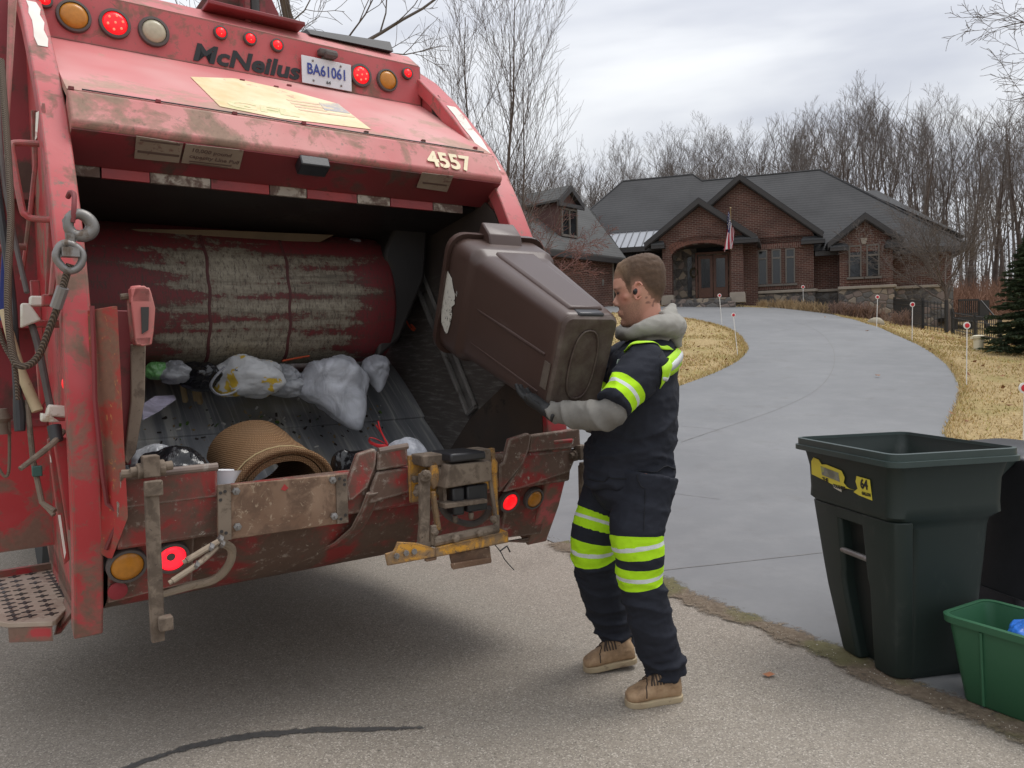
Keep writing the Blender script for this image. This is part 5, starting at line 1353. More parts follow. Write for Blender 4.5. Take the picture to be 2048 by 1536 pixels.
# rusty bolted centre plate
rp = tp('rusty_plate', RUST, lambda b: slab(b, [(435, 972), (692, 948), (696, 1045), (436, 1083)], 0.632, 0.014), bevel=0.003)
tp('plate_edge', MUDDY, lambda b: (slab(b, [(436, 970), (462, 968), (463, 1079), (437, 1083)], 0.640, 0.007), slab(b, [(672, 951), (694, 949), (697, 1045), (675, 1048)], 0.640, 0.007)), parent=rp)
tp('bolt', STEEL, lambda b: [b.lathe([(0.014, 0), (0.014, 0.012), (0.006, 0.014), (0.006, 0.026)], Q(x, y, 0.64), (0, -1, 0), 6) for x, y in ((471, 982), (474, 1053), (664, 960), (667, 1032))], parent=rp)
tp('bolt_hole', DARKIN, lambda b: [b.lathe([(0.006, 0), (0.006, 0.0015)], Q(x, y, 0.6405), (0, -1, 0), 8) for x, y in ((441, 986), (450, 983), (441, 1000), (452, 1066), (443, 1063), (679, 957), (689, 960), (689, 969), (691, 1030), (682, 1038))], parent=rp)
tp('red_mark', plain('red triangle mark', (0.35, 0.03, 0.03), 0.6), lambda b: slab(b, [(562, 979), (569, 968), (577, 976), (570, 982)], 0.634, 0.001), parent=rp)
# gussets and red sill pieces
def gusset(b, off, sy):
    pts = [(692, 975), (716, 908), (750, 897), (754, 905), (752, 930), (736, 975), (706, 1000), (696, 1002)]
    slab(b, [(x + off, y + sy) for x, y in pts], 0.61, 0.03)
tp('gusset', REDLOW, lambda b: gusset(b, 0, 0), bevel=0.006)
tp('sill_plate', REDLOW, lambda b: (slab(b, [(757, 903), (815, 893), (818, 932), (754, 942)], 0.605, 0.03), slab(b, [(754, 944), (818, 934), (820, 985), (740, 1008), (742, 975)], 0.60, 0.03)), bevel=0.008)
tp('sill_lip', LIPM, lambda b: b.tube([Q(757, 902, 0.6), Q(815, 892, 0.6)], 0.013, 8))
tp('gusset', REDLOW, lambda b: slab(b, [(1008, 925), (1020, 878), (1058, 866), (1063, 872), (1058, 900), (1045, 930), (1000, 985), (1000, 930)], 0.60, 0.03), bevel=0.006)
tp('sill_plate', REDLOW, lambda b: (slab(b, [(1062, 870), (1160, 856), (1162, 895), (1058, 905)], 0.595, 0.03), slab(b, [(1052, 908), (1160, 897), (1140, 945), (1050, 975), (1008, 985)], 0.585, 0.03)), bevel=0.008)
tp('curved_strap', REDLOW, lambda b: b.tube([Q(745, 985, 0.60), Q(735, 1018, 0.56), Q(715, 1055, 0.50), Q(680, 1085, 0.42), Q(640, 1104, 0.34), Q(606, 1104, 0.26)], [0.03, 0.036, 0.036, 0.034, 0.03, 0.02], 8, flat=0.35))
# lower lamp panels
tp('lower_lamp_panel', REDLOW, lambda b: b.prism([(-0.13, -0.52, 0.88), (0.15, -0.52, 0.88), (0.15, -0.435, 0.625), (-0.13, -0.42, 0.60)], (0, 0.02, 0)), bevel=0.004)
tp('lower_lamp_panel', REDLOW, lambda b: b.prism([(1.55, -0.525, 0.88), (1.82, -0.525, 0.88), (1.80, -0.415, 0.54), (1.55, -0.42, 0.555)], (0, 0.02, 0)), bevel=0.004)
tl = math.atan2(0.085, 0.26)
lamp(253, 1128, 0.482, 0.066, 0.053, AMBER, tilt=tl); lamp(342, 1112, 0.482, 0.062, 0.048, GLOWRING, tilt=tl)
lamp(1016, 1001, 0.487, 0.056, 0.041, GLOWRED, tilt=tl); lamp(1065, 995, 0.487, 0.056, 0.042, AMBER, tilt=tl)
p = Q(342, 1114, 0.482 + 0.03); tp('lamp_centre', GREYRUB, lambda b: b.lathe([(0.015, 0), (0.013, 0.005)], p, (0, -math.cos(tl), -math.sin(tl)), 14))
tp('reflector', plain('dull red reflector', (0.25, 0.02, 0.03), 0.4), lambda b: b.lathe([(0.032, 0), (0.032, 0.006), (0.02, 0.01)], Q(235, 1181, 0.455), (0, -1, -0.2), 18))
tp('side_marker', GLOWRED, lambda b: b.ball(Q(131, 767, 0.42), (0.012, 0.02, 0.022), None, 10, 6))
# left post doubler, inner red panel, hinge bracket
tp('post_plate', grime('scraped red plate', (0.36, 0.03, 0.028), (0.30, 0.045, 0.03), (0.17, 0.1, 0.065), 0.95, 3.5, 0.6, 0.5, (0.42, 0.17, 0.06), 0.62), lambda b: b.prism([(-0.148, -0.515, 1.62), (-0.085, -0.60, 1.63), (-0.085, -0.62, 0.93), (-0.125, -0.53, 0.78), (-0.150, -0.505, 0.80)], (-0.012, 0.02, 0)), bevel=0.004)
tp('post_edge', REDDK, lambda b: b.tube([Q(184, 612, 0.53), Q(188, 700, 0.535), Q(190, 800, 0.54), Q(205, 950, 0.54), Q(214, 1008, 0.535), Q(242, 1030, 0.56), Q(212, 1098, 0.52)], 0.008, 6))
tp('inner_panel', REDDK, lambda b: slab(b, [(228, 620), (285, 622), (278, 760), (262, 930), (240, 930)], 0.44, 0.02), bevel=0.004)
tp('angle_bar', MUDDY, lambda b: slab(b, [(262, 688), (292, 690), (290, 800), (272, 905), (255, 930), (248, 920), (262, 800)], 0.47, 0.02), bevel=0.004)
PINKR = grime('pale worn red paint', (0.46, 0.12, 0.11), (0.42, 0.16, 0.14), (0.24, 0.16, 0.12), 0.55, 6, 0.5)
def clevis(b):
    o = [(258, 595), (266, 572), (285, 570), (298, 580), (307, 615), (304, 660), (300, 688), (280, 692), (266, 682), (262, 640)]
    slab(b, [(x - 4, y) for x, y in o], 0.50, 0.018); slab(b, [(x + 4, y + 1) for x, y in o], 0.56, 0.018)
    b.prism([Q(x, y, 0.56) for x, y in ((262, 575), (300, 575), (305, 605), (264, 605))], (0, 0.06, 0)); b.prism([Q(x, y, 0.56) for x, y in ((270, 675), (304, 672), (302, 690), (272, 690))], (0, 0.06, 0))
tp('hinge_clevis', PINKR, clevis, bevel=0.004)
tp('clevis_slot', DARKIN, lambda b: slab(b, [(282, 614), (298, 614), (297, 660), (284, 668)], 0.566, 0.004))
tp('clevis_bolt', MUDDY, lambda b: b.tube([Q(241, 594, 0.5), Q(262, 592, 0.5)], 0.011, 8))
# prop rods hanging from the sill
def proprod(x, y, v, drop, base):
    o = tp('prop_rod', MUDDY, lambda b: (b.box((base[0], base[1], base[2] - drop / 2), (0.042, 0.03, drop)), b.box((base[0] + 0.02, base[1] - 0.03, base[2] - drop + 0.04), (0.042, 0.04, 0.045)), b.box((base[0], base[1], base[2] - drop - 0.01), (0.04, 0.03, 0.03)), b.box((base[0] + 0.005, base[1] - 0.01, base[2] - 0.01), (0.055, 0.03, 0.05))), bevel=0.004)
    tp('hinge_pin', MUDDY, lambda b: (b.tube([base + np.array([-0.055, 0.03, 0.045]), base + np.array([0.075, 0.03, 0.055])], 0.016, 10), b.tube([base + np.array([-0.035, 0.03, 0.045]), base + np.array([-0.012, 0.03, 0.046])], 0.027, 10), b.tube([base + np.array([0.03, 0.03, 0.05]), base + np.array([0.05, 0.03, 0.051])], 0.027, 10), b.box(base + np.array([0.005, 0.02, 0.06]), (0.05, 0.05, 0.07))), parent=o, bevel=0.003)
b0 = Q(302, 970, 0.69); b1 = Q(312, 1268, 0.69); proprod(0, 0, 0, b0[2] - b1[2], b0)
b0 = Q(1166, 930, 0.62); proprod(0, 0, 0, 0.54, b0)
tp('cross_rod', MUDDY, lambda b: b.tube([Q(243, 948, 0.64), Q(300, 945, 0.66)], 0.014, 8))
# air hoses under the rusty plate
HOSE = grime('muddy hose', (0.30, 0.24, 0.18), (0.24, 0.19, 0.14), (0.14, 0.1, 0.07), 0.5, 20, 0.9)
tp('air_hose', HOSE, lambda b: (b.tube(smoothpath([Q(440, 1082, 0.64), Q(425, 1090, 0.67), Q(400, 1105, 0.69), Q(373, 1121, 0.70)], 4), 0.011, 8), b.tube(smoothpath([Q(437, 1090, 0.64), Q(415, 1112, 0.68), Q(390, 1132, 0.70), Q(345, 1162, 0.71)], 4), 0.0105, 8),
    b.tube([Q(373, 1121, 0.70), Q(366, 1125, 0.70)], 0.008, 8), b.tube([Q(345, 1162, 0.71), Q(338, 1166, 0.71)], 0.008, 8)))
tp('air_hose', HOSE, lambda b: b.tube(smoothpath([Q(441, 1084, 0.6), Q(463, 1098, 0.56), Q(458, 1128, 0.52), Q(430, 1158, 0.48), Q(380, 1172, 0.44), Q(320, 1188, 0.40)], 6), 0.016, 8))
tp('hose_clamp', STEEL, lambda b: [b.tube([Q(x, y, v) + np.array([-0.006, 0, 0.004]), Q(x, y, v) + np.array([0.006, 0, -0.004])], 0.014, 8) for x, y, v in ((440, 1078, 0.65), (443, 1088, 0.65), (421, 1094, 0.68), (392, 1130, 0.7))])
# ---- yellow cart tipper
tip = tp('tipper_base', YELLOW, lambda b: slab(b, [(818, 912), (990, 896), (998, 975), (822, 1006)], 0.63, 0.018), bevel=0.003)
tp('actuator', MUDDY, lambda b: (slab(b, [(900, 930), (984, 921), (985, 962), (890, 978)], 0.80, 0.15), slab(b, [(845, 912), (982, 897), (984, 922), (850, 935)], 0.74, 0.1), b.tube([Q(868, 950, 0.70), Q(905, 945, 0.70)], 0.05, 12)), parent=tip, bevel=0.006)
tp('actuator_cover', BLACKPL, lambda b: (slab(b, [(902, 908), (972, 902), (973, 918), (902, 926)], 0.81, 0.16), slab(b, [(905, 976), (930, 973), (930, 1030), (908, 1032)], 0.77, 0.06), slab(b, [(934, 972), (976, 966), (976, 1020), (936, 1026)], 0.77, 0.06)), parent=tip, bevel=0.008)
tp('actuator_foot', MUDDY, lambda b: (slab(b, [(890, 1008), (975, 998), (976, 1006), (890, 1018)], 0.80, 0.1), [b.lathe([(0.012, 0), (0.012, 0.02), (0.007, 0.03)], Q(x, y, 0.76), (0, 0, -1), 8) for x, y in ((910, 1032), (942, 1025))], slab(b, [(886, 975), (893, 974), (895, 1010), (888, 1012)], 0.75, 0.04)), parent=tip, bevel=0.004)
tp('lift_arm', MUDDY, lambda b: (slab(b, [(841, 948), (862, 944), (861, 1000), (860, 1085), (838, 1088), (842, 1040)], 0.80, 0.022), b.tube([Q(851, 952, 0.64), Q(851, 952, 0.83)], 0.024, 12), slab(b, [(838, 1085), (862, 1083), (866, 1094), (832, 1096)], 0.80, 0.022)), parent=tip, bevel=0.004)
tp('lift_link', YELLOW, lambda b: (slab(b, [(862, 920), (874, 925), (881, 945), (878, 970), (868, 980), (860, 960)], 0.74, 0.02), slab(b, [(864, 985), (872, 982), (884, 1060), (874, 1062)], 0.76, 0.02), slab(b, [(986, 912), (996, 924), (996, 945), (988, 955), (981, 940)], 0.74, 0.02), slab(b, [(984, 950), (994, 948), (999, 1040), (990, 1042)], 0.76, 0.02)), parent=tip, bevel=0.004)
tp('lift_link', MUDDY, lambda b: (slab(b, [(978, 952), (984, 950), (997, 1038), (991, 1040)], 0.79, 0.015), slab(b, [(991, 1030), (1000, 1030), (1000, 1066), (990, 1068)], 0.80, 0.02), slab(b, [(864, 1052), (874, 1050), (876, 1090), (864, 1092)], 0.81, 0.02)), parent=tip, bevel=0.004)
tp('cross_bar', MUDDY, lambda b: b.tube([Q(866, 1084, 0.80), Q(994, 1058, 0.80)], 0.021, 10), parent=tip)
tp('bolt', MUDDY, lambda b: [b.lathe([(0.016, 0), (0.016, 0.014), (0.008, 0.02)], Q(x, y, v), (0, -1, 0), 6) for x, y, v in ((852, 948, 0.83), (868, 1064, 0.82), (910, 1076, 0.83), (958, 1065, 0.83), (985, 1038, 0.82), (830, 920, 0.64), (878, 982, 0.65), (829, 958, 0.65), (835, 975, 0.65), (832, 985, 0.65))], parent=tip)
ch = tp('tipper_channel', YELLOW, lambda b: (slab(b, [(872, 1096), (1016, 1063), (1018, 1085), (872, 1115)], 0.83, 0.012), b.prism([Q(872, 1096, 0.83), Q(1016, 1063, 0.83), Q(1000, 1056, 0.76), Q(868, 1088, 0.76)], (0, 0, -0.008))), parent=tip, bevel=0.003)
tp('channel_end', YELLOW, lambda b: slab(b, [(771, 1108), (788, 1103), (792, 1096), (796, 1084), (832, 1086), (872, 1097), (872, 1114), (776, 1132)], 0.825, 0.012), parent=tip, bevel=0.003)
tp('bolt', STEEL, lambda b: [b.lathe([(0.012, 0), (0.011, 0.006)], Q(x, y, 0.832), (0, -1, 0), 8) for x, y in ((793, 1112), (812, 1106), (828, 1103))], parent=tip)
tp('cart_hook', RUST, lambda b: (slab(b, [(900, 1108), (980, 1093), (983, 1118), (905, 1130)], 0.815, 0.012), slab(b, [(903, 1128), (983, 1115), (984, 1124), (905, 1138)], 0.85, 0.012), b.prism([Q(905, 1130, 0.815), Q(983, 1118, 0.815), Q(983, 1122, 0.85), Q(905, 1136, 0.85)], (0, 0, -0.008)), slab(b, [(853, 1118), (874, 1113), (874, 1120), (853, 1124)], 0.82, 0.02)), parent=tip, bevel=0.003)
tp('wire', RUBBER, lambda b: (b.tube(smoothpath([Q(990, 1090, 0.83), Q(1002, 1105, 0.83), Q(1010, 1120, 0.83), Q(1028, 1140, 0.83)], 4), 0.0022, 5), b.tube([Q(1000, 1102, 0.83), Q(1014, 1092, 0.83), Q(1020, 1104, 0.83)], 0.0035, 5)), parent=tip)
tp('actuator_hose', GREYRUB, lambda b: b.tube(smoothpath([Q(880, 1010, 0.7), Q(900, 1035, 0.66), Q(940, 1048, 0.64), Q(968, 1036, 0.68), Q(978, 1015, 0.72)], 5), 0.014, 8), parent=tip)
tp('hanging_bracket', REDLOW, lambda b: (slab(b, [(1010, 1084), (1080, 1072), (1080, 1080), (1050, 1086)], 0.38, 0.02), b.tube([Q(1035, 1063, 0.30), Q(1068, 1058, 0.30)], 0.02, 8)), bevel=0.003)
# ---- left outer side: ribs, handrail, cables, handles, step
tp('outer_panel', RED, lambda b: b.prism([(-0.195, 0.62, 0.62), (-0.62, 0.62, 0.62), (-0.62, 0.62, 1.18), (-0.195, 0.62, 1.18)], (0, 0.03, 0)))
tp('outer_panel', REDDK, lambda b: (b.prism([(-0.195, 0.8, 1.18), (-0.48, 0.8, 1.18), (-0.48, 0.8, 3.2), (-0.195, 0.8, 3.3)], (0, 0.03, 0)), b.box((-0.34, 0.71, 1.18), (0.28, 0.2, 0.03)), b.box((-0.34, 0.72, 1.62), (0.28, 0.16, 0.03)), b.box((-0.34, 0.74, 2.2), (0.28, 0.1, 0.03))))
def rib(b, pix, v, w): b.tube([Q(x, y, v) for x, y in pix], w, 4, flat=0.35)
tp('rib', RED, lambda b: (slab(b, [(84, 205), (90, 205), (112, 420), (108, 600), (90, 600), (98, 420)], 0.12, 0.02), slab(b, [(62, 220), (66, 330), (56, 420), (40, 560), (48, 560), (66, 420), (76, 330), (74, 220)], -0.2, 0.02)), bevel=0.004)
tp('rib', REDTOP, lambda b: (slab(b, [(18, -60), (38, -60), (14, 330), (8, 330)], -0.1, 0.02), slab(b, [(105, 500), (122, 500), (108, 590), (98, 590)], 0.30, 0.03)), bevel=0.004)
tp('rib', RED, lambda b: (slab(b, [(105, 870), (150, 880), (152, 1062), (135, 1060)], 0.38, 0.03), slab(b, [(95, 880), (110, 870), (140, 1120), (128, 1130)], 0.20, 0.03), slab(b, [(60, 560), (80, 560), (95, 800), (80, 820)], -0.1, 0.03)), bevel=0.004)
tp('brace', RED, lambda b: (slab(b, [(85, 588), (128, 588), (128, 612), (85, 612)], 0.28, 0.05), slab(b, [(100, 815), (148, 815), (148, 842), (100, 842)], 0.33, 0.05), slab(b, [(60, 640), (122, 640), (122, 655), (60, 655)], 0.05, 0.04)), bevel=0.004)
tp('hazard_strip', WHITEDECAL, lambda b: (slab(b, [(116, 1030), (121, 1030), (132, 1105), (129, 1118)], 0.41, 0.003), slab(b, [(72, 225), (78, 222), (74, 275), (70, 280)], 0.22, 0.004), slab(b, [(99, 908), (102, 915), (103, 925), (101, 925)], 0.4, 0.003)))
HR = [Q(78, 288, 0.06), Q(30, 286, 0.06), Q(22, 296, 0.07), Q(26, 320, 0.08), Q(44, 415, 0.12), Q(52, 430, 0.13), Q(66, 437, 0.14), Q(112, 440, 0.2)]
tp('grab_rail', RED, lambda b: b.tube(smoothpath(HR, 4), 0.012, 10))
HR2 = [Q(-20, 505, -0.1), Q(-2, 496, -0.1), Q(20, 493, -0.1), Q(52, 494, -0.1)]
tp('grab_rail', RED, lambda b: b.tube(HR2, 0.013, 10))
WOODH = grime('weathered wooden handle', (0.50, 0.40, 0.25), (0.42, 0.33, 0.2), (0.25, 0.18, 0.11), 0.4, 15, 0.7)
t1 = MB(); t1.tube([TF.wor(Q(6, 620, 0.18)), TF.wor(Q(40, 740, 0.24)), TF.wor(Q(75, 822, 0.28))], [0.013, 0.017, 0.019], 10)
o = t1.obj('shovel_handle', WOODH, smooth=60); tag(o, 'pale worn wooden shovel handle stowed among hoses on the truck side', 'shovel')
def hose(name, mat, pts, r_, n=8): return tp(name, mat, lambda b: b.tube(smoothpath(pts, 6), r_, n))
hose('hydraulic_hose', GREYRUB, [Q(-6, 180, -0.1), Q(4, 330, 0.0), Q(28, 470, 0.1), Q(54, 585, 0.2)], 0.009)
hose('hydraulic_hose', RUBBER, [Q(-12, 330, 0.0), Q(20, 560, 0.1), Q(30, 690, 0.2), Q(36, 800, 0.24)], 0.014)
hose('hydraulic_hose', GREYRUB, [Q(64, 650, 0.22), Q(78, 700, 0.25), Q(98, 800, 0.3), Q(104, 830, 0.32)], 0.012)
tp('blue_strap', plain('blue strap', (0.03, 0.055, 0.25), 0.6), lambda b: slab(b, [(8, 440), (19, 440), (14, 560), (8, 640), (-4, 640), (2, 540)], 0.0, 0.02))
tp('rubber_grip', RUBBER, lambda b: b.tube([Q(36, 795, 0.26), Q(39, 830, 0.27), Q(40, 862, 0.28)], [0.016, 0.02, 0.017], 10))
def wblock(a, c_, v):
    slab(b_, a, v, 0.05); slab(b_, c_, v + 0.012, 0.06)
for a, c_, v in (([(60, 591), (99, 592), (101, 611), (60, 612)], [(42, 606), (58, 606), (84, 640), (42, 656)], 0.24), ([(97, 809), (136, 813), (133, 836), (92, 832)], [(82, 826), (100, 830), (122, 845), (82, 844)], 0.34)):
    tp('roller_block', WHITEPL, lambda b: (slab(b, a, v, 0.06), slab(b, c_, v + 0.01, 0.05)), bevel=0.006)
tp('pull_lever', MUDDY, lambda b: b.tube([Q(126, 862, 0.40), Q(108, 885, 0.44), Q(80, 908, 0.47), Q(40, 938, 0.5)], [0.011, 0.010, 0.010, 0.008], 8))
tp('lever_hub', RUBBER, lambda b: b.tube([Q(108, 852, 0.40), Q(114, 882, 0.42)], [0.022, 0.02], 12))
tp('stay_rod', MUDDY, lambda b: (b.tube([Q(54, 800, 0.26), Q(66, 920, 0.32), Q(84, 1005, 0.36), Q(110, 1022, 0.4)], 0.009, 8), b.tube([Q(84, 1005, 0.36), Q(108, 1030, 0.4)], 0.008, 8)))
tp('rod_clamp', plain('green clamp', (0.03, 0.09, 0.075), 0.6), lambda b: b.box(Q(74, 942, 0.34), (0.03, 0.03, 0.035)), bevel=0.003)
tp('pulley', MUDDY, lambda b: (b.lathe([(0.03, 0), (0.024, 0.02), (0.024, 0.04), (0.034, 0.055), (0.02, 0.09)], Q(4, 868, 0.15), (0, 0, 1), 14), b.tube(smoothpath([Q(18, 830, 0.16), Q(19, 900, 0.16), Q(17, 945, 0.16), Q(8, 952, 0.16), Q(-6, 930, 0.16)], 4), 0.006, 6)))
cable = [Q(140, 528, 0.53), Q(130, 560, 0.52), Q(118, 605, 0.50), Q(100, 655, 0.46), Q(78, 710, 0.42), Q(52, 732, 0.40), Q(30, 720, 0.38), Q(18, 650, 0.34), Q(16, 560, 0.30), Q(22, 430, 0.22), Q(14, 280, 0.12), Q(2, 120, 0.0)]
tp('wire_rope', CABLE, lambda b: b.tube(smoothpath(cable, 6), 0.0115, 10))
tp('wire_rope', CABLE, lambda b: b.tube(smoothpath([Q(-8, 640, 0.3), Q(8, 690, 0.32), Q(30, 735, 0.36), Q(36, 800, 0.36)], 6), 0.007, 8))
tp('rope_sleeve', STEEL, lambda b: b.tube([Q(126, 575, 0.525), Q(112, 615, 0.5)], 0.019, 10))
# hook and swivel on the left flange
def teardrop(b):
    pts = []
    for a in np.linspace(0, 2 * math.pi, 29)[:-1]:
        pts.append(Q(158 + 24 * math.cos(a) * (1 + 0.12 * math.cos(a - 0.5)), 450 + 22 * math.sin(a) + 3 * math.cos(a), 0.52))
    b.tube(pts, [0.016 + 0.006 * (1 + math.cos(k / 28 * 6.28 - 0.3)) / 2 for k in range(28)], 8, closed=True)
    b.prism([Q(x, y, 0.53) for x, y in ((125, 438), (132, 432), (160, 468), (190, 462), (180, 474), (150, 482), (138, 476))], (0, 0.025, 0))
hk = tp('hook', STEEL, teardrop, smooth=60)
tp('hook_eye', REDDK, lambda b: b.tube(smoothpath([Q(136, 394, 0.46), Q(141, 385, 0.49), Q(148, 390, 0.51), Q(148, 415, 0.53), Q(145, 445, 0.53)], 5), 0.0085, 8))
def swivel(b):
    pts = [Q(x, y, 0.535) for x, y in ((120, 492), (134, 486), (150, 492), (164, 506), (163, 525), (152, 538), (136, 541), (120, 528), (112, 512))]
    b.tube(smoothpath(pts, 4, True), 0.0125, 8, closed=True); b.box(Q(140, 505, 0.535), (0.05, 0.05, 0.03)); b.lathe([(0.014, 0), (0.016, 0.05)], Q(142, 498, 0.53), (0, 0, 1), 8)
tp('swivel', STEEL, swivel, smooth=60)
# step with punched tread
stp = [TF.pz(x, y, 0.46) for x, y in ((-40, 1150), (100, 1131), (143, 1185), (150, 1198), (112, 1240), (104, 1243), (16, 1246), (-30, 1238))]
stp = [np.array([p_[0], p_[1], 0.46]) for p_ in stp]
st = tp('step_tread', TREADM, lambda b: b.prism(stp, (0, 0, -0.02)), bevel=0.003)
def holes(b):
    for r_, (a_, c_) in enumerate((((-2, 1162), (30, 1238)), ((25, 1145), (60, 1232)), ((57, 1139), (103, 1228)), ((88, 1133), (128, 1192)))):
        for k in range(11):
            f = k / 10; q = TF.pz(a_[0] + (c_[0] - a_[0]) * f, a_[1] + (c_[1] - a_[1]) * f, 0.4605)
            b.plate([(q[0] + (0.017 + 0.008 * math.cos(4 * a)) * math.cos(a), q[1] + (0.017 + 0.008 * math.cos(4 * a)) * math.sin(a), 0.4625) for a in np.linspace(0, 6.283, 21)[:-1]], 0.0018)
tp('tread_hole', DARKIN, holes, parent=st)  # dark discs laid on the tread stand in for shaded holes
tp('step_front', RED, lambda b: b.prism([(stp[6][0], stp[6][1] - 0.004, 0.44), (stp[5][0], stp[5][1] - 0.004, 0.44), (stp[5][0], stp[5][1] - 0.004, 0.385), (stp[6][0], stp[6][1] - 0.004, 0.385)], (0, 0.02, 0)))
tp('step_bracket', RED, lambda b: (b.prism([(-0.195, 0.9, 0.42), (-0.195, -0.05, 0.42), (-0.195, -0.05, 0.55), (-0.195, 0.9, 0.62)], (0.03, 0, 0)), b.box((-0.42, 0.85, 0.44), (0.45, 0.03, 0.1)), b.prism([(-0.2, 0.0, 0.475), (-0.2, 0.25, 0.475), (-0.26, 0.0, 0.40), (-0.26, 0.06, 0.38)], (0.02, 0, 0))))
# body, frame and wheels ahead of the tailgate
tp('body', RED, lambda b: b.box((0.8, 4.2, 1.95), (2.15, 5.2, 2.65)), bevel=0.05)  # underside of the unseen body set low to deepen the shadow beneath
tp('chassis', DARKIN, lambda b: (b.box((0.4, 3.6, 0.8), (0.12, 6.4, 0.26)), b.box((1.2, 3.6, 0.8), (0.12, 6.4, 0.26)), b.box((0.8, 1.4, 0.8), (1.0, 0.15, 0.25))))
cab = tp('cab', plain('white cab paint', (0.6, 0.6, 0.58), 0.4), lambda b: b.prism([(-0.25, 7.0, 0.75), (-0.25, 7.0, 2.75), (-0.25, 8.5, 2.75), (-0.25, 8.9, 1.9), (-0.25, 8.95, 0.75)], (2.1, 0, 0)), bevel=0.06)
TYRE = plain('tyre rubber', (0.03, 0.03, 0.03), 0.85)
for x in (-0.12, 1.38):
    for y in (2.7, 4.0, 7.7):
        w = tp('wheel', TYRE, lambda b: b.lathe([(0.30, 0), (0.46, 0.0), (0.51, 0.04), (0.51, 0.30), (0.46, 0.34), (0.30, 0.34)], (x, y, 0.51), (1, 0, 0), 28))
        tp('rim', STEEL, lambda b: b.lathe([(0.30, 0.02), (0.2, 0.06), (0.12, 0.14), (0.12, 0.3), (0.29, 0.33)], (x, y, 0.51), (1, 0, 0), 20), parent=w)
# ------------------------------------------------------------------ carts and tubs
def rrect(hx, hy, r, n=5, bow=0.0):
    out = []
    for (sx, sy, a0) in ((1, 1, 0), (-1, 1, 90), (-1, -1, 180), (1, -1, 270)):
        for k in range(n + 1):
            a = math.radians(a0 + 90 * k / n); out.append((sx * (hx - r) + r * math.cos(a), sy * (hy - r) + r * math.sin(a)))
    return out
def hollow(b, secs, th=0.006):
    """secs: (z, hx, hy, r) from the bottom up; open at the top, with inside faces."""
    rings = [[np.array([x, y, z]) for x, y in rrect(hx, hy, r)] for z, hx, hy, r in secs]
    inner = [[np.array([x, y, z + (th if k == 0 else 0)]) for x, y in rrect(hx - th, hy - th, max(0.004, r - th))] for k, (z, hx, hy, r) in enumerate(secs)]
    b.loft(rings + inner[::-1])
def tilt_parts(root, parts):
    return parts
BROWN = NT('brown cart plastic'); _n = BROWN.noise(4, 5, 0.6); _s = BROWN.noise(60, 5, 0.8); _w = BROWN.noise(14, 6, 0.7, stretch=(1, 1, 0.15))
c = BROWN.mix(_n, (0.056, 0.032, 0.026), (0.072, 0.043, 0.035)); c = BROWN.mix(BROWN.ramp(_w, [(0.6, 0.0), (0.75, 0.35)]), c, (0.12, 0.095, 0.085)); c = BROWN.mix(BROWN.ramp(_s, [(0.74, 0.0), (0.77, 0.6)]), c, (0.3, 0.27, 0.25))
BROWN = BROWN.done(c, 0.38, bump=_s, bstr=0.05, bdist=0.002)
BROWNW = NT('scuffed brown plastic'); _n = BROWNW.noise(9, 6, 0.7); c = BROWNW.mix(BROWNW.ramp(_n, [(0.4, 0.0), (0.62, 1.0)]), (0.066, 0.042, 0.035), (0.115, 0.092, 0.074)); BROWNW = BROWNW.done(c, 0.6, bump=_n, bstr=0.1)
# pose of the tipped cart: position of the middle of its base and its axes (local x width, y towards the handle side, z up to the rim)
CRT = rotm(0, 0, 0)
ca, sa, cb, sb, cc, sc2 = math.cos(-2.639), math.sin(-2.639), math.cos(-0.01), math.sin(-0.01), math.cos(-5.11), math.sin(-5.11)
Rz_ = np.array([[ca, -sa, 0], [sa, ca, 0], [0, 0, 1]]); Ry_ = np.array([[cb, 0, sb], [0, 1, 0], [-sb, 0, cb]]); Rx_ = np.array([[1, 0, 0], [0, cc, -sc2], [0, sc2, cc]])
CR = Rz_ @ Ry_ @ Rx_; CP = np.array([0.276, 3.057, 1.389])
cart = empty('wheeled_cart', tuple(CP)); cart.rotation_euler = Matrix(CR.tolist()).to_euler()
tag(cart, 'dark brown plastic trash cart being tipped into the truck hopper by the worker', 'trash cart')
def cpart(root, name, m, fn, parent=None, bevel=0.0, smooth=40):
    b = MB(); fn(b); return b.obj(name, m, parent or root, bevel, smooth, fix=True)
HC = 0.875
def csec(z):
    f = z / HC; return (0.132 + (0.222 - 0.132) * f, 0.208 + (0.262 - 0.208) * f)
def cbody(b):
    secs = []
    for z, r, g_ in ((0.0, 0.03, -0.014), (0.012, 0.04, -0.003), (0.03, 0.045, 0), (0.2, 0.05, 0), (0.42, 0.055, 0), (0.62, 0.06, 0), (0.66, 0.06, 0.002), (0.675, 0.065, 0.016), (0.70, 0.065, 0.018), (HC - 0.03, 0.07, 0.012), (HC - 0.012, 0.07, 0.012)):
        hx, hy = csec(z); secs.append((z, hx + g_, hy + g_, r))
    hollow(b, secs)
cpart(cart, 'body', BROWN, cbody, smooth=50)
hxT, hyT = csec(HC)
def crim(b):
    o = [np.array([x, y, 0]) for x, y in rrect(hxT + 0.032, hyT + 0.032, 0.085)]; i = [np.array([x, y, 0]) for x, y in rrect(hxT + 0.004, hyT + 0.004, 0.065)]
    z = np.array([0, 0, 1.0])
    rings = [[p + z * (HC - 0.035) for p in o], [p + z * HC for p in o], [p + z * (HC + 0.004) for p in i], [p + z * (HC - 0.022) for p in i]]
    b.loft(rings + [rings[0]], cap=False)
cpart(cart, 'rim', BROWN, crim, smooth=50)
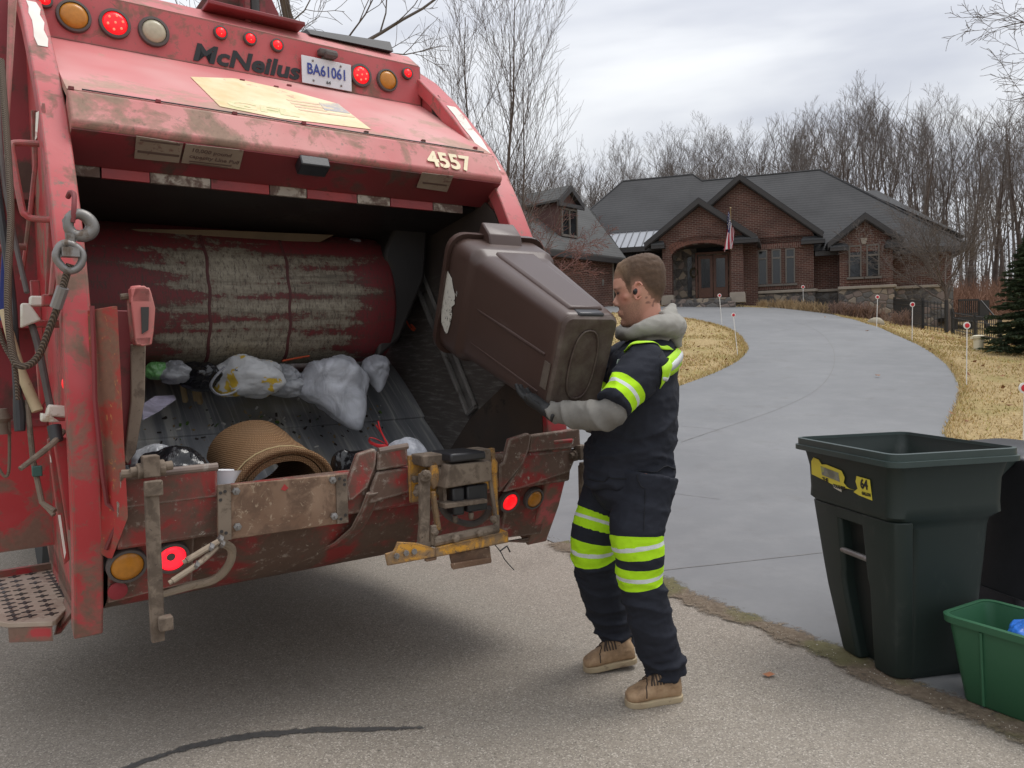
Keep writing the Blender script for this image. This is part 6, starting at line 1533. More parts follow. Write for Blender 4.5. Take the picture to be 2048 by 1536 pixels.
def handle(b):                                          # block handle on the +y side, rising beyond the rim
    y0 = hyT + 0.02
    b.loft([[np.array([x, y0 + y, HC - 0.10 + z]) for x, y, z in ring] for ring in
            [[(sx * 0.085, -0.03, -0.02) if k in (0, 3) else (sx * 0.085, 0.03, 0.02) for sx, k in ((-1, 0), (-1, 1), (1, 2), (1, 3))],
             [(-0.085, -0.03, 0.10), (-0.085, 0.055, 0.09), (0.085, 0.055, 0.09), (0.085, -0.03, 0.10)],
             [(-0.085, 0.0, 0.13), (-0.085, 0.062, 0.115), (0.085, 0.062, 0.115), (0.085, 0.0, 0.13)]]])
cpart(cart, 'handle', BROWN, handle, bevel=0.008)
def ribs(b):                                            # raised spine on the handle side and long bead on the visible side
    def yb(z): return csec(z)[1]
    def xb(z): return csec(z)[0]
    b.loft([[np.array([x, yb(z) + d, z]) for x, d in ((w, -0.01), (w * 0.88, 0.012), (-w * 0.88, 0.012), (-w, -0.01))] for z, w in ((0.05, 0.085), (0.45, 0.10), (0.74, 0.115), (0.80, 0.07), (0.83, 0.06))])
cpart(cart, 'back_spine', BROWN, ribs, bevel=0.008)
cpart(cart, 'side_bead', BROWN, lambda b: b.tube([(csec(z)[0] + 0.0, 0.02 + 0.0 * z, z) for z in (0.06, 0.3, 0.58)], [0.006, 0.007, 0.004], 8))
cpart(cart, 'side_bead', BROWN, lambda b: b.tube([(csec(z)[0] + 0.0, -0.14, z) for z in (0.06, 0.3, 0.60)], [0.004, 0.005, 0.003], 8))
def base(b):                                            # worn foot with an oval ring and recesses
    b.loft([[np.array([x, y, 0.004 + dz]) for x, y in rrect(hx, hy, r)] for hx, hy, r, dz in ((0.125, 0.20, 0.035, 0.035), (0.127, 0.202, 0.035, 0.0), (0.118, 0.192, 0.03, -0.012), (0.09, 0.16, 0.06, -0.012), (0.082, 0.15, 0.06, -0.006), (0.03, 0.1, 0.028, -0.006))])
cpart(cart, 'foot', BROWNW, base, smooth=35)
cpart(cart, 'oval_ring', BROWNW, lambda b: b.tube([np.array([0.060 * math.copysign(abs(math.cos(a)) ** 0.8, math.cos(a)), 0.145 * math.copysign(abs(math.sin(a)) ** 0.8, math.sin(a)), -0.007]) for a in np.linspace(0, 6.283, 25)[:-1]], 0.0042, 8, closed=True), smooth=60)
cpart(cart, 'axle_recess', BLACKPL, lambda b: b.box((0.0, 0.190, 0.030), (0.12, 0.048, 0.055)), bevel=0.008)  # black block stands in for the shade inside the recess
cpart(cart, 'grip_recess', BLACKPL, lambda b: b.box((-0.01, -0.190, 0.018), (0.13, 0.044, 0.05)), bevel=0.006)  # dark block here too, in place of the notch's shade
cpart(cart, 'label_pad', BROWNW, lambda b: b.prism([(csec(z)[0] + 0.001, y, z) for y, z in ((0.0, 0.05), (-0.11, 0.05), (-0.11, 0.012), (0.0, 0.012))], (0.004, 0, 0)))
# flaking white sticker on the visible side near the rim
def csx(z): return csec(z)[0] + 0.0195
pts = [(0.105, 0.845), (0.085, 0.80), (0.05, 0.775), (0.03, 0.752), (-0.01, 0.742), (-0.03, 0.765), (-0.06, 0.75), (-0.10, 0.755), (-0.145, 0.765), (-0.155, 0.785), (-0.14, 0.80), (-0.12, 0.832), (-0.06, 0.85), (0.02, 0.85)]
t = NT('flaking white sticker'); _a = t.noise(38, 6, 0.8); _b = t.noise(9, 3, off=(1, 4, 2)); _st = t.noise(26, 3, 0.6, stretch=(1, 1, 5))
c = t.mix(t.ramp(t.math('ADD', t.math('MULTIPLY', _a, 0.7), t.math('MULTIPLY', _b, 0.35)), [(0.56, 0.0), (0.59, 1.0)]), (0.60, 0.58, 0.52), (0.04, 0.03, 0.03)); c = t.mix(t.ramp(_st, [(0.6, 0.0), (0.66, 0.6)]), c, (0.12, 0.11, 0.10))
STKW = t.done(c, 0.6)
cpart(cart, 'sticker', STKW, lambda b: b.prism([(csx(z) + 0.0005, y * 1.1, z) for y, z in pts], (0.0012, 0, 0)))
cpart(cart, 'sticker_scrap', STKW, lambda b: b.prism([(csx(z) + 0.0005, y, z) for y, z in ((0.055, 0.742), (0.045, 0.732), (0.028, 0.735), (0.035, 0.745))], (0.0012, 0, 0)))
# dark green cart at the kerb
GREEN = NT('dark green cart plastic'); _n = GREEN.noise(3, 5, 0.6); _s = GREEN.noise(8, 8, 0.75, stretch=(1, 1, 0.5))
c = GREEN.mix(_n, (0.009, 0.017, 0.015), (0.014, 0.025, 0.021)); c = GREEN.mix(GREEN.ramp(_s, [(0.58, 0.0), (0.75, 0.4)]), c, (0.065, 0.07, 0.062)); c = GREEN.mix(GREEN.ramp(GREEN.noise(70, 3, 0.8), [(0.73, 0.0), (0.76, 0.5)]), c, (0.2, 0.2, 0.18))
GREEN = GREEN.done(c, 0.55, bump=_s, bstr=0.06, bdist=0.004)
GRIM = NT('green cart rim'); _n = GRIM.noise(10, 4); GRIM = GRIM.done(GRIM.mix(_n, (0.024, 0.040, 0.037), (0.040, 0.062, 0.058)), 0.5)
gr = empty('wheeled_cart', (1.724, 3.447, 0.012), 0.208)
tag(gr, 'open dark green cart with torn yellow label standing at the road edge', 'trash cart')
GH = 0.985
def gsec(z):
    f = z / GH; return (0.172 + (0.282 - 0.172) * f ** 0.75, 0.188 + (0.326 - 0.188) * f ** 0.75)
def gbody(b):
    secs = []
    for z, r, g_ in ((0.0, 0.03, 0.0), (0.012, 0.035, 0.004), (0.06, 0.04, 0.004), (0.3, 0.045, -0.004), (0.5, 0.05, -0.012), (0.66, 0.055, -0.018), (0.69, 0.055, -0.016), (0.72, 0.06, 0.012), (0.76, 0.06, 0.006), (0.86, 0.06, 0.0), (0.92, 0.055, 0.004), (0.955, 0.05, 0.012), (GH - 0.006, 0.05, 0.012)):
        hx, hy = gsec(z); secs.append((z, hx + g_, hy + g_, r))
    hollow(b, secs, 0.008)
    b.v = [(x + (0.06 if x < -0.02 and z < 0.665 else 0.0), y, z) for x, y, z in b.v]
cpart(gr, 'body', GREEN, gbody, smooth=50)
gx, gy = 0.282 + 0.016, 0.326 + 0.016
def grim(b):
    zt = GH
    P = [(gx + 0.0, gy + 0.0, 0.05, zt - 0.052), (gx + 0.018, gy + 0.018, 0.06, zt - 0.048), (gx + 0.018, gy + 0.018, 0.06, zt - 0.026), (gx + 0.008, gy + 0.008, 0.055, zt - 0.024), (gx + 0.008, gy + 0.008, 0.055, zt + 0.004), (gx - 0.006, gy - 0.006, 0.045, zt + 0.006), (gx - 0.010, gy - 0.010, 0.045, zt - 0.03)]
    R_ = [[np.array([x, y, z]) for x, y in rrect(hx, hy, r)] for hx, hy, r, z in P]
    b.loft(R_ + [R_[0]], cap=False)
cpart(gr, 'rim', GRIM, grim, smooth=40)
# front face is -x: recess with grab bar, foot groove
def face(y, z, off=0.0): return np.array([-(gsec(z)[0]) - off, y, z])
def frec(b): b.loft([[face(y, z, -0.02), face(y, z, 0.0075)] for y, z in ((0.1, 0.4),)]) if False else None
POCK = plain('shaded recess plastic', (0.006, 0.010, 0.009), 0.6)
def arch(b):                                           # pocket frame: jambs and lintel standing proud of the hollow
    for sg in (-1, 1): b.prism([face(sg * 0.075, 0.64, -0.03), face(sg * 0.083, 0.64, 0.004), face(sg * 0.09, 0.30, 0.004), face(sg * 0.082, 0.30, -0.03)], (0, sg * 0.012, 0))
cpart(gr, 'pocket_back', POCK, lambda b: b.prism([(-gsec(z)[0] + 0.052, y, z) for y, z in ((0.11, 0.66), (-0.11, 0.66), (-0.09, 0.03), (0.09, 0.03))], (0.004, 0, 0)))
cpart(gr, 'lift_bar', STEEL, lambda b: b.tube([face(-0.09, 0.50, -0.012), face(0.09, 0.50, -0.012)], 0.013, 12))
def pillar(sg):
    def fn(b):
        R_ = []
        for z, yi in ((0.004, 0.05), (0.02, 0.05), (0.30, 0.082), (0.38, 0.088), (0.42, 0.078), (0.635, 0.075), (0.70, 0.072)):
            hx, hy = gsec(z); hy = hy + 0.002; k = 0.045
            R_.append([np.array([x, sg * y, z]) for x, y in ((-hx + 0.085, yi), (-hx + 0.012, yi), (-hx, yi + 0.012), (-hx, hy - k), (-hx + 0.3 * k, hy - 0.3 * k), (-hx + k, hy), (-hx + 0.085, hy))])
        b.loft(R_)
    return fn
for sg in (-1, 1): cpart(gr, 'front_leg', GREEN, pillar(sg), bevel=0.006)
cpart(gr, 'pocket_lintel', GREEN, lambda b: b.loft([[np.array([-gsec(z)[0] + dx, y, z]) for y, dx in ((-0.10, 0.0), (0.10, 0.0), (0.10, 0.08), (-0.10, 0.08))] for z in (0.648, 0.70)]), bevel=0.006)
cpart(gr, 'hinge_handle', GREEN, lambda b: (b.tube([(gx + 0.09, -0.2, GH - 0.05), (gx + 0.09, 0.2, GH - 0.05)], 0.02, 10), b.prism([(gx, -0.22, GH - 0.01), (gx + 0.11, -0.22, GH - 0.03), (gx + 0.11, -0.22, GH - 0.075), (gx, -0.22, GH - 0.16)], (0, 0.05, 0)), b.prism([(gx, 0.17, GH - 0.01), (gx + 0.11, 0.17, GH - 0.03), (gx + 0.11, 0.17, GH - 0.075), (gx, 0.17, GH - 0.16)], (0, 0.05, 0))), bevel=0.006)
for y in (-0.2, 0.2): cpart(gr, 'wheel', RUBBER, lambda b: b.lathe([(0.05, 0), (0.10, 0.0), (0.11, 0.015), (0.11, 0.05), (0.10, 0.06), (0.05, 0.06)], (0.23, y - 0.03, 0.11), (0, 1, 0), 20))
gl = empty('lid', (0, 0, 0)); bpy.data.objects.remove(gl)
def glid(b): b.loft([[np.array([gx + 0.10 + off + 0.05 * math.sin(f * 3), y, GH - 0.06 - f * 0.62]) for y, off in ((-0.28, 0), (0.28, 0), (0.26, 0.035), (-0.26, 0.035))] for f in np.linspace(0, 1, 6)])
cpart(gr, 'lid', BLACKPL, glid, bevel=0.012)
# torn yellow label with 64
YLAB = plain('yellow label', (0.70, 0.60, 0.06), 0.5, var=0.12, scale=9); LABW = plain('label paper white', (0.62, 0.60, 0.5), 0.6); LABG = grime('label picture print', (0.30, 0.30, 0.28), (0.16, 0.16, 0.12), (0.35, 0.38, 0.12), 0.8, 25, 0.6)
def fl(pts, off): return [face(y, z, off) for y, z in pts]
def mirror(y): return y
lab = cpart(gr, 'label', YLAB, lambda b: (b.prism(fl([(0.245, 0.885), (0.225, 0.905), (0.185, 0.900), (0.165, 0.880), (0.13, 0.885), (0.02, 0.873), (0.0, 0.845), (0.01, 0.82), (-0.01, 0.805), (-0.03, 0.80), (-0.07, 0.80), (0.09, 0.795), (0.135, 0.80), (0.15, 0.808), (0.25, 0.812)][:12] + [(0.02, 0.785), (0.09, 0.798), (0.13, 0.805), (0.25, 0.822)], 0.005), (-0.0015, 0, 0)),))
lab2 = cpart(gr, 'label', YLAB, lambda b: b.prism(fl([(-0.085, 0.865), (-0.17, 0.862), (-0.175, 0.775), (-0.09, 0.782), (-0.055, 0.79), (-0.085, 0.81), (-0.075, 0.84)], 0.005), (-0.0015, 0, 0)))
cpart(gr, 'picture', LABG, lambda b: b.prism(fl([(0.17, 0.872), (0.04, 0.86), (0.035, 0.82), (0.165, 0.832)], 0.0075), (-0.001, 0, 0)), parent=lab)
cpart(gr, 'paper_edge', LABW, lambda b: b.prism(fl([(0.09, 0.80), (0.03, 0.79), (0.03, 0.775), (0.085, 0.785)], 0.006), (-0.001, 0, 0)), parent=lab)
fx, fz = np.array([0, -1.0, 0]), unit(face(0, 0.9) - face(0, 0.7))
lettering('number', '64', INK, lab2, face(-0.108, 0.818, 0.0075), fx, fz, 0.056, bold=0.0022, depth=0.0006, sx=0.85)
lettering('lettering', 'THE', INK, lab, face(0.165, 0.805, 0.0075), fx, fz, 0.024, bold=0.0009, depth=0.0005)
lettering('lettering', 'TOUGHEST', INK, lab, face(0.085, 0.7885, 0.0085), fx, fz, 0.021, bold=0.0009, depth=0.0005, sx=0.8)
lettering('lettering', 'GALLON', INK, lab2, face(-0.113, 0.79, 0.0075), fx, fz, 0.019, bold=0.0008, depth=0.0005, sx=0.75)
# black cart behind it
bk = empty('wheeled_cart', (2.56, 3.98, 0.014), 0.3)
tag(bk, 'black cart half hidden behind the dark green cart at the right edge', 'trash cart')
def bbody(b):
    hollow(b, [(z, 0.22 + 0.06 * z, 0.24 + 0.07 * z, 0.05) for z in (0.0, 0.02, 0.4, 0.8, 0.84)], 0.008)
cpart(bk, 'body', BLACKPL, bbody, smooth=50)
cpart(bk, 'lid', BLACKPL, lambda b: b.loft([[np.array([x, y, z]) for x, y in rrect(hx, hy, 0.06)] for z, hx, hy in ((0.82, 0.30, 0.33), (0.845, 0.31, 0.34), (0.875, 0.29, 0.32), (0.895, 0.18, 0.2))]), smooth=50)
for y in (-0.2, 0.2): cpart(bk, 'wheel', RUBBER, lambda b: b.lathe([(0.05, 0), (0.10, 0.0), (0.10, 0.05), (0.05, 0.05)], (0.26, y, 0.10), (0, 1, 0), 18))
# light green recycling tub
TUB = plain('mid green tub plastic', (0.034, 0.118, 0.060), 0.45, var=0.12, scale=3, spec=0.4)
az_t = math.radians(150); tx_, ty_ = np.array([math.sin(az_t), math.cos(az_t)]), np.array([math.sin(math.radians(60)), math.cos(math.radians(60))])
cpt = np.array([1.775, 3.05]) + tx_ * 0.26 + ty_ * 0.10
tb = empty('recycling_tub', (cpt[0], cpt[1], 0.012), math.atan2(tx_[1], tx_[0]))
tag(tb, 'open mid green plastic recycling tub at the bottom right, a blue bag inside', 'recycling tub')
def tub(b): hollow(b, [(0.0, 0.245, 0.10, 0.02), (0.008, 0.255, 0.11, 0.03), (0.34, 0.305, 0.152, 0.045)], 0.005)
cpart(tb, 'body', TUB, tub, smooth=50)
def trim_(b):
    P = [(0.305, 0.152, 0.045, 0.315), (0.320, 0.167, 0.06, 0.318), (0.323, 0.170, 0.06, 0.345), (0.313, 0.160, 0.05, 0.350), (0.302, 0.149, 0.042, 0.346)]
    R_ = [[np.array([x, y, z]) for x, y in rrect(hx, hy, r)] for hx, hy, r, z in P]; b.loft(R_ + [R_[0]], cap=False)
cpart(tb, 'rim', TUB, trim_, smooth=50)
for x in (-0.17, 0.05): cpart(tb, 'side_rib', TUB, lambda b: b.tube([(x, -0.112, 0.01), (x + 0.01, -0.153, 0.312)], 0.007, 6))
# ------------------------------------------------------------------ plastic bags
def bagmesh(center, rad, seed, R=None, amp=0.12, tip=None, knot=None, n=84, m=60):
    """Soft crumpled sack: a displaced ball with creases and an optional pulled-out corner."""
    rad = np.array(rad, float); R = np.eye(3) if R is None else R
    vs, fs = [], []
    off = seed * 3.7
    for i in range(m + 1):
        t_ = math.pi * i / m; t_ = min(max(t_, 0.01), math.pi - 0.01)
        for j in range(n):
            a = 2 * math.pi * j / n
            u = np.array([math.sin(t_) * math.cos(a), math.sin(t_) * math.sin(a), -math.cos(t_)])
            q = Vector(u * 1.6) + Vector((off, off * 0.3, 1))
            kd = unit(tip) if tip is not None else np.array([0.2, 0.3, 0.93]); e1 = unit(np.cross(kd, [0.3, 0.9, 0.1])); e2 = np.cross(kd, e1); ph = math.atan2(u @ e2, u @ e1); al = u @ kd
            cr_ = (1 - abs(math.sin(5 * ph + 2.5 * mnoise.noise(q * 1.2)))) ** 5 + 0.6 * (1 - abs(math.sin(9 * ph + 3 * mnoise.noise(q * 1.5 + Vector((1, 1, 1)))))) ** 4
            w = amp * mnoise.noise(q * 0.8) * 1.7 + amp * 0.5 * mnoise.noise(q * 2.0) + amp * 0.30 * cr_ * (0.35 + 0.65 * abs(al)) * (1 - 0.85 * max(0, al - 0.8) / 0.2) - 0.25 * amp * abs(mnoise.noise(q * 5))
            p = u * (1 + w)
            if tip is not None:
                k = max(0, u @ unit(tip)); p = p + np.array(tip) * k ** 7 + unit(tip) * 0.12 * k ** 2
            vs.append(np.array(center) + R @ (p * rad))
    b = MB()
    fs = [(i * n + j, i * n + (j + 1) % n, (i + 1) * n + (j + 1) % n, (i + 1) * n + j) for i in range(m) for j in range(n)]
    b.add(vs, fs); return b
def bagmat(name, col, rough=0.32, tint=None):
    t = NT(name); n1 = t.noise(7, 3, 0.5, dist=2.2); n2 = t.noise(16, 3, 0.5, stretch=(1, 1, 0.3), dist=1.6)
    c = t.mix(t.ramp(n1, [(0.3, 0.0), (0.65, 1.0)]), tuple(x * 0.62 for x in col), tuple(min(1, x * 1.12) for x in col))
    if tint: c = t.mix(t.ramp(t.noise(4, 3, off=(2, 2, 2)), [(0.5, 0.0), (0.7, 0.5)]), c, tint)
    m = t.done(c, rough, bump=t.math('ADD', n1, n2), bstr=0.4, bdist=0.015)
    if min(col) > 0.1: t.b.inputs['Subsurface Weight'].default_value = 0.35; t.b.inputs['Subsurface Scale'].default_value = 0.03; t.b.inputs['Subsurface Radius'].default_value = (1, 1, 1)
    return m
BAGW = bagmat('thin white bag plastic', (0.47, 0.485, 0.53), 0.33, (0.36, 0.375, 0.42)); BAGG = bagmat('frosted grey bag plastic', (0.32, 0.33, 0.35), 0.33); BAGK = bagmat('black bag plastic', (0.010, 0.010, 0.012), 0.22); BAGB = bagmat('blue bag plastic', (0.03, 0.16, 0.60), 0.35)
def bag(center, rad, seed, m, label, cat='trash bag', **k):
    b = bagmesh((0, 0, 0), rad, seed, **k); o = b.obj('trash_bag', m, smooth=180); o.location = tuple(center); return tag(o, label, cat)
def I(x, y, v): return TF.wor(Q(x, y, v))
big = bag(I(664, 766, -0.36), (0.175, 0.13, 0.145), 3, BAGW, 'big white knotted trash bag under the right half of the packer blade', amp=0.13, tip=(0.40, -0.35, -0.70))
mb = MB()
shop = bag(I(495, 755, -0.42), (0.17, 0.10, 0.10), 8, None or BAGW, 'white shopping bag with yellow print under the middle of the blade', 'shopping bag', amp=0.16)
t = NT('printed shopping bag'); _n1 = t.noise(9, 4, 0.6, dist=0.9); _n2 = t.noise(9, 3, off=(4, 1, 2), dist=0.6)
c = t.mix(t.ramp(_n2, [(0.56, 0.0), (0.58, 1.0)]), (0.50, 0.51, 0.52), (0.55, 0.37, 0.04)); c = t.mix(t.ramp(t.noise(7, 2, off=(9, 3, 5)), [(0.70, 0.0), (0.715, 1.0)]), c, (0.12, 0.36, 0.08))
shop.data.materials[0] = t.done(c, 0.4, bump=_n1, bstr=0.4, bdist=0.015)
hd = MB(); hp0 = [TF.wor(Q(x, y, -0.36)) for x, y in ((450, 733), (428, 757), (422, 775), (440, 790), (470, 783), (490, 760), (470, 738))]
ho = hd.tube(smoothpath([np.array(p) - np.array(shop.location) for p in hp0], 4), 0.016, 6, flat=0.35).obj('bag_handle', BAGW, shop, smooth=60)
bag(I(566, 752, -0.44), (0.09, 0.06, 0.05), 11, BAGG, 'crumpled clear grey bag between the shopping bag and the big white bag', amp=0.2)
bag(I(572, 775, -0.42), (0.11, 0.06, 0.055), 12, BAGG, 'flat frosted bag lying below the crumpled grey one', amp=0.15)
bag(I(752, 735, -0.45), (0.08, 0.07, 0.07), 14, BAGW, 'small white bag with pointed corner right of the big one', amp=0.1, tip=(0.1, -0.2, -0.8))
bag(I(402, 752, -0.46), (0.10, 0.08, 0.07), 17, BAGK, 'shiny black bag wedged under the blade left of the shopping bag', amp=0.16)
bag(I(350, 745, -0.48), (0.08, 0.06, 0.05), 19, BAGG, 'pale crumpled food bag under the left end of the blade', amp=0.2)
bag(I(312, 742, -0.5), (0.05, 0.05, 0.045), 23, bagmat('green bag plastic', (0.12, 0.30, 0.10)), 'small pale green bag at the left end of the blade', amp=0.15)
bag(I(345, 945, 0.36), (0.135, 0.10, 0.10), 29, BAGK, 'glossy black bag behind the left sill plate', amp=0.09)
bag(I(312, 935, 0.30), (0.10, 0.08, 0.085), 31, BAGG, 'frosted pale bag behind the glossy black bag', amp=0.1)
bag(I(688, 940, 0.42), (0.055, 0.06, 0.085), 37, BAGK, 'small black bag right of the rolled rug', amp=0.12)
wb = bag(I(812, 915, 0.40), (0.10, 0.08, 0.085), 41, BAGW, 'white bag tied with red ribbon behind the yellow tipper', amp=0.07)
RIB = plain('red tie', (0.50, 0.02, 0.025), 0.5)
for pts in (((775, 888), (762, 862), (756, 842)), ((775, 890), (752, 878), (740, 876), (740, 884), (758, 892), (776, 891)), ((772, 886), (764, 868), (752, 850))):
    q = MB(); q.tube(smoothpath([np.array(I(x, y, 0.42 - 0.01 * k)) - np.array(wb.location) for k, (x, y) in enumerate(pts)], 4), 0.008, 6, flat=0.3); q.obj('tie_ribbon', RIB, wb, smooth=60)
for pts, lab_, nm in ((((565, 722), (590, 717), (618, 712)), 'red drawstring on top of the big white bag', 'drawstring'),):
    q = MB(); q.tube(smoothpath([np.array(I(x, y, -0.42)) - np.array(big.location) for x, y in pts], 4), 0.011, 6, flat=0.5); q.obj(nm, plain('orange red drawstring', (0.50, 0.08, 0.03), 0.5), big, smooth=60)
rt_ = MB(); rt_.tube(smoothpath([TF.wor(TF.px(x, y, XR0 - 0.03)) for x, y in ((812, 640), (820, 655), (828, 662), (822, 648), (830, 658))], 3), 0.006, 5, flat=0.5); tag(rt_.obj('orange_ribbon', plain('orange ribbon', (0.48, 0.07, 0.02), 0.5), smooth=60), 'scrap of orange red ribbon stuck on the right hopper wall', 'ribbon')
bl = bag(np.array([1.985, 2.95, 0.285]), (0.09, 0.08, 0.075), 43, BAGB, 'bright blue bag lying in the green recycling tub', amp=0.12)
# cup, paper, board, scraps
CUPM = plain('white cup', (0.68, 0.68, 0.70), 0.5, var=0.05)
q = MB(); a0 = np.array(I(448, 985, 0.42)); q.lathe([(0.046, 0), (0.05, 0.12), (0.052, 0.125), (0.045, 0.12), (0.04, 0.01)], (0, 0, 0), (0.05, 0.1, 1), 20); o = q.obj('paper_cup', CUPM, smooth=50); o.location = tuple(a0 + np.array([0.01, 0, -0.04])); tag(o, 'white paper cup beside the rolled rug', 'cup')
q = MB(); ps = [I(x, y, v) for x, y, v in ((286, 850, -0.28), (283, 820, -0.42), (310, 802, -0.52), (348, 800, -0.56), (352, 808, -0.5), (318, 832, -0.36))]
q.plate([np.array(p) + np.array([0, 0, 0.02]) for p in ps], 0.004); tag(q.obj('quilted_paper', bagmat('lilac paper', (0.52, 0.47, 0.60), 0.7)), 'crumpled lilac paper at the left end of the hopper floor', 'paper')
q = MB(); ps = [Q(x, y, -0.52) for x, y in ((262, 458), (430, 460), (668, 470), (640, 484), (430, 478), (300, 470))]; q.prism([TF.wor(p) for p in ps], 0.05 * TF.y); tag(q.obj('cardboard_sheet', BOARD), 'brown cardboard sheet lying on top of the packer blade', 'cardboard')
o = bag(I(708, 488, -0.6), (0.05, 0.04, 0.03), 47, bagmat('clear bag', (0.16, 0.16, 0.17)), 'small clear bag on top of the right end of the blade', amp=0.2)
rr = random.Random(3); q = MB()
SCR = [plain('scrap ' + n_, c_, 0.8) for n_, c_ in (('tan', (0.30, 0.22, 0.12)), ('green', (0.08, 0.15, 0.03)), ('white', (0.5, 0.48, 0.45)), ('dark', (0.04, 0.03, 0.025)))]
for k in range(190):
    f = rr.random(); u = rr.uniform(-0.05, 1.5); v = rr.gauss(-0.66, 0.06) if f < 0.75 else rr.uniform(-0.7, -0.05)
    zf = np.interp(v, [q_[0] for q_ in FLs[::-1]], [q_[1] for q_ in FLs[::-1]]); s_ = rr.uniform(0.003, 0.012)
    q.mi = rr.choice((0, 0, 1, 2, 3, 3)); q.box(TF.wor((u, -v, zf + s_ * 0.5)), (s_ * 2, s_, s_ * 0.7), rotm(rr.random(), rr.random(), rr.uniform(0, 6)))
for (x, y) in ((368, 786), (390, 784), (398, 790)): q.mi = 0; q.box(I(x, y, -0.6), (0.02, 0.02, 0.10), rotm(0.5, 0.1, 0))
tag(q.obj('litter', SCR), 'small scraps of litter along the crease of the hopper floor', 'litter', kind='stuff')
# rolled rug
RUG = NT('brown woven rug'); _w = RUG.n.new('ShaderNodeTexWave'); _w.inputs['Scale'].default_value = 44; _w.inputs['Distortion'].default_value = 1.2; RUG.l.new(RUG.tc.outputs['Object'], _w.inputs[0]); _w2 = RUG.n.new('ShaderNodeTexWave'); _w2.bands_direction = 'Z'; _w2.inputs['Scale'].default_value = 46; _w2.inputs['Distortion'].default_value = 1.2; RUG.l.new(RUG.tc.outputs['Object'], _w2.inputs[0])
_n = RUG.noise(6, 5); h_ = RUG.math('MULTIPLY', _w.outputs[1], _w2.outputs[1]); c = RUG.mix(h_, (0.15, 0.082, 0.042), (0.40, 0.25, 0.135)); c = RUG.mix(RUG.ramp(_n, [(0.4, 0.0), (0.7, 0.4)]), c, (0.20, 0.13, 0.08)); RUG = RUG.done(c, 0.95, bump=h_, bstr=0.8, bdist=0.006, spec=0.1)
rug = empty('rolled_rug', (0, 0, 0))
E0 = Q(573, 968, 0.47); E1 = Q(508, 905, 0.06)
E1 = np.array([E1[0], E1[1], E1[2]])
ax = unit(E1 - E0); sx_ = unit(np.cross(ax, [0, 0, 1])); sx_ = sx_ if sx_[0] > 0 else -sx_; sz_ = unit(np.cross(sx_, ax)); sz_ = sz_ if sz_[2] > 0 else -sz_
L = np.linalg.norm(E1 - E0)
def spiral(r0, r1, turns, a0, n=64):
    return [((r0 + (r1 - r0) * k / n) * math.cos(a0 + turns * 2 * math.pi * k / n), (r0 + (r1 - r0) * k / n) * math.sin(a0 + turns * 2 * math.pi * k / n)) for k in range(n + 1)]
outl = spiral(0.135, 0.176, 1.58, -0.5, 80); th = 0.021
inn = [(x * (1 - th / math.hypot(x, y)), y * (1 - th / math.hypot(x, y))) for x, y in outl]
ring = outl + inn[::-1]
q = MB(); rings = []
for k in range(13):
    f = k / 12; rings.append([TF.wor(E0 + ax * L * f * 1.1 + sx_ * x * 1.12 * (1 - 0.05 * f) + sz_ * (z * 0.92 - 0.02 + 0.008 * mnoise.noise(Vector((x * 9, z * 9, f * 4))))) for x, z in ring])
q.loft(rings, cap=False)
n_ = len(ring); h2 = len(outl)
for base_ in (0, 12 * n_):
    for k in range(h2 - 1): q.f.append((base_ + k, base_ + k + 1, base_ + n_ - 2 - k, base_ + n_ - 1 - k)); q.m.append(0)
ro = q.obj('rolled_rug', RUG, smooth=50, fix=True); bpy.data.objects.remove(rug); tag(ro, 'rolled brown woven rug lying in the hopper behind the rusty sill plate', 'rug')
q = MB(); q.tube(smoothpath([TF.wor(E0 + ax * 0.0 - TF.loc(np.array([0, 0, 0])) * 0 + sx_ * x * 1.13 + sz_ * (z * 0.93 - 0.018) - ax * 0.004) for x, z in outl[30:81:3]], 3), 0.0115, 8)
q.obj('bound_edge', RUG, ro, smooth=60)
q = MB(); q.tube([TF.wor(E0 + ax * L * 0.12 + sx_ * x * 1.14 + sz_ * (z * 0.94 - 0.018)) for x, z in outl[46:81:2]], 0.003, 5); q.obj('twine', plain('jute twine', (0.42, 0.32, 0.17), 0.9), ro, smooth=60)
# ------------------------------------------------------------------ the worker
from mathutils.bvhtree import BVHTree
base_p = onground(1290, 1400); BASE = np.array([base_p[0], base_p[1], 0.0])
def W_(x, y, Y): return at(x, y, Y) - BASE
PHI = math.radians(18); F_ = np.array([-math.cos(PHI), math.sin(PHI), 0]); L_ = np.array([-math.sin(PHI), -math.cos(PHI), 0])
def pxm(Y): return Y / FPX
SKIN = NT('weathered fair skin'); _n = SKIN.noise(30, 5, 0.6); _b = SKIN.noise(9, 3); _st = SKIN.attr('stubble')
c = SKIN.mix(_b, (0.50, 0.25, 0.175), (0.55, 0.30, 0.22)); c = SKIN.mix(SKIN.math('MULTIPLY', SKIN.attr('blush'), 0.55), c, (0.52, 0.17, 0.12))
c = SKIN.mix(SKIN.math('MULTIPLY', _st, SKIN.ramp(SKIN.noise(260, 2, 0.6), [(0.3, 0.35), (0.7, 0.95)])), c, (0.20, 0.115, 0.075)); c = SKIN.mix(SKIN.attr('dark'), c, (0.035, 0.02, 0.017))
SKIN = SKIN.done(c, 0.5, bump=_n, bstr=0.08, bdist=0.002); 
HAIRM = NT('short brown hair'); _n = HAIRM.noise(48, 6, 0.8, stretch=(0.4, 1, 1.0)); _f = HAIRM.attr('fade'); _lt = HAIRM.attr('light')
c = HAIRM.mix(_n, (0.018, 0.011, 0.008), (0.155, 0.095, 0.06)); c = HAIRM.mix(HAIRM.math('MULTIPLY', _lt, 0.7), c, (0.30, 0.20, 0.12)); c = HAIRM.mix(_f, c, (0.30, 0.165, 0.115))
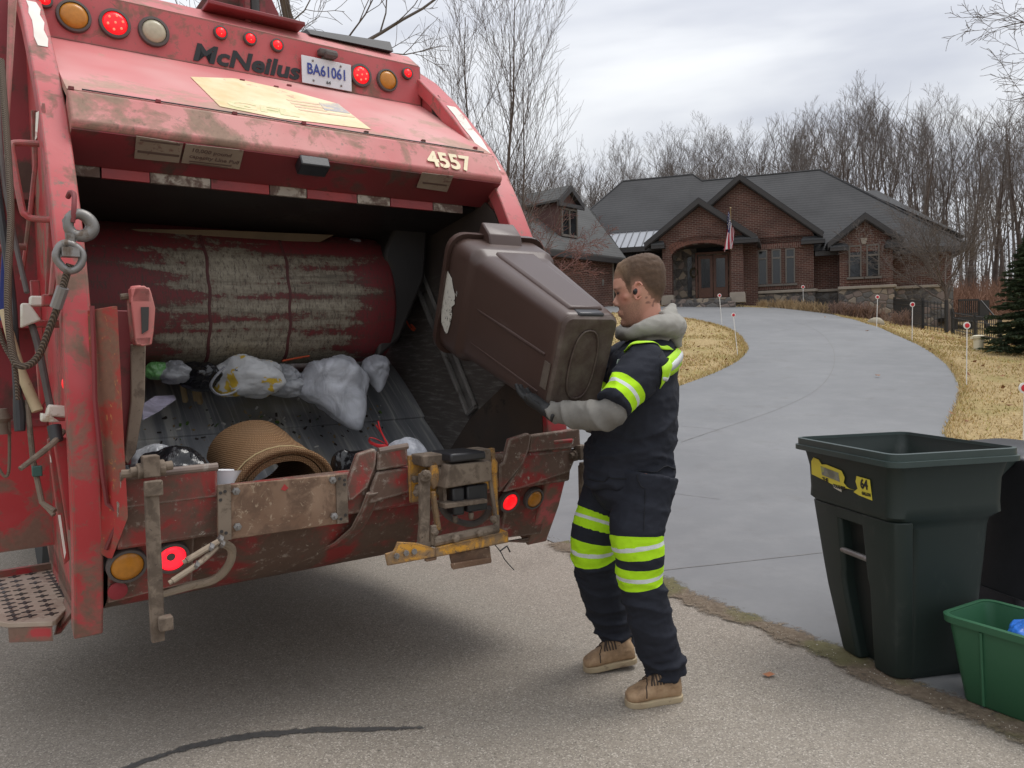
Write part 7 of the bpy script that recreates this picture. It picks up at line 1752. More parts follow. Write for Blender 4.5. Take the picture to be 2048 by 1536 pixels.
HAIRM = HAIRM.done(c, 0.75, bump=_n, bstr=0.5, bdist=0.004, spec=0.3)
NAVY = (0.017, 0.019, 0.027); LIME = (0.42, 0.74, 0.015); SILV = (0.60, 0.63, 0.62)
def cloth(name, col, bump_s=0.3, attr=None, stops=None):
    t = NT(name); n1 = t.noise(7, 6, 0.65, dist=0.4); n2 = t.noise(240, 2); n3 = t.noise(28, 5, 0.7)
    c = t.mix(n1, tuple(x * 0.7 for x in col), tuple(x * 1.45 for x in col)); c = t.mix(t.ramp(n3, [(0.64, 0.0), (0.78, 0.35)]), c, tuple(min(1, x * 2.2 + 0.012) for x in col))
    if attr:
        r = t.ramp(t.attr(attr), [(0.0, (0, 0, 0))] + stops, 'CONSTANT'); a = t.ramp(t.attr(attr), [(0.0, 0.0)] + [(p, 0.0 if cc is None else 1.0) for p, cc in [(s_[0], None if s_[1] == (0, 0, 0) else 1) for s_ in stops]], 'CONSTANT')
        c = t.mix(a, c, t.mix(t.ramp(n3, [(0.55, 0.0), (0.8, 0.3)]), r, tuple(x * 0.4 for x in LIME)))
    return t.done(c, 0.85, bump=t.math('ADD', n1, t.math('MULTIPLY', n2, 0.3)), bstr=bump_s, bdist=0.01, spec=0.25)
O0 = (0, 0, 0)
S2 = 1 / 2000
PANTM = cloth('navy work trousers', NAVY, 0.35, 'leg', [(1069 * S2, LIME), (1084 * S2, SILV), (1092 * S2, LIME), (1109 * S2, O0), (1125 * S2, LIME), (1138 * S2, SILV), (1146 * S2, LIME), (1160 * S2, O0)])
SHIRTM = cloth('navy work shirt', NAVY, 0.35, 'arm', [(0.56, LIME), (0.69, SILV), (0.755, LIME), (0.90, O0)])
HOODM = cloth('grey sweatshirt', (0.165, 0.157, 0.143), 0.3)
HOODL = cloth('paler grey sweatshirt', (0.27, 0.26, 0.235), 0.3)  # same sweatshirt as the sleeves, in a paler grey
GLOVEM = plain('black work glove', (0.016, 0.016, 0.017), 0.7, var=0.4)
LIMEM = plain('lime reflective strip', LIME, 0.6, var=0.05); SILVM = plain('silver reflective tape', (0.58, 0.60, 0.60), 0.35, var=0.08)
BOOTM = NT('tan leather boot'); _n = BOOTM.noise(12, 6, 0.65); BOOTM = BOOTM.done(BOOTM.ramp(_n, [(0.32, (0.17, 0.105, 0.06)), (0.52, (0.34, 0.22, 0.125)), (0.72, (0.44, 0.31, 0.19))]), 0.7, bump=_n, bstr=0.25, bdist=0.006)
SOLEM = grime('cream crepe sole', (0.42, 0.34, 0.22), (0.36, 0.28, 0.18), (0.16, 0.11, 0.07), 0.5, 14, 0.8)
# joints, from the photograph
nl = [(1292, 950, 3.14, 70), (1286, 1000, 3.12, 60), (1273, 1060, 3.09, 59), (1278, 1110, 3.08, 54), (1281, 1160, 3.09, 50), (1291, 1200, 3.10, 50), (1301, 1250, 3.11, 49), (1316, 1295, 3.12, 46), (1330, 1328, 3.13, 43), (1336, 1350, 3.13, 42)]
fl_ = [(1240, 950, 3.36, 66), (1208, 1010, 3.38, 55), (1194, 1055, 3.37, 53), (1188, 1092, 3.37, 51), (1193, 1130, 3.39, 49), (1209, 1200, 3.44, 45), (1226, 1250, 3.48, 41), (1242, 1293, 3.50, 37)]
def chain(P, k=1.0, sub=0): return [W_(x, y, Y) for x, y, Y, r in P], [r * pxm(Y) * k for x, y, Y, r in P]
def sm(P, k=1.0):
    a, r = chain(P, k); n = 4; pts = smoothpath(a, n); rr_ = [float(q) for q in np.interp(np.arange(len(pts)) / n, np.arange(len(r)), r)]; return pts, rr_
# head frame
HY = 3.22; H0 = W_(1283, 578, HY); hp_ = math.radians(13)
hf, hl_ = np.array([-math.cos(hp_), math.sin(hp_), 0]), np.array([-math.sin(hp_), -math.cos(hp_), 0])
tilt = math.radians(9); hu = np.array([0, 0, 1.0]) * math.cos(tilt) + hf * math.sin(tilt) * 1.0; hf2 = unit(hf - hu * (hf @ hu))
k_ = pxm(HY)
def hd(f, l, z): return H0 + hf2 * f + hl_ * l + hu * z
sl = [(62.5, 1278, 1302, 0.018), (60, 1264, 1312, 0.038), (53, 1249, 1322, 0.056), (41, 1238.5, 1329, 0.069), (25, 1231.5, 1332, 0.076), (10, 1229, 1331, 0.078), (0, 1233, 1329, 0.077), (-10, 1233.5, 1325, 0.074), (-25, 1234, 1317, 0.068), (-40, 1233.5, 1308, 0.061), (-54, 1235, 1300, 0.053), (-64, 1238, 1290, 0.043), (-70, 1244, 1280, 0.028)]
def head_rings():
    R_ = []
    for z, xf, xb, w in sl:
        f1, f0 = (1283 - xf) * k_ / 0.974, (1283 - xb) * k_ / 0.974; c_, a_ = (f1 + f0) / 2, (f1 - f0) / 2; ring = []
        for j in range(32):
            t_ = 2 * math.pi * j / 32; ct, st_ = math.cos(t_), math.sin(t_)
            ff = math.copysign(abs(ct) ** 0.94, ct); ww = math.copysign(abs(st_) ** 0.94, st_)
            wid = w * (1 - (0.10 if z > -20 else 0.26) * max(0, ct) ** 2)
            ring.append(hd(c_ + a_ * ff, wid * ww, z * k_))
        R_.append(ring)
    return R_[::-1]
# arms
ua = [(1290, 733, 3.03, 46), (1268, 762, 2.985, 44), (1244, 789, 2.95, 39), (1226, 811, 2.92, 38)]
fa = [(1236, 815, 2.93, 31), (1215, 829, 2.935, 32), (1180, 833, 2.955, 30), (1145, 828, 2.985, 27), (1112, 824, 3.02, 22), (1096, 820, 3.03, 19)]
ua2 = [(1258, 726, 3.46, 44), (1225, 770, 3.50, 42), (1205, 815, 3.46, 38)]
fa2 = [(1208, 820, 3.46, 34), (1190, 835, 3.38, 32), (1178, 832, 3.28, 26), (1170, 826, 3.22, 20)]
# fingers of both hands: near hand lies under the cart edge, pointing up the slope of the cart
near_dir = unit(W_(1010, 770, 3.12) - W_(1082, 820, 3.04)); palm0 = W_(1092, 819, 3.035); up_n = unit(np.array([0.35, -0.15, 1.0])); up_n = unit(up_n - near_dir * (up_n @ near_dir)); side_n = np.cross(near_dir, up_n)
def hand(b, w0, d, up, side, s=1.0, g=0.0):
    pc = w0 + d * 0.05
    b.tube([w0 - d * 0.03, w0, w0 + d * 0.03, w0 + d * 0.075, w0 + d * 0.095], [0.030 + g, 0.030 + g, 0.038 + g, 0.040 + g, 0.030 + g], 10, flat=0.62)
    for k, (off, ln, cur) in enumerate(((-0.032, 0.072, 0.30), (-0.011, 0.084, 0.22), (0.011, 0.079, 0.25), (0.032, 0.062, 0.35))):
        p0 = w0 + d * (0.082 - 0.006 * abs(k - 1.4)) + side * off; d1 = unit(d + side * off * 1.2 + up * 0.05); p1 = p0 + d1 * ln * 0.45; d2 = unit(d1 + up * cur); p2 = p1 + d2 * ln * 0.32; d3 = unit(d2 + up * cur * 1.6); p3 = p2 + d3 * ln * 0.26
        b.tube([p0 - d1 * 0.02, p0, p1, p2, p3], [0.0095 + g, 0.0098 + g, 0.0092 + g, 0.0085 + g, 0.0065 + g], 8)
    t0 = w0 + d * 0.02 - side * 0.030 * s; d1 = unit(d * 0.7 - side * 0.75 * s + up * 0.25); t1 = t0 + d1 * 0.045; t2 = t1 + unit(d1 + up * 0.4 + d * 0.4) * 0.032
    b.tube([t0 - d1 * 0.015, t0, t1, t2], [0.014 + g, 0.013 + g, 0.0105 + g, 0.008 + g], 8)
far_dir = unit(np.array([-0.75, -0.15, 0.35])); far_w = W_(1170, 826, 3.22); up_f = unit(np.array([0.1, -0.45, 1.0])); up_f = unit(up_f - far_dir * (up_f @ far_dir)); side_f = np.cross(far_dir, up_f)
# --- the body: one continuous surface, head to feet
b = MB()
b.loft(head_rings())
b.tube([hd(0.088, 0, 0.012), hd(0.098, 0, -0.010), hd(0.117, 0, -0.036), hd(0.112, 0, -0.050)], [0.008, 0.0105, 0.0125, 0.009], 10)     # nose
for sg in (-1, 1):
    b.ball(hd(0.108, sg * 0.010, -0.046), 0.0085, None, 8, 6)
    b.ball(hd(0.096, sg * 0.032, 0.015), (0.011, 0.018, 0.007), None, 10, 6)               # brow
    b.ball(hd(0.086, sg * 0.032, -0.002), 0.0125, None, 10, 6)                             # eyeball and lids
    b.ball(hd(0.050, sg * 0.046, -0.025), (0.030, 0.022, 0.020), None, 10, 6)              # cheek
    c0 = hd(0.012, sg * 0.080, -0.014)
    b.tube([hd(0.010 + 0.019 * math.cos(a) - 0.006 * math.sin(a), sg * (0.082 + 0.012 * (1 - math.cos(a)) / 2), -0.012 + 0.034 * math.sin(a)) for a in np.linspace(-2.4, 2.7, 14)], 0.0052, 8)
    b.ball(c0, (0.012, 0.006, 0.022), None, 10, 6)
b.tube([hd(0.100, -0.02, -0.079), hd(0.110, 0, -0.077), hd(0.100, 0.02, -0.079)], 0.0065, 8); b.tube([hd(0.098, -0.018, -0.089), hd(0.108, 0, -0.090), hd(0.098, 0.018, -0.089)], 0.007, 8)
b.ball(hd(0.090, 0, -0.125), (0.022, 0.026, 0.018), None, 10, 6)
NECK = [W_(1291, 600, 3.22), W_(1294, 640, 3.225), W_(1302, 690, 3.24)]
b.tube(NECK, [0.058, 0.061, 0.075], 16)
b.loft([[W_(x, y, 3.25) + F_ * a_ * math.cos(t_) + L_ * w * math.sin(t_) for t_ in np.linspace(0, 2 * math.pi, 25)[:-1]] for x, y, a_, w in ((1262, 975, .13, .15), (1265, 900, .12, .155), (1276, 820, .125, .165), (1284, 750, .125, .18), (1292, 705, .10, .17), (1302, 680, .06, .08))])
b.tube(*chain([(x, y, Y, r * 0.52) for x, y, Y, r in ua]), 12); b.tube(*chain([(x, y, Y, r * 0.52) for x, y, Y, r in fa]), 12)
b.tube(*chain([(x, y, Y, r * 0.62) for x, y, Y, r in ua2]), 12); b.tube(*chain([(x, y, Y, r * 0.66) for x, y, Y, r in fa2]), 12)
b.tube(*chain([(x, y, Y, r * 0.72) for x, y, Y, r in nl]), 14); b.tube(*chain([(x, y, Y, r * 0.72) for x, y, Y, r in fl_]), 14)
b.tube([W_(1332, 1350, 3.13), W_(1335, 1385, 3.13), W_(1280, 1400, 3.10)], [0.045, 0.036, 0.03], 10); b.tube([W_(1244, 1285, 3.5), W_(1252, 1305, 3.5), W_(1195, 1328, 3.47)], [0.042, 0.034, 0.028], 10)
hand(b, palm0, near_dir, up_n, side_n); hand(b, far_w, far_dir, up_f, side_f, -1)
me, co, no = voxel(b, 0.0046, 5)
q = (co - H0); f = q @ hf2; l = q @ hl_; z = q @ hu
jaw = np.clip((-0.040 - z) / 0.02, 0, 1) * np.clip((f + 0.005) / 0.03, 0, 1) * np.clip((z + 0.16) / 0.02, 0, 1)
stub = np.maximum(jaw, np.clip(1 - np.hypot((f - 0.035) / 0.018, (z + 0.02) / 0.05), 0, 1) * 0.7)
fattr(me, 'stubble', np.clip(stub, 0, 1) * 0.8 * ((np.abs(z + 0.083) > 0.009) | (f < 0.088)))
fattr(me, 'blush', np.clip(np.maximum(1 - np.linalg.norm(np.stack([f - 0.075, np.abs(l) - 0.05, z + 0.03], 1), axis=1) / 0.045, (np.abs(l) > 0.080) * 0.8 + np.clip(1 - np.abs(z + 0.13) / 0.08, 0, 1) * (f < 0.06) * 0.6), 0, 1))
eye = np.exp(-((f - 0.095) / 0.012) ** 2 - ((np.abs(l) - 0.034) / 0.015) ** 2 - ((z + 0.001) / 0.0055) ** 2); brow = np.exp(-((np.abs(l) - 0.034) / 0.02) ** 2 - ((z - 0.016) / 0.005) ** 2) * (f > 0.075)
nost = np.exp(-((np.abs(l) - 0.007) / 0.005) ** 2 - ((z + 0.053) / 0.004) ** 2) * (f > 0.1)
tat = ((f < -0.004) & (f > -0.055) & (z < -0.03) & (z > -0.085) & (l > 0.03)) * (np.array([mnoise.noise(Vector(p * 75)) for p in co]) > 0.18) * 0.55
fattr(me, 'dark', np.clip(eye * 1.5 + brow * 0.95 + nost + tat, 0, 1))
person = link('person', me, SKIN); person.location = tuple(BASE)
tag(person, 'young man in navy work clothes with lime reflective bands tipping the brown cart', 'person')
# hair: close cropped, cut round the ear
zmin = np.interp(f, [-0.12, -0.075, -0.05, -0.028, -0.012, 0.0, 0.03, 0.040, 0.050, 0.060, 0.075, 0.13], [-0.082, -0.080, -0.062, -0.03, 0.004, 0.018, 0.018, -0.012, -0.008, 0.034, 0.060, 0.066])
dd = z - zmin + 0.004 * np.array([mnoise.noise(Vector(p * 60)) for p in co])
keep = dd > -0.006
keep &= ~((np.abs(l) > 0.081) & (z < 0.03) & (f > -0.012))
th_ = np.clip(dd / 0.05, -0.15, 1) * (0.003 + 0.008 * np.clip((z - 0.02) / 0.09, 0, 1))
bm = bmesh.new(); bm.from_mesh(me); bm.verts.ensure_lookup_table()
bmesh.ops.delete(bm, geom=[bm.verts[i] for i in range(len(bm.verts)) if not keep[i]], context='VERTS')
hm = bpy.data.meshes.new('hair'); bm.to_mesh(hm); bm.free()
for a_ in list(hm.attributes):
    if a_.name in ('stubble', 'blush', 'dark'): hm.attributes.remove(a_)
idx = np.where(keep)[0]
hn = np.array([mnoise.noise(Vector((p[0] * 110, p[1] * 110, p[2] * 60))) for p in co[idx]])
setco(hm, co[idx] + no[idx] * (th_[idx] * (1 + 0.28 * hn) + 0.0006)[:, None])
fattr(hm, 'fade', np.clip(1 - dd[idx] / 0.035, 0, 1) * 0.75); fattr(hm, 'light', np.clip((f[idx] - 0.02) / 0.07, 0, 1) * np.clip((z[idx] - 0.03) / 0.05, 0, 1))
link('hair', hm, HAIRM, person)
b = MB(); b.ball(hd(0.022, 0.083, -0.012), (0.010, 0.008, 0.014), rotm(0, 0.3, 0), 12, 8); b.ball(hd(0.024, 0.090, -0.010), (0.006, 0.004, 0.008), None, 10, 6)
b.obj('ear_bud', plain('glossy black ear bud', (0.012, 0.012, 0.015), 0.15), person, smooth=180)
b = MB()
for sg in (-1, 1): b.ball(hd(0.0955, sg * 0.034, -0.001), (0.0045, 0.006, 0.0042), None, 8, 6)
b.obj('eye', plain('dark eye', (0.02, 0.016, 0.014), 0.15), person, smooth=180)
# --- trousers
def wrinkle(co, no, amp, sc, seed, stretch=(1, 1, 1)):
    S_ = np.array(stretch) * sc
    n1 = np.array([mnoise.noise(Vector(p * S_ + seed)) for p in co]); n2 = np.array([abs(mnoise.noise(Vector(p * S_ * 2.1 + seed + 5))) for p in co])
    return co + no * ((n1 * 0.7 + (0.35 - n2) * 0.9) * amp)[:, None] if np.isscalar(amp) else co + no * ((n1 * 0.7 + (0.35 - n2) * 0.9) * amp)[:, None]
b = MB(); P1, R1 = sm(nl, 0.93); P2, R2 = sm(fl_, 0.93)
b.tube(P1, R1, 20); b.tube(P2, R2, 20)
b.loft([[W_(x, y, 3.25) + F_ * a_ * math.cos(t_) + L_ * w * math.sin(t_) for t_ in np.linspace(0, 2 * math.pi, 29)[:-1]] for x, y, a_, w in ((1255, 1010, .11, .14), (1262, 980, .165, .20), (1266, 945, .172, .20), (1268, 900, .16, .19))])
me, co, no = voxel(b, 0.0075, 6)
y_n = np.array([q_[1] for q_ in smoothpath([(0, y, 0) for x, y, Y, r in nl], 4)]); y_f = np.array([q_[1] for q_ in smoothpath([(0, y, 0) for x, y, Y, r in fl_], 4)])
A1, A2 = np.array(P1), np.array(P2)
def arc(A, ys_, co):
    best = np.full(len(co), 1e9); val = np.zeros(len(co))
    for i in range(len(A) - 1):
        ab = A[i + 1] - A[i]; t_ = np.clip((co - A[i]) @ ab / (ab @ ab), 0, 1); d_ = np.linalg.norm(co - (A[i] + t_[:, None] * ab), axis=1)
        m_ = d_ < best; best[m_] = d_[m_]; val[m_] = (ys_[i] + (ys_[i + 1] - ys_[i]) * t_)[m_]
    return best, val
d1, t1 = arc(A1, y_n, co); d2, t2 = arc(A2, y_f, co)
t2m = np.interp(t2, [900, 1024, 1055, 1078, 1110, 1300], [900, 1069, 1109, 1125, 1160, 1400])
leg = np.where(d1 - 0.115 < d2 - 0.10, t1, t2m)
tt = np.where(d1 < d2, t1, t2 + 62)
an_ = np.arctan2(co @ L_, co @ F_); nz_ = np.array([mnoise.noise(Vector(p * 4.0)) for p in co])
near_ = d1 < d2; cen = np.where(near_[:, None], np.array([np.interp(t1, y_n, A1[:, k]) for k in range(3)]).T, np.array([np.interp(t2, y_f, A2[:, k]) for k in range(3)]).T)
rel = co - cen; an_ = np.arctan2(rel @ L_, rel @ F_)
fold = (1 - np.abs(np.sin(math.pi * (tt / 42.0 + 0.30 * np.sin(an_ + 0.8) + 1.1 * nz_)))) ** 2.2
fa_ = 0.006 + 0.016 * np.clip((tt - 1255) / 70, 0, 1) + 0.006 * np.exp(-((tt - 1185) / 30) ** 2) - 0.004 * ((tt > 1050) & (tt < 1168))
co = co + no * ((fold - 0.38) * fa_ * np.clip((tt - 960) / 60, 0.3, 1))[:, None]
amp = 0.006 + 0.012 * np.clip((tt - 1270) / 60, 0, 1) + 0.004 * np.exp(-((tt - 1190) / 40) ** 2)
co2 = wrinkle(co, no, amp, 9.0, 3.0, (1, 1, 1.9)); co2 = wrinkle(co2, no, 0.009, 4.0, 8.0, (1, 1, 0.7)); setco(me, co2)
fattr(me, 'leg', leg * S2)
pants = link('trousers', me, PANTM, person)
bv = BVHTree.FromPolygons([Vector(v.co) for v in me.vertices], [tuple(p.vertices) for p in me.polygons])
def seam(name, bvh, pts, r_, mat, parent):
    P = []
    for p in smoothpath(pts, 6):
        h_ = bvh.find_nearest(Vector(p)); P.append(np.array(h_[0]) + np.array(h_[1]) * r_ * 0.3)
    b = MB(); b.tube(P, r_, 5); return b.obj(name, mat, parent, smooth=60)
DKNAVY = plain('navy stitching', (0.008, 0.009, 0.013), 0.9)
seam('pocket_edge', bv, [W_(1270, 948, 3.0), W_(1274, 965, 3.0), W_(1288, 978, 3.0)], 0.0035, DKNAVY, pants); seam('side_seam', bv, [W_(1290, 980, 3.0), W_(1288, 1062, 2.98)], 0.002, DKNAVY, pants)
# --- shirt
b = MB()
rings = []
for x, y, a_, w in ((1258, 962, .186, .20), (1259, 935, .188, .205), (1261, 900, .185, .208), (1268, 860, .172, .21), (1274, 825, .160, .213), (1281, 785, .150, .22), (1287, 745, .144, .222), (1291, 715, .138, .20), (1297, 693, .11, .155), (1301, 676, .08, .10)):
    rings.append([W_(x, y, 3.25) + F_ * a_ * math.copysign(abs(math.cos(t_)) ** .9, math.cos(t_)) + L_ * w * math.copysign(abs(math.sin(t_)) ** .9, math.sin(t_)) for t_ in np.linspace(0, 2 * math.pi, 33)[:-1]])
b.loft(rings)
U1_, UR1 = sm(ua); U2_, UR2 = sm(ua2)
b.tube(U1_, UR1, 18); b.ball(U1_[0], UR1[0] * 1.02, None, 14, 10); b.tube(U2_, UR2, 18); b.ball(U2_[0], UR2[0], None, 14, 10)
me, co, no = voxel(b, 0.0075, 6)
aA, aB = W_(1290, 733, 3.03), W_(1226, 811, 2.92); ab = aB - aA; ta = (co - aA) @ ab / (ab @ ab); da = np.linalg.norm(co - (aA + np.clip(ta, 0, 1.1)[:, None] * ab), axis=1)
cA, cB = W_(1258, 726, 3.46), W_(1205, 815, 3.46); cd = cB - cA; tb_ = (co - cA) @ cd / (cd @ cd); db_ = np.linalg.norm(co - (cA + np.clip(tb_, 0, 1.1)[:, None] * cd), axis=1)
arm = np.where(da < 0.097, ta, np.where(db_ < 0.097, tb_, 0.0))
zz = co[:, 2]
rid = np.array([(1 - min(1, abs(2.6 * mnoise.noise(Vector((p[0] * 3.2 + p[2] * 1.6, p[1] * 3.2, p[2] * 6.5 - p[0] * 2.4)))))) ** 3 for p in co])
co = co + no * ((rid - 0.25) * (0.010 + 0.008 * np.clip(1 - np.abs(zz - 0.98) / 0.22, 0, 1)))[:, None]
amp = 0.008 + 0.006 * np.clip(1 - np.abs(zz - 1.0) / 0.25, 0, 1)
co2 = wrinkle(co, no, amp, 7.0, 1.0, (1, 1, 2.2)); co2 = wrinkle(co2, no, 0.014, 3.2, 12.0, (0.7, 0.7, 2.0)); setco(me, co2)
fattr(me, 'arm', np.clip(arm, 0, 1))
shirt = link('shirt', me, SHIRTM, person)
bvs = BVHTree.FromPolygons([Vector(v.co) for v in me.vertices], [tuple(p.vertices) for p in me.polygons])
def band(pts, ups, w, mat, off, name='reflective_band', nw=4):
    """Strip laid on the shirt: centre points, direction across, width."""
    rows = []
    P = smoothpath(pts, 8); Us = smoothpath(ups, 8)
    for p, u in zip(P, Us):
        row = []
        for k in range(nw + 1):
            q_ = p + unit(u) * w * (k / nw - 0.5); h_ = bvs.find_nearest(Vector(q_)); row.append(np.array(h_[0]) + np.array(h_[1]) * off)
        rows.append(row)
    G = np.array(rows)
    for _ in range(6):
        G[1:-1] = 0.25 * G[:-2] + 0.5 * G[1:-1] + 0.25 * G[2:]; G[:, 1:-1] = 0.25 * G[:, :-2] + 0.5 * G[:, 1:-1] + 0.25 * G[:, 2:]
    for idx_ in np.ndindex(G.shape[:2]):             # never inside the cloth
        h_ = bvs.find_nearest(Vector(G[idx_])); dd_ = (G[idx_] - np.array(h_[0])) @ np.array(h_[1])
        if dd_ < off: G[idx_] = G[idx_] + np.array(h_[1]) * (off - dd_)
    b = MB(); b.grid(G); o = b.obj(name, mat, shirt, smooth=180)
    s_ = o.modifiers.new('thick', 'SOLIDIFY'); s_.thickness = 0.002; s_.offset = 1
    return o
zz_ = np.array([0, 0, 1.0])
tops = [W_(1250, 708, 3.08), W_(1268, 697, 3.03), W_(1292, 689, 3.00), W_(1318, 689, 3.03), W_(1342, 695, 3.12)]
band(tops, [W_(1262, 690, 3.1) * 0 + np.array([-.25, -.6, .4])] * 5, 0.058, LIMEM, 0.007)
bk_p = [W_(1312, 752, 2.98), W_(1330, 738, 3.06), W_(1352, 716, 3.18), W_(1362, 708, 3.30), W_(1352, 706, 3.42), W_(1330, 716, 3.5)]
bu_ = [zz_ + 0.1 * L_] * 6
band(bk_p, bu_, 0.074, LIMEM, 0.008); band(bk_p, bu_, 0.018, SILVM, 0.0105, 'silver_tape', 2)
seam('seam', bvs, [W_(1322, 700, 3.0), W_(1312, 722, 2.98), W_(1305, 760, 2.98), W_(1295, 800, 3.0)], 0.0022, DKNAVY, shirt)
seam('hem', bvs, [W_(1170, 957, 3.15), W_(1200, 957, 3.05), W_(1250, 954, 3.0), W_(1300, 945, 3.02), W_(1350, 938, 3.1), W_(1360, 938, 3.2)], 0.003, DKNAVY, shirt)
lg = MB(); p = W_(1232, 722, 3.02)
for k, m_ in enumerate((0, 1)): pass
h_ = bvs.find_nearest(Vector(W_(1232, 724, 3.05))); nn_ = np.array(h_[1]); cc_ = np.array(h_[0]) + nn_ * 0.003; s1_ = unit(np.cross(nn_, zz_)); s2_ = np.cross(s1_, nn_)
lg.prism([cc_ + s1_ * a_ + s2_ * e_ for a_, e_ in ((-0.022, -0.012), (0.022, -0.012), (0.022, 0.012), (-0.022, 0.012))], nn_ * 0.002); lg.obj('chest_badge', plain('white green chest badge', (0.45, 0.55, 0.47), 0.6, var=0.3), shirt)
# --- grey sweatshirt: hood and sleeves
b = MB()
hpz = [(1243, 666, 3.245, 13), (1257, 668, 3.155, 13), (1283, 659, 3.11, 15), (1312, 651, 3.12, 20), (1338, 652, 3.17, 25), (1346, 653, 3.27, 27), (1326, 642, 3.37, 24), (1290, 645, 3.39, 20), (1258, 657, 3.34, 15)]
P = [W_(x, y, Y) for x, y, Y, r in hpz]; R_ = [r * pxm(Y) for x, y, Y, r in hpz]
Pp = smoothpath(P, 4, True); Rr = [float(v) for v in np.interp(np.arange(len(Pp)) / 4, np.arange(len(R_) + 1), R_ + R_[:1])]
b.tube(Pp, Rr, 14, closed=True)
b.tube([W_(1328, 642, 3.19), W_(1341, 624, 3.23), W_(1347, 609, 3.26)], [0.046, 0.032, 0.012], 12); b.tube([W_(1335, 650, 3.22), W_(1350, 672, 3.24), W_(1356, 695, 3.25)], [0.055, 0.04, 0.018], 12)
b.tube([W_(1240, 655, 3.24), W_(1238, 672, 3.22), W_(1246, 680, 3.2)], [0.018, 0.018, 0.012], 10); b.tube([W_(1252, 672, 3.2), W_(1290, 672, 3.18), W_(1330, 668, 3.2)], [0.03, 0.055, 0.05], 12)
me, co, no = voxel(b, 0.006, 6)
setco(me, wrinkle(co, no, 0.009, 7.0, 4.0, (1, 1, 2.0)))
hood = link('hood', me, HOODL, person)
for arm_, nm in ((fa, 'sleeve'), (fa2, 'sleeve')):
    b = MB(); P, R_ = sm(arm_); b.tube(P, R_, 18)
    if arm_ is fa: b.ball(W_(1222, 826, 2.93), (0.068, 0.062, 0.058), None, 14, 10)
    me, co, no = voxel(b, 0.006, 5)
    a0_, a1_ = P[0], P[-1]; ax_ = unit(a1_ - a0_); s_ax = (co - a0_) @ ax_; L_ax = np.linalg.norm(a1_ - a0_); e1_ = unit(np.cross(ax_, [0, 0, 1])); e2_ = np.cross(ax_, e1_)
    an_ = np.arctan2((co - a0_) @ e2_, (co - a0_) @ e1_); nz_ = np.array([mnoise.noise(Vector(p * 5)) for p in co])
    fold = (1 - np.abs(np.sin(math.pi * (s_ax * 13 + 0.35 * np.sin(an_ + 0.6) + 0.9 * nz_)))) ** 2.0
    co = co + no * ((fold - 0.42) * 0.015 * (0.45 + 0.55 * np.sin(an_ * 1.0 + 2.0) ** 2))[:, None]
    setco(me, wrinkle(wrinkle(co, no, 0.010, 4.5, 6.0, (3.2, 1, 1.2)), no, 0.002, 16.0, 2.0, (2.2, 1, 0.8))); link(nm, me, HOODM, person)
for w0, d, up, sd, s_ in ((palm0, near_dir, up_n, side_n, 1), (far_w, far_dir, up_f, side_f, -1)):
    b = MB(); hand(b, w0, d, up, sd, s_, 0.0022); b.tube([w0 - d * 0.055, w0 - d * 0.02, w0 + d * 0.01], [0.036, 0.034, 0.034], 12, flat=0.8)
    me, co, no = voxel(b, 0.0042, 3); link('glove', me, GLOVEM, person)
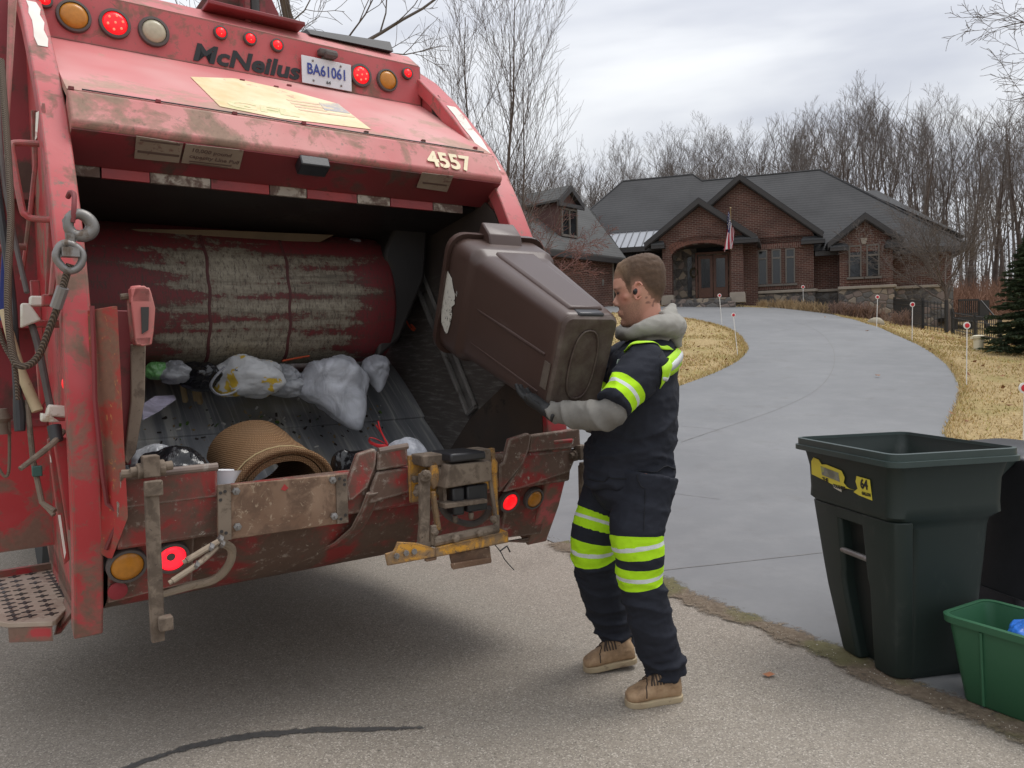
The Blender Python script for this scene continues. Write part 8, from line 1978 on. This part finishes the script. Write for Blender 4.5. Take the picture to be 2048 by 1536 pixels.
# --- boots
def boot(heel, toe, ankle, lift=0.0, s=1.0):
    d = toe - heel; L = np.linalg.norm(d); d = d / L; sd = unit(np.cross(d, [0, 0, 1])); up = np.cross(sd, d)
    if up[2] < 0: up = -up
    b = MB(); rings = []
    for f, w, h, dz in ((0.02, .026, .06, .0), (0.08, .036, .095, 0), (0.25, .040, .135, 0), (0.42, .041, .124, 0), (0.55, .043, .098, 0), (0.66, .046, .072, 0), (0.78, .049, .060, 0), (0.92, .042, .044, 0), (0.985, .022, .032, 0)):
        ring = []
        for a in np.linspace(0, 2 * math.pi, 21)[:-1]:
            c_, s_ = math.cos(a), math.sin(a); ring.append(heel + d * L * f + sd * w * math.copysign(abs(c_) ** .75, c_) + up * (0.016 + h * (0.5 + 0.5 * math.copysign(abs(s_) ** .75, s_))))
        rings.append(ring)
    b.loft(rings)
    b.tube([heel + d * L * 0.20 + up * 0.07, heel + d * L * 0.19 + up * 0.125, ankle], [0.047, 0.041, 0.038], 14)
    me, co, no = voxel(b, 0.005, 4); setco(me, wrinkle(co, no, 0.0025, 30, 3.0)); o = link('boot', me, BOOTM, person)
    bvb = BVHTree.FromPolygons([Vector(v.co) for v in me.vertices], [tuple(p.vertices) for p in me.polygons])
    def outl(k, z): return [heel + d * L * f + sd * w * k + up * z for f, w in [(-0.005, -.02), (-0.02, 0.0), (-0.005, .02), (0.06, .036), (0.25, .041), (0.42, .041), (0.6, .047), (0.78, .052), (0.92, .044), (0.99, .024), (1.01, 0), (0.99, -.024), (0.92, -.044), (0.78, -.052), (0.6, -.047), (0.42, -.041), (0.25, -.041), (0.06, -.036)]]
    b = MB(); b.loft([outl(0.93, 0.0), outl(0.99, 0.005), outl(1.0, 0.017), outl(1.02, 0.022), outl(0.9, 0.024)]); b.obj('sole', SOLEM, o, smooth=40, fix=True)
    DK = plain('dark boot lace', (0.045, 0.03, 0.022), 0.8)
    for k in range(5):
        f = 0.40 + 0.055 * k; seam('lace', bvb, [heel + d * L * (f + 0.02 * e_) + sd * e_ * 0.05 + up * (0.16 - 0.08 * abs(e_)) for e_ in (-0.9, -0.3, 0.3, 0.9)], 0.0038, DK, o)
    seam('stitching', bvb, [heel + d * L * 0.70 + sd * e_ * 0.06 + up * zz2 for e_, zz2 in ((-1, .04), (-.7, .09), (0, .12), (.7, .09), (1, .04))], 0.0026, DK, o)
    seam('stitching', bvb, [heel + d * L * fq + sd * 0.07 + up * zz2 for fq, zz2 in ((0.72, .05), (0.55, .07), (0.38, .10), (0.34, .14))], 0.0018, DK, o)
h0 = onground(1362, 1400) - BASE; t0_ = onground(1252, 1414) - BASE
boot(h0 + [0, 0.0, 0.006], t0_ + [0, 0, 0.006], W_(1333, 1355, 3.13))
t1_ = onground(1168, 1344) - BASE; h1_ = at(1272, 1322, t1_[1] + BASE[1] + 0.03) - BASE
boot(h1_, t1_ + [0, 0, 0.006], W_(1246, 1290, 3.5))
# a dead leaf on the road and a pebble
lf = MB(); s_ = 0.03
lf.add([np.array(q_) * s_ for q_ in ((-1, 0, 0.25), (-0.3, -0.6, 0.05), (0.6, -0.45, 0.3), (1, 0.1, 0.1), (0.3, 0.6, 0.3), (-0.5, 0.5, 0.1), (0, 0, 0.35))], [(0, 1, 6), (1, 2, 6), (2, 3, 6), (3, 4, 6), (4, 5, 6), (5, 0, 6)])
o = lf.obj('fallen_leaf', plain('orange brown leaf', (0.32, 0.13, 0.06), 0.8, var=0.3), smooth=0); o.location = tuple(onground(1538, 1356, 0.012)); tag(o, 'single orange brown leaf lying on the road between worker and green cart', 'leaf')
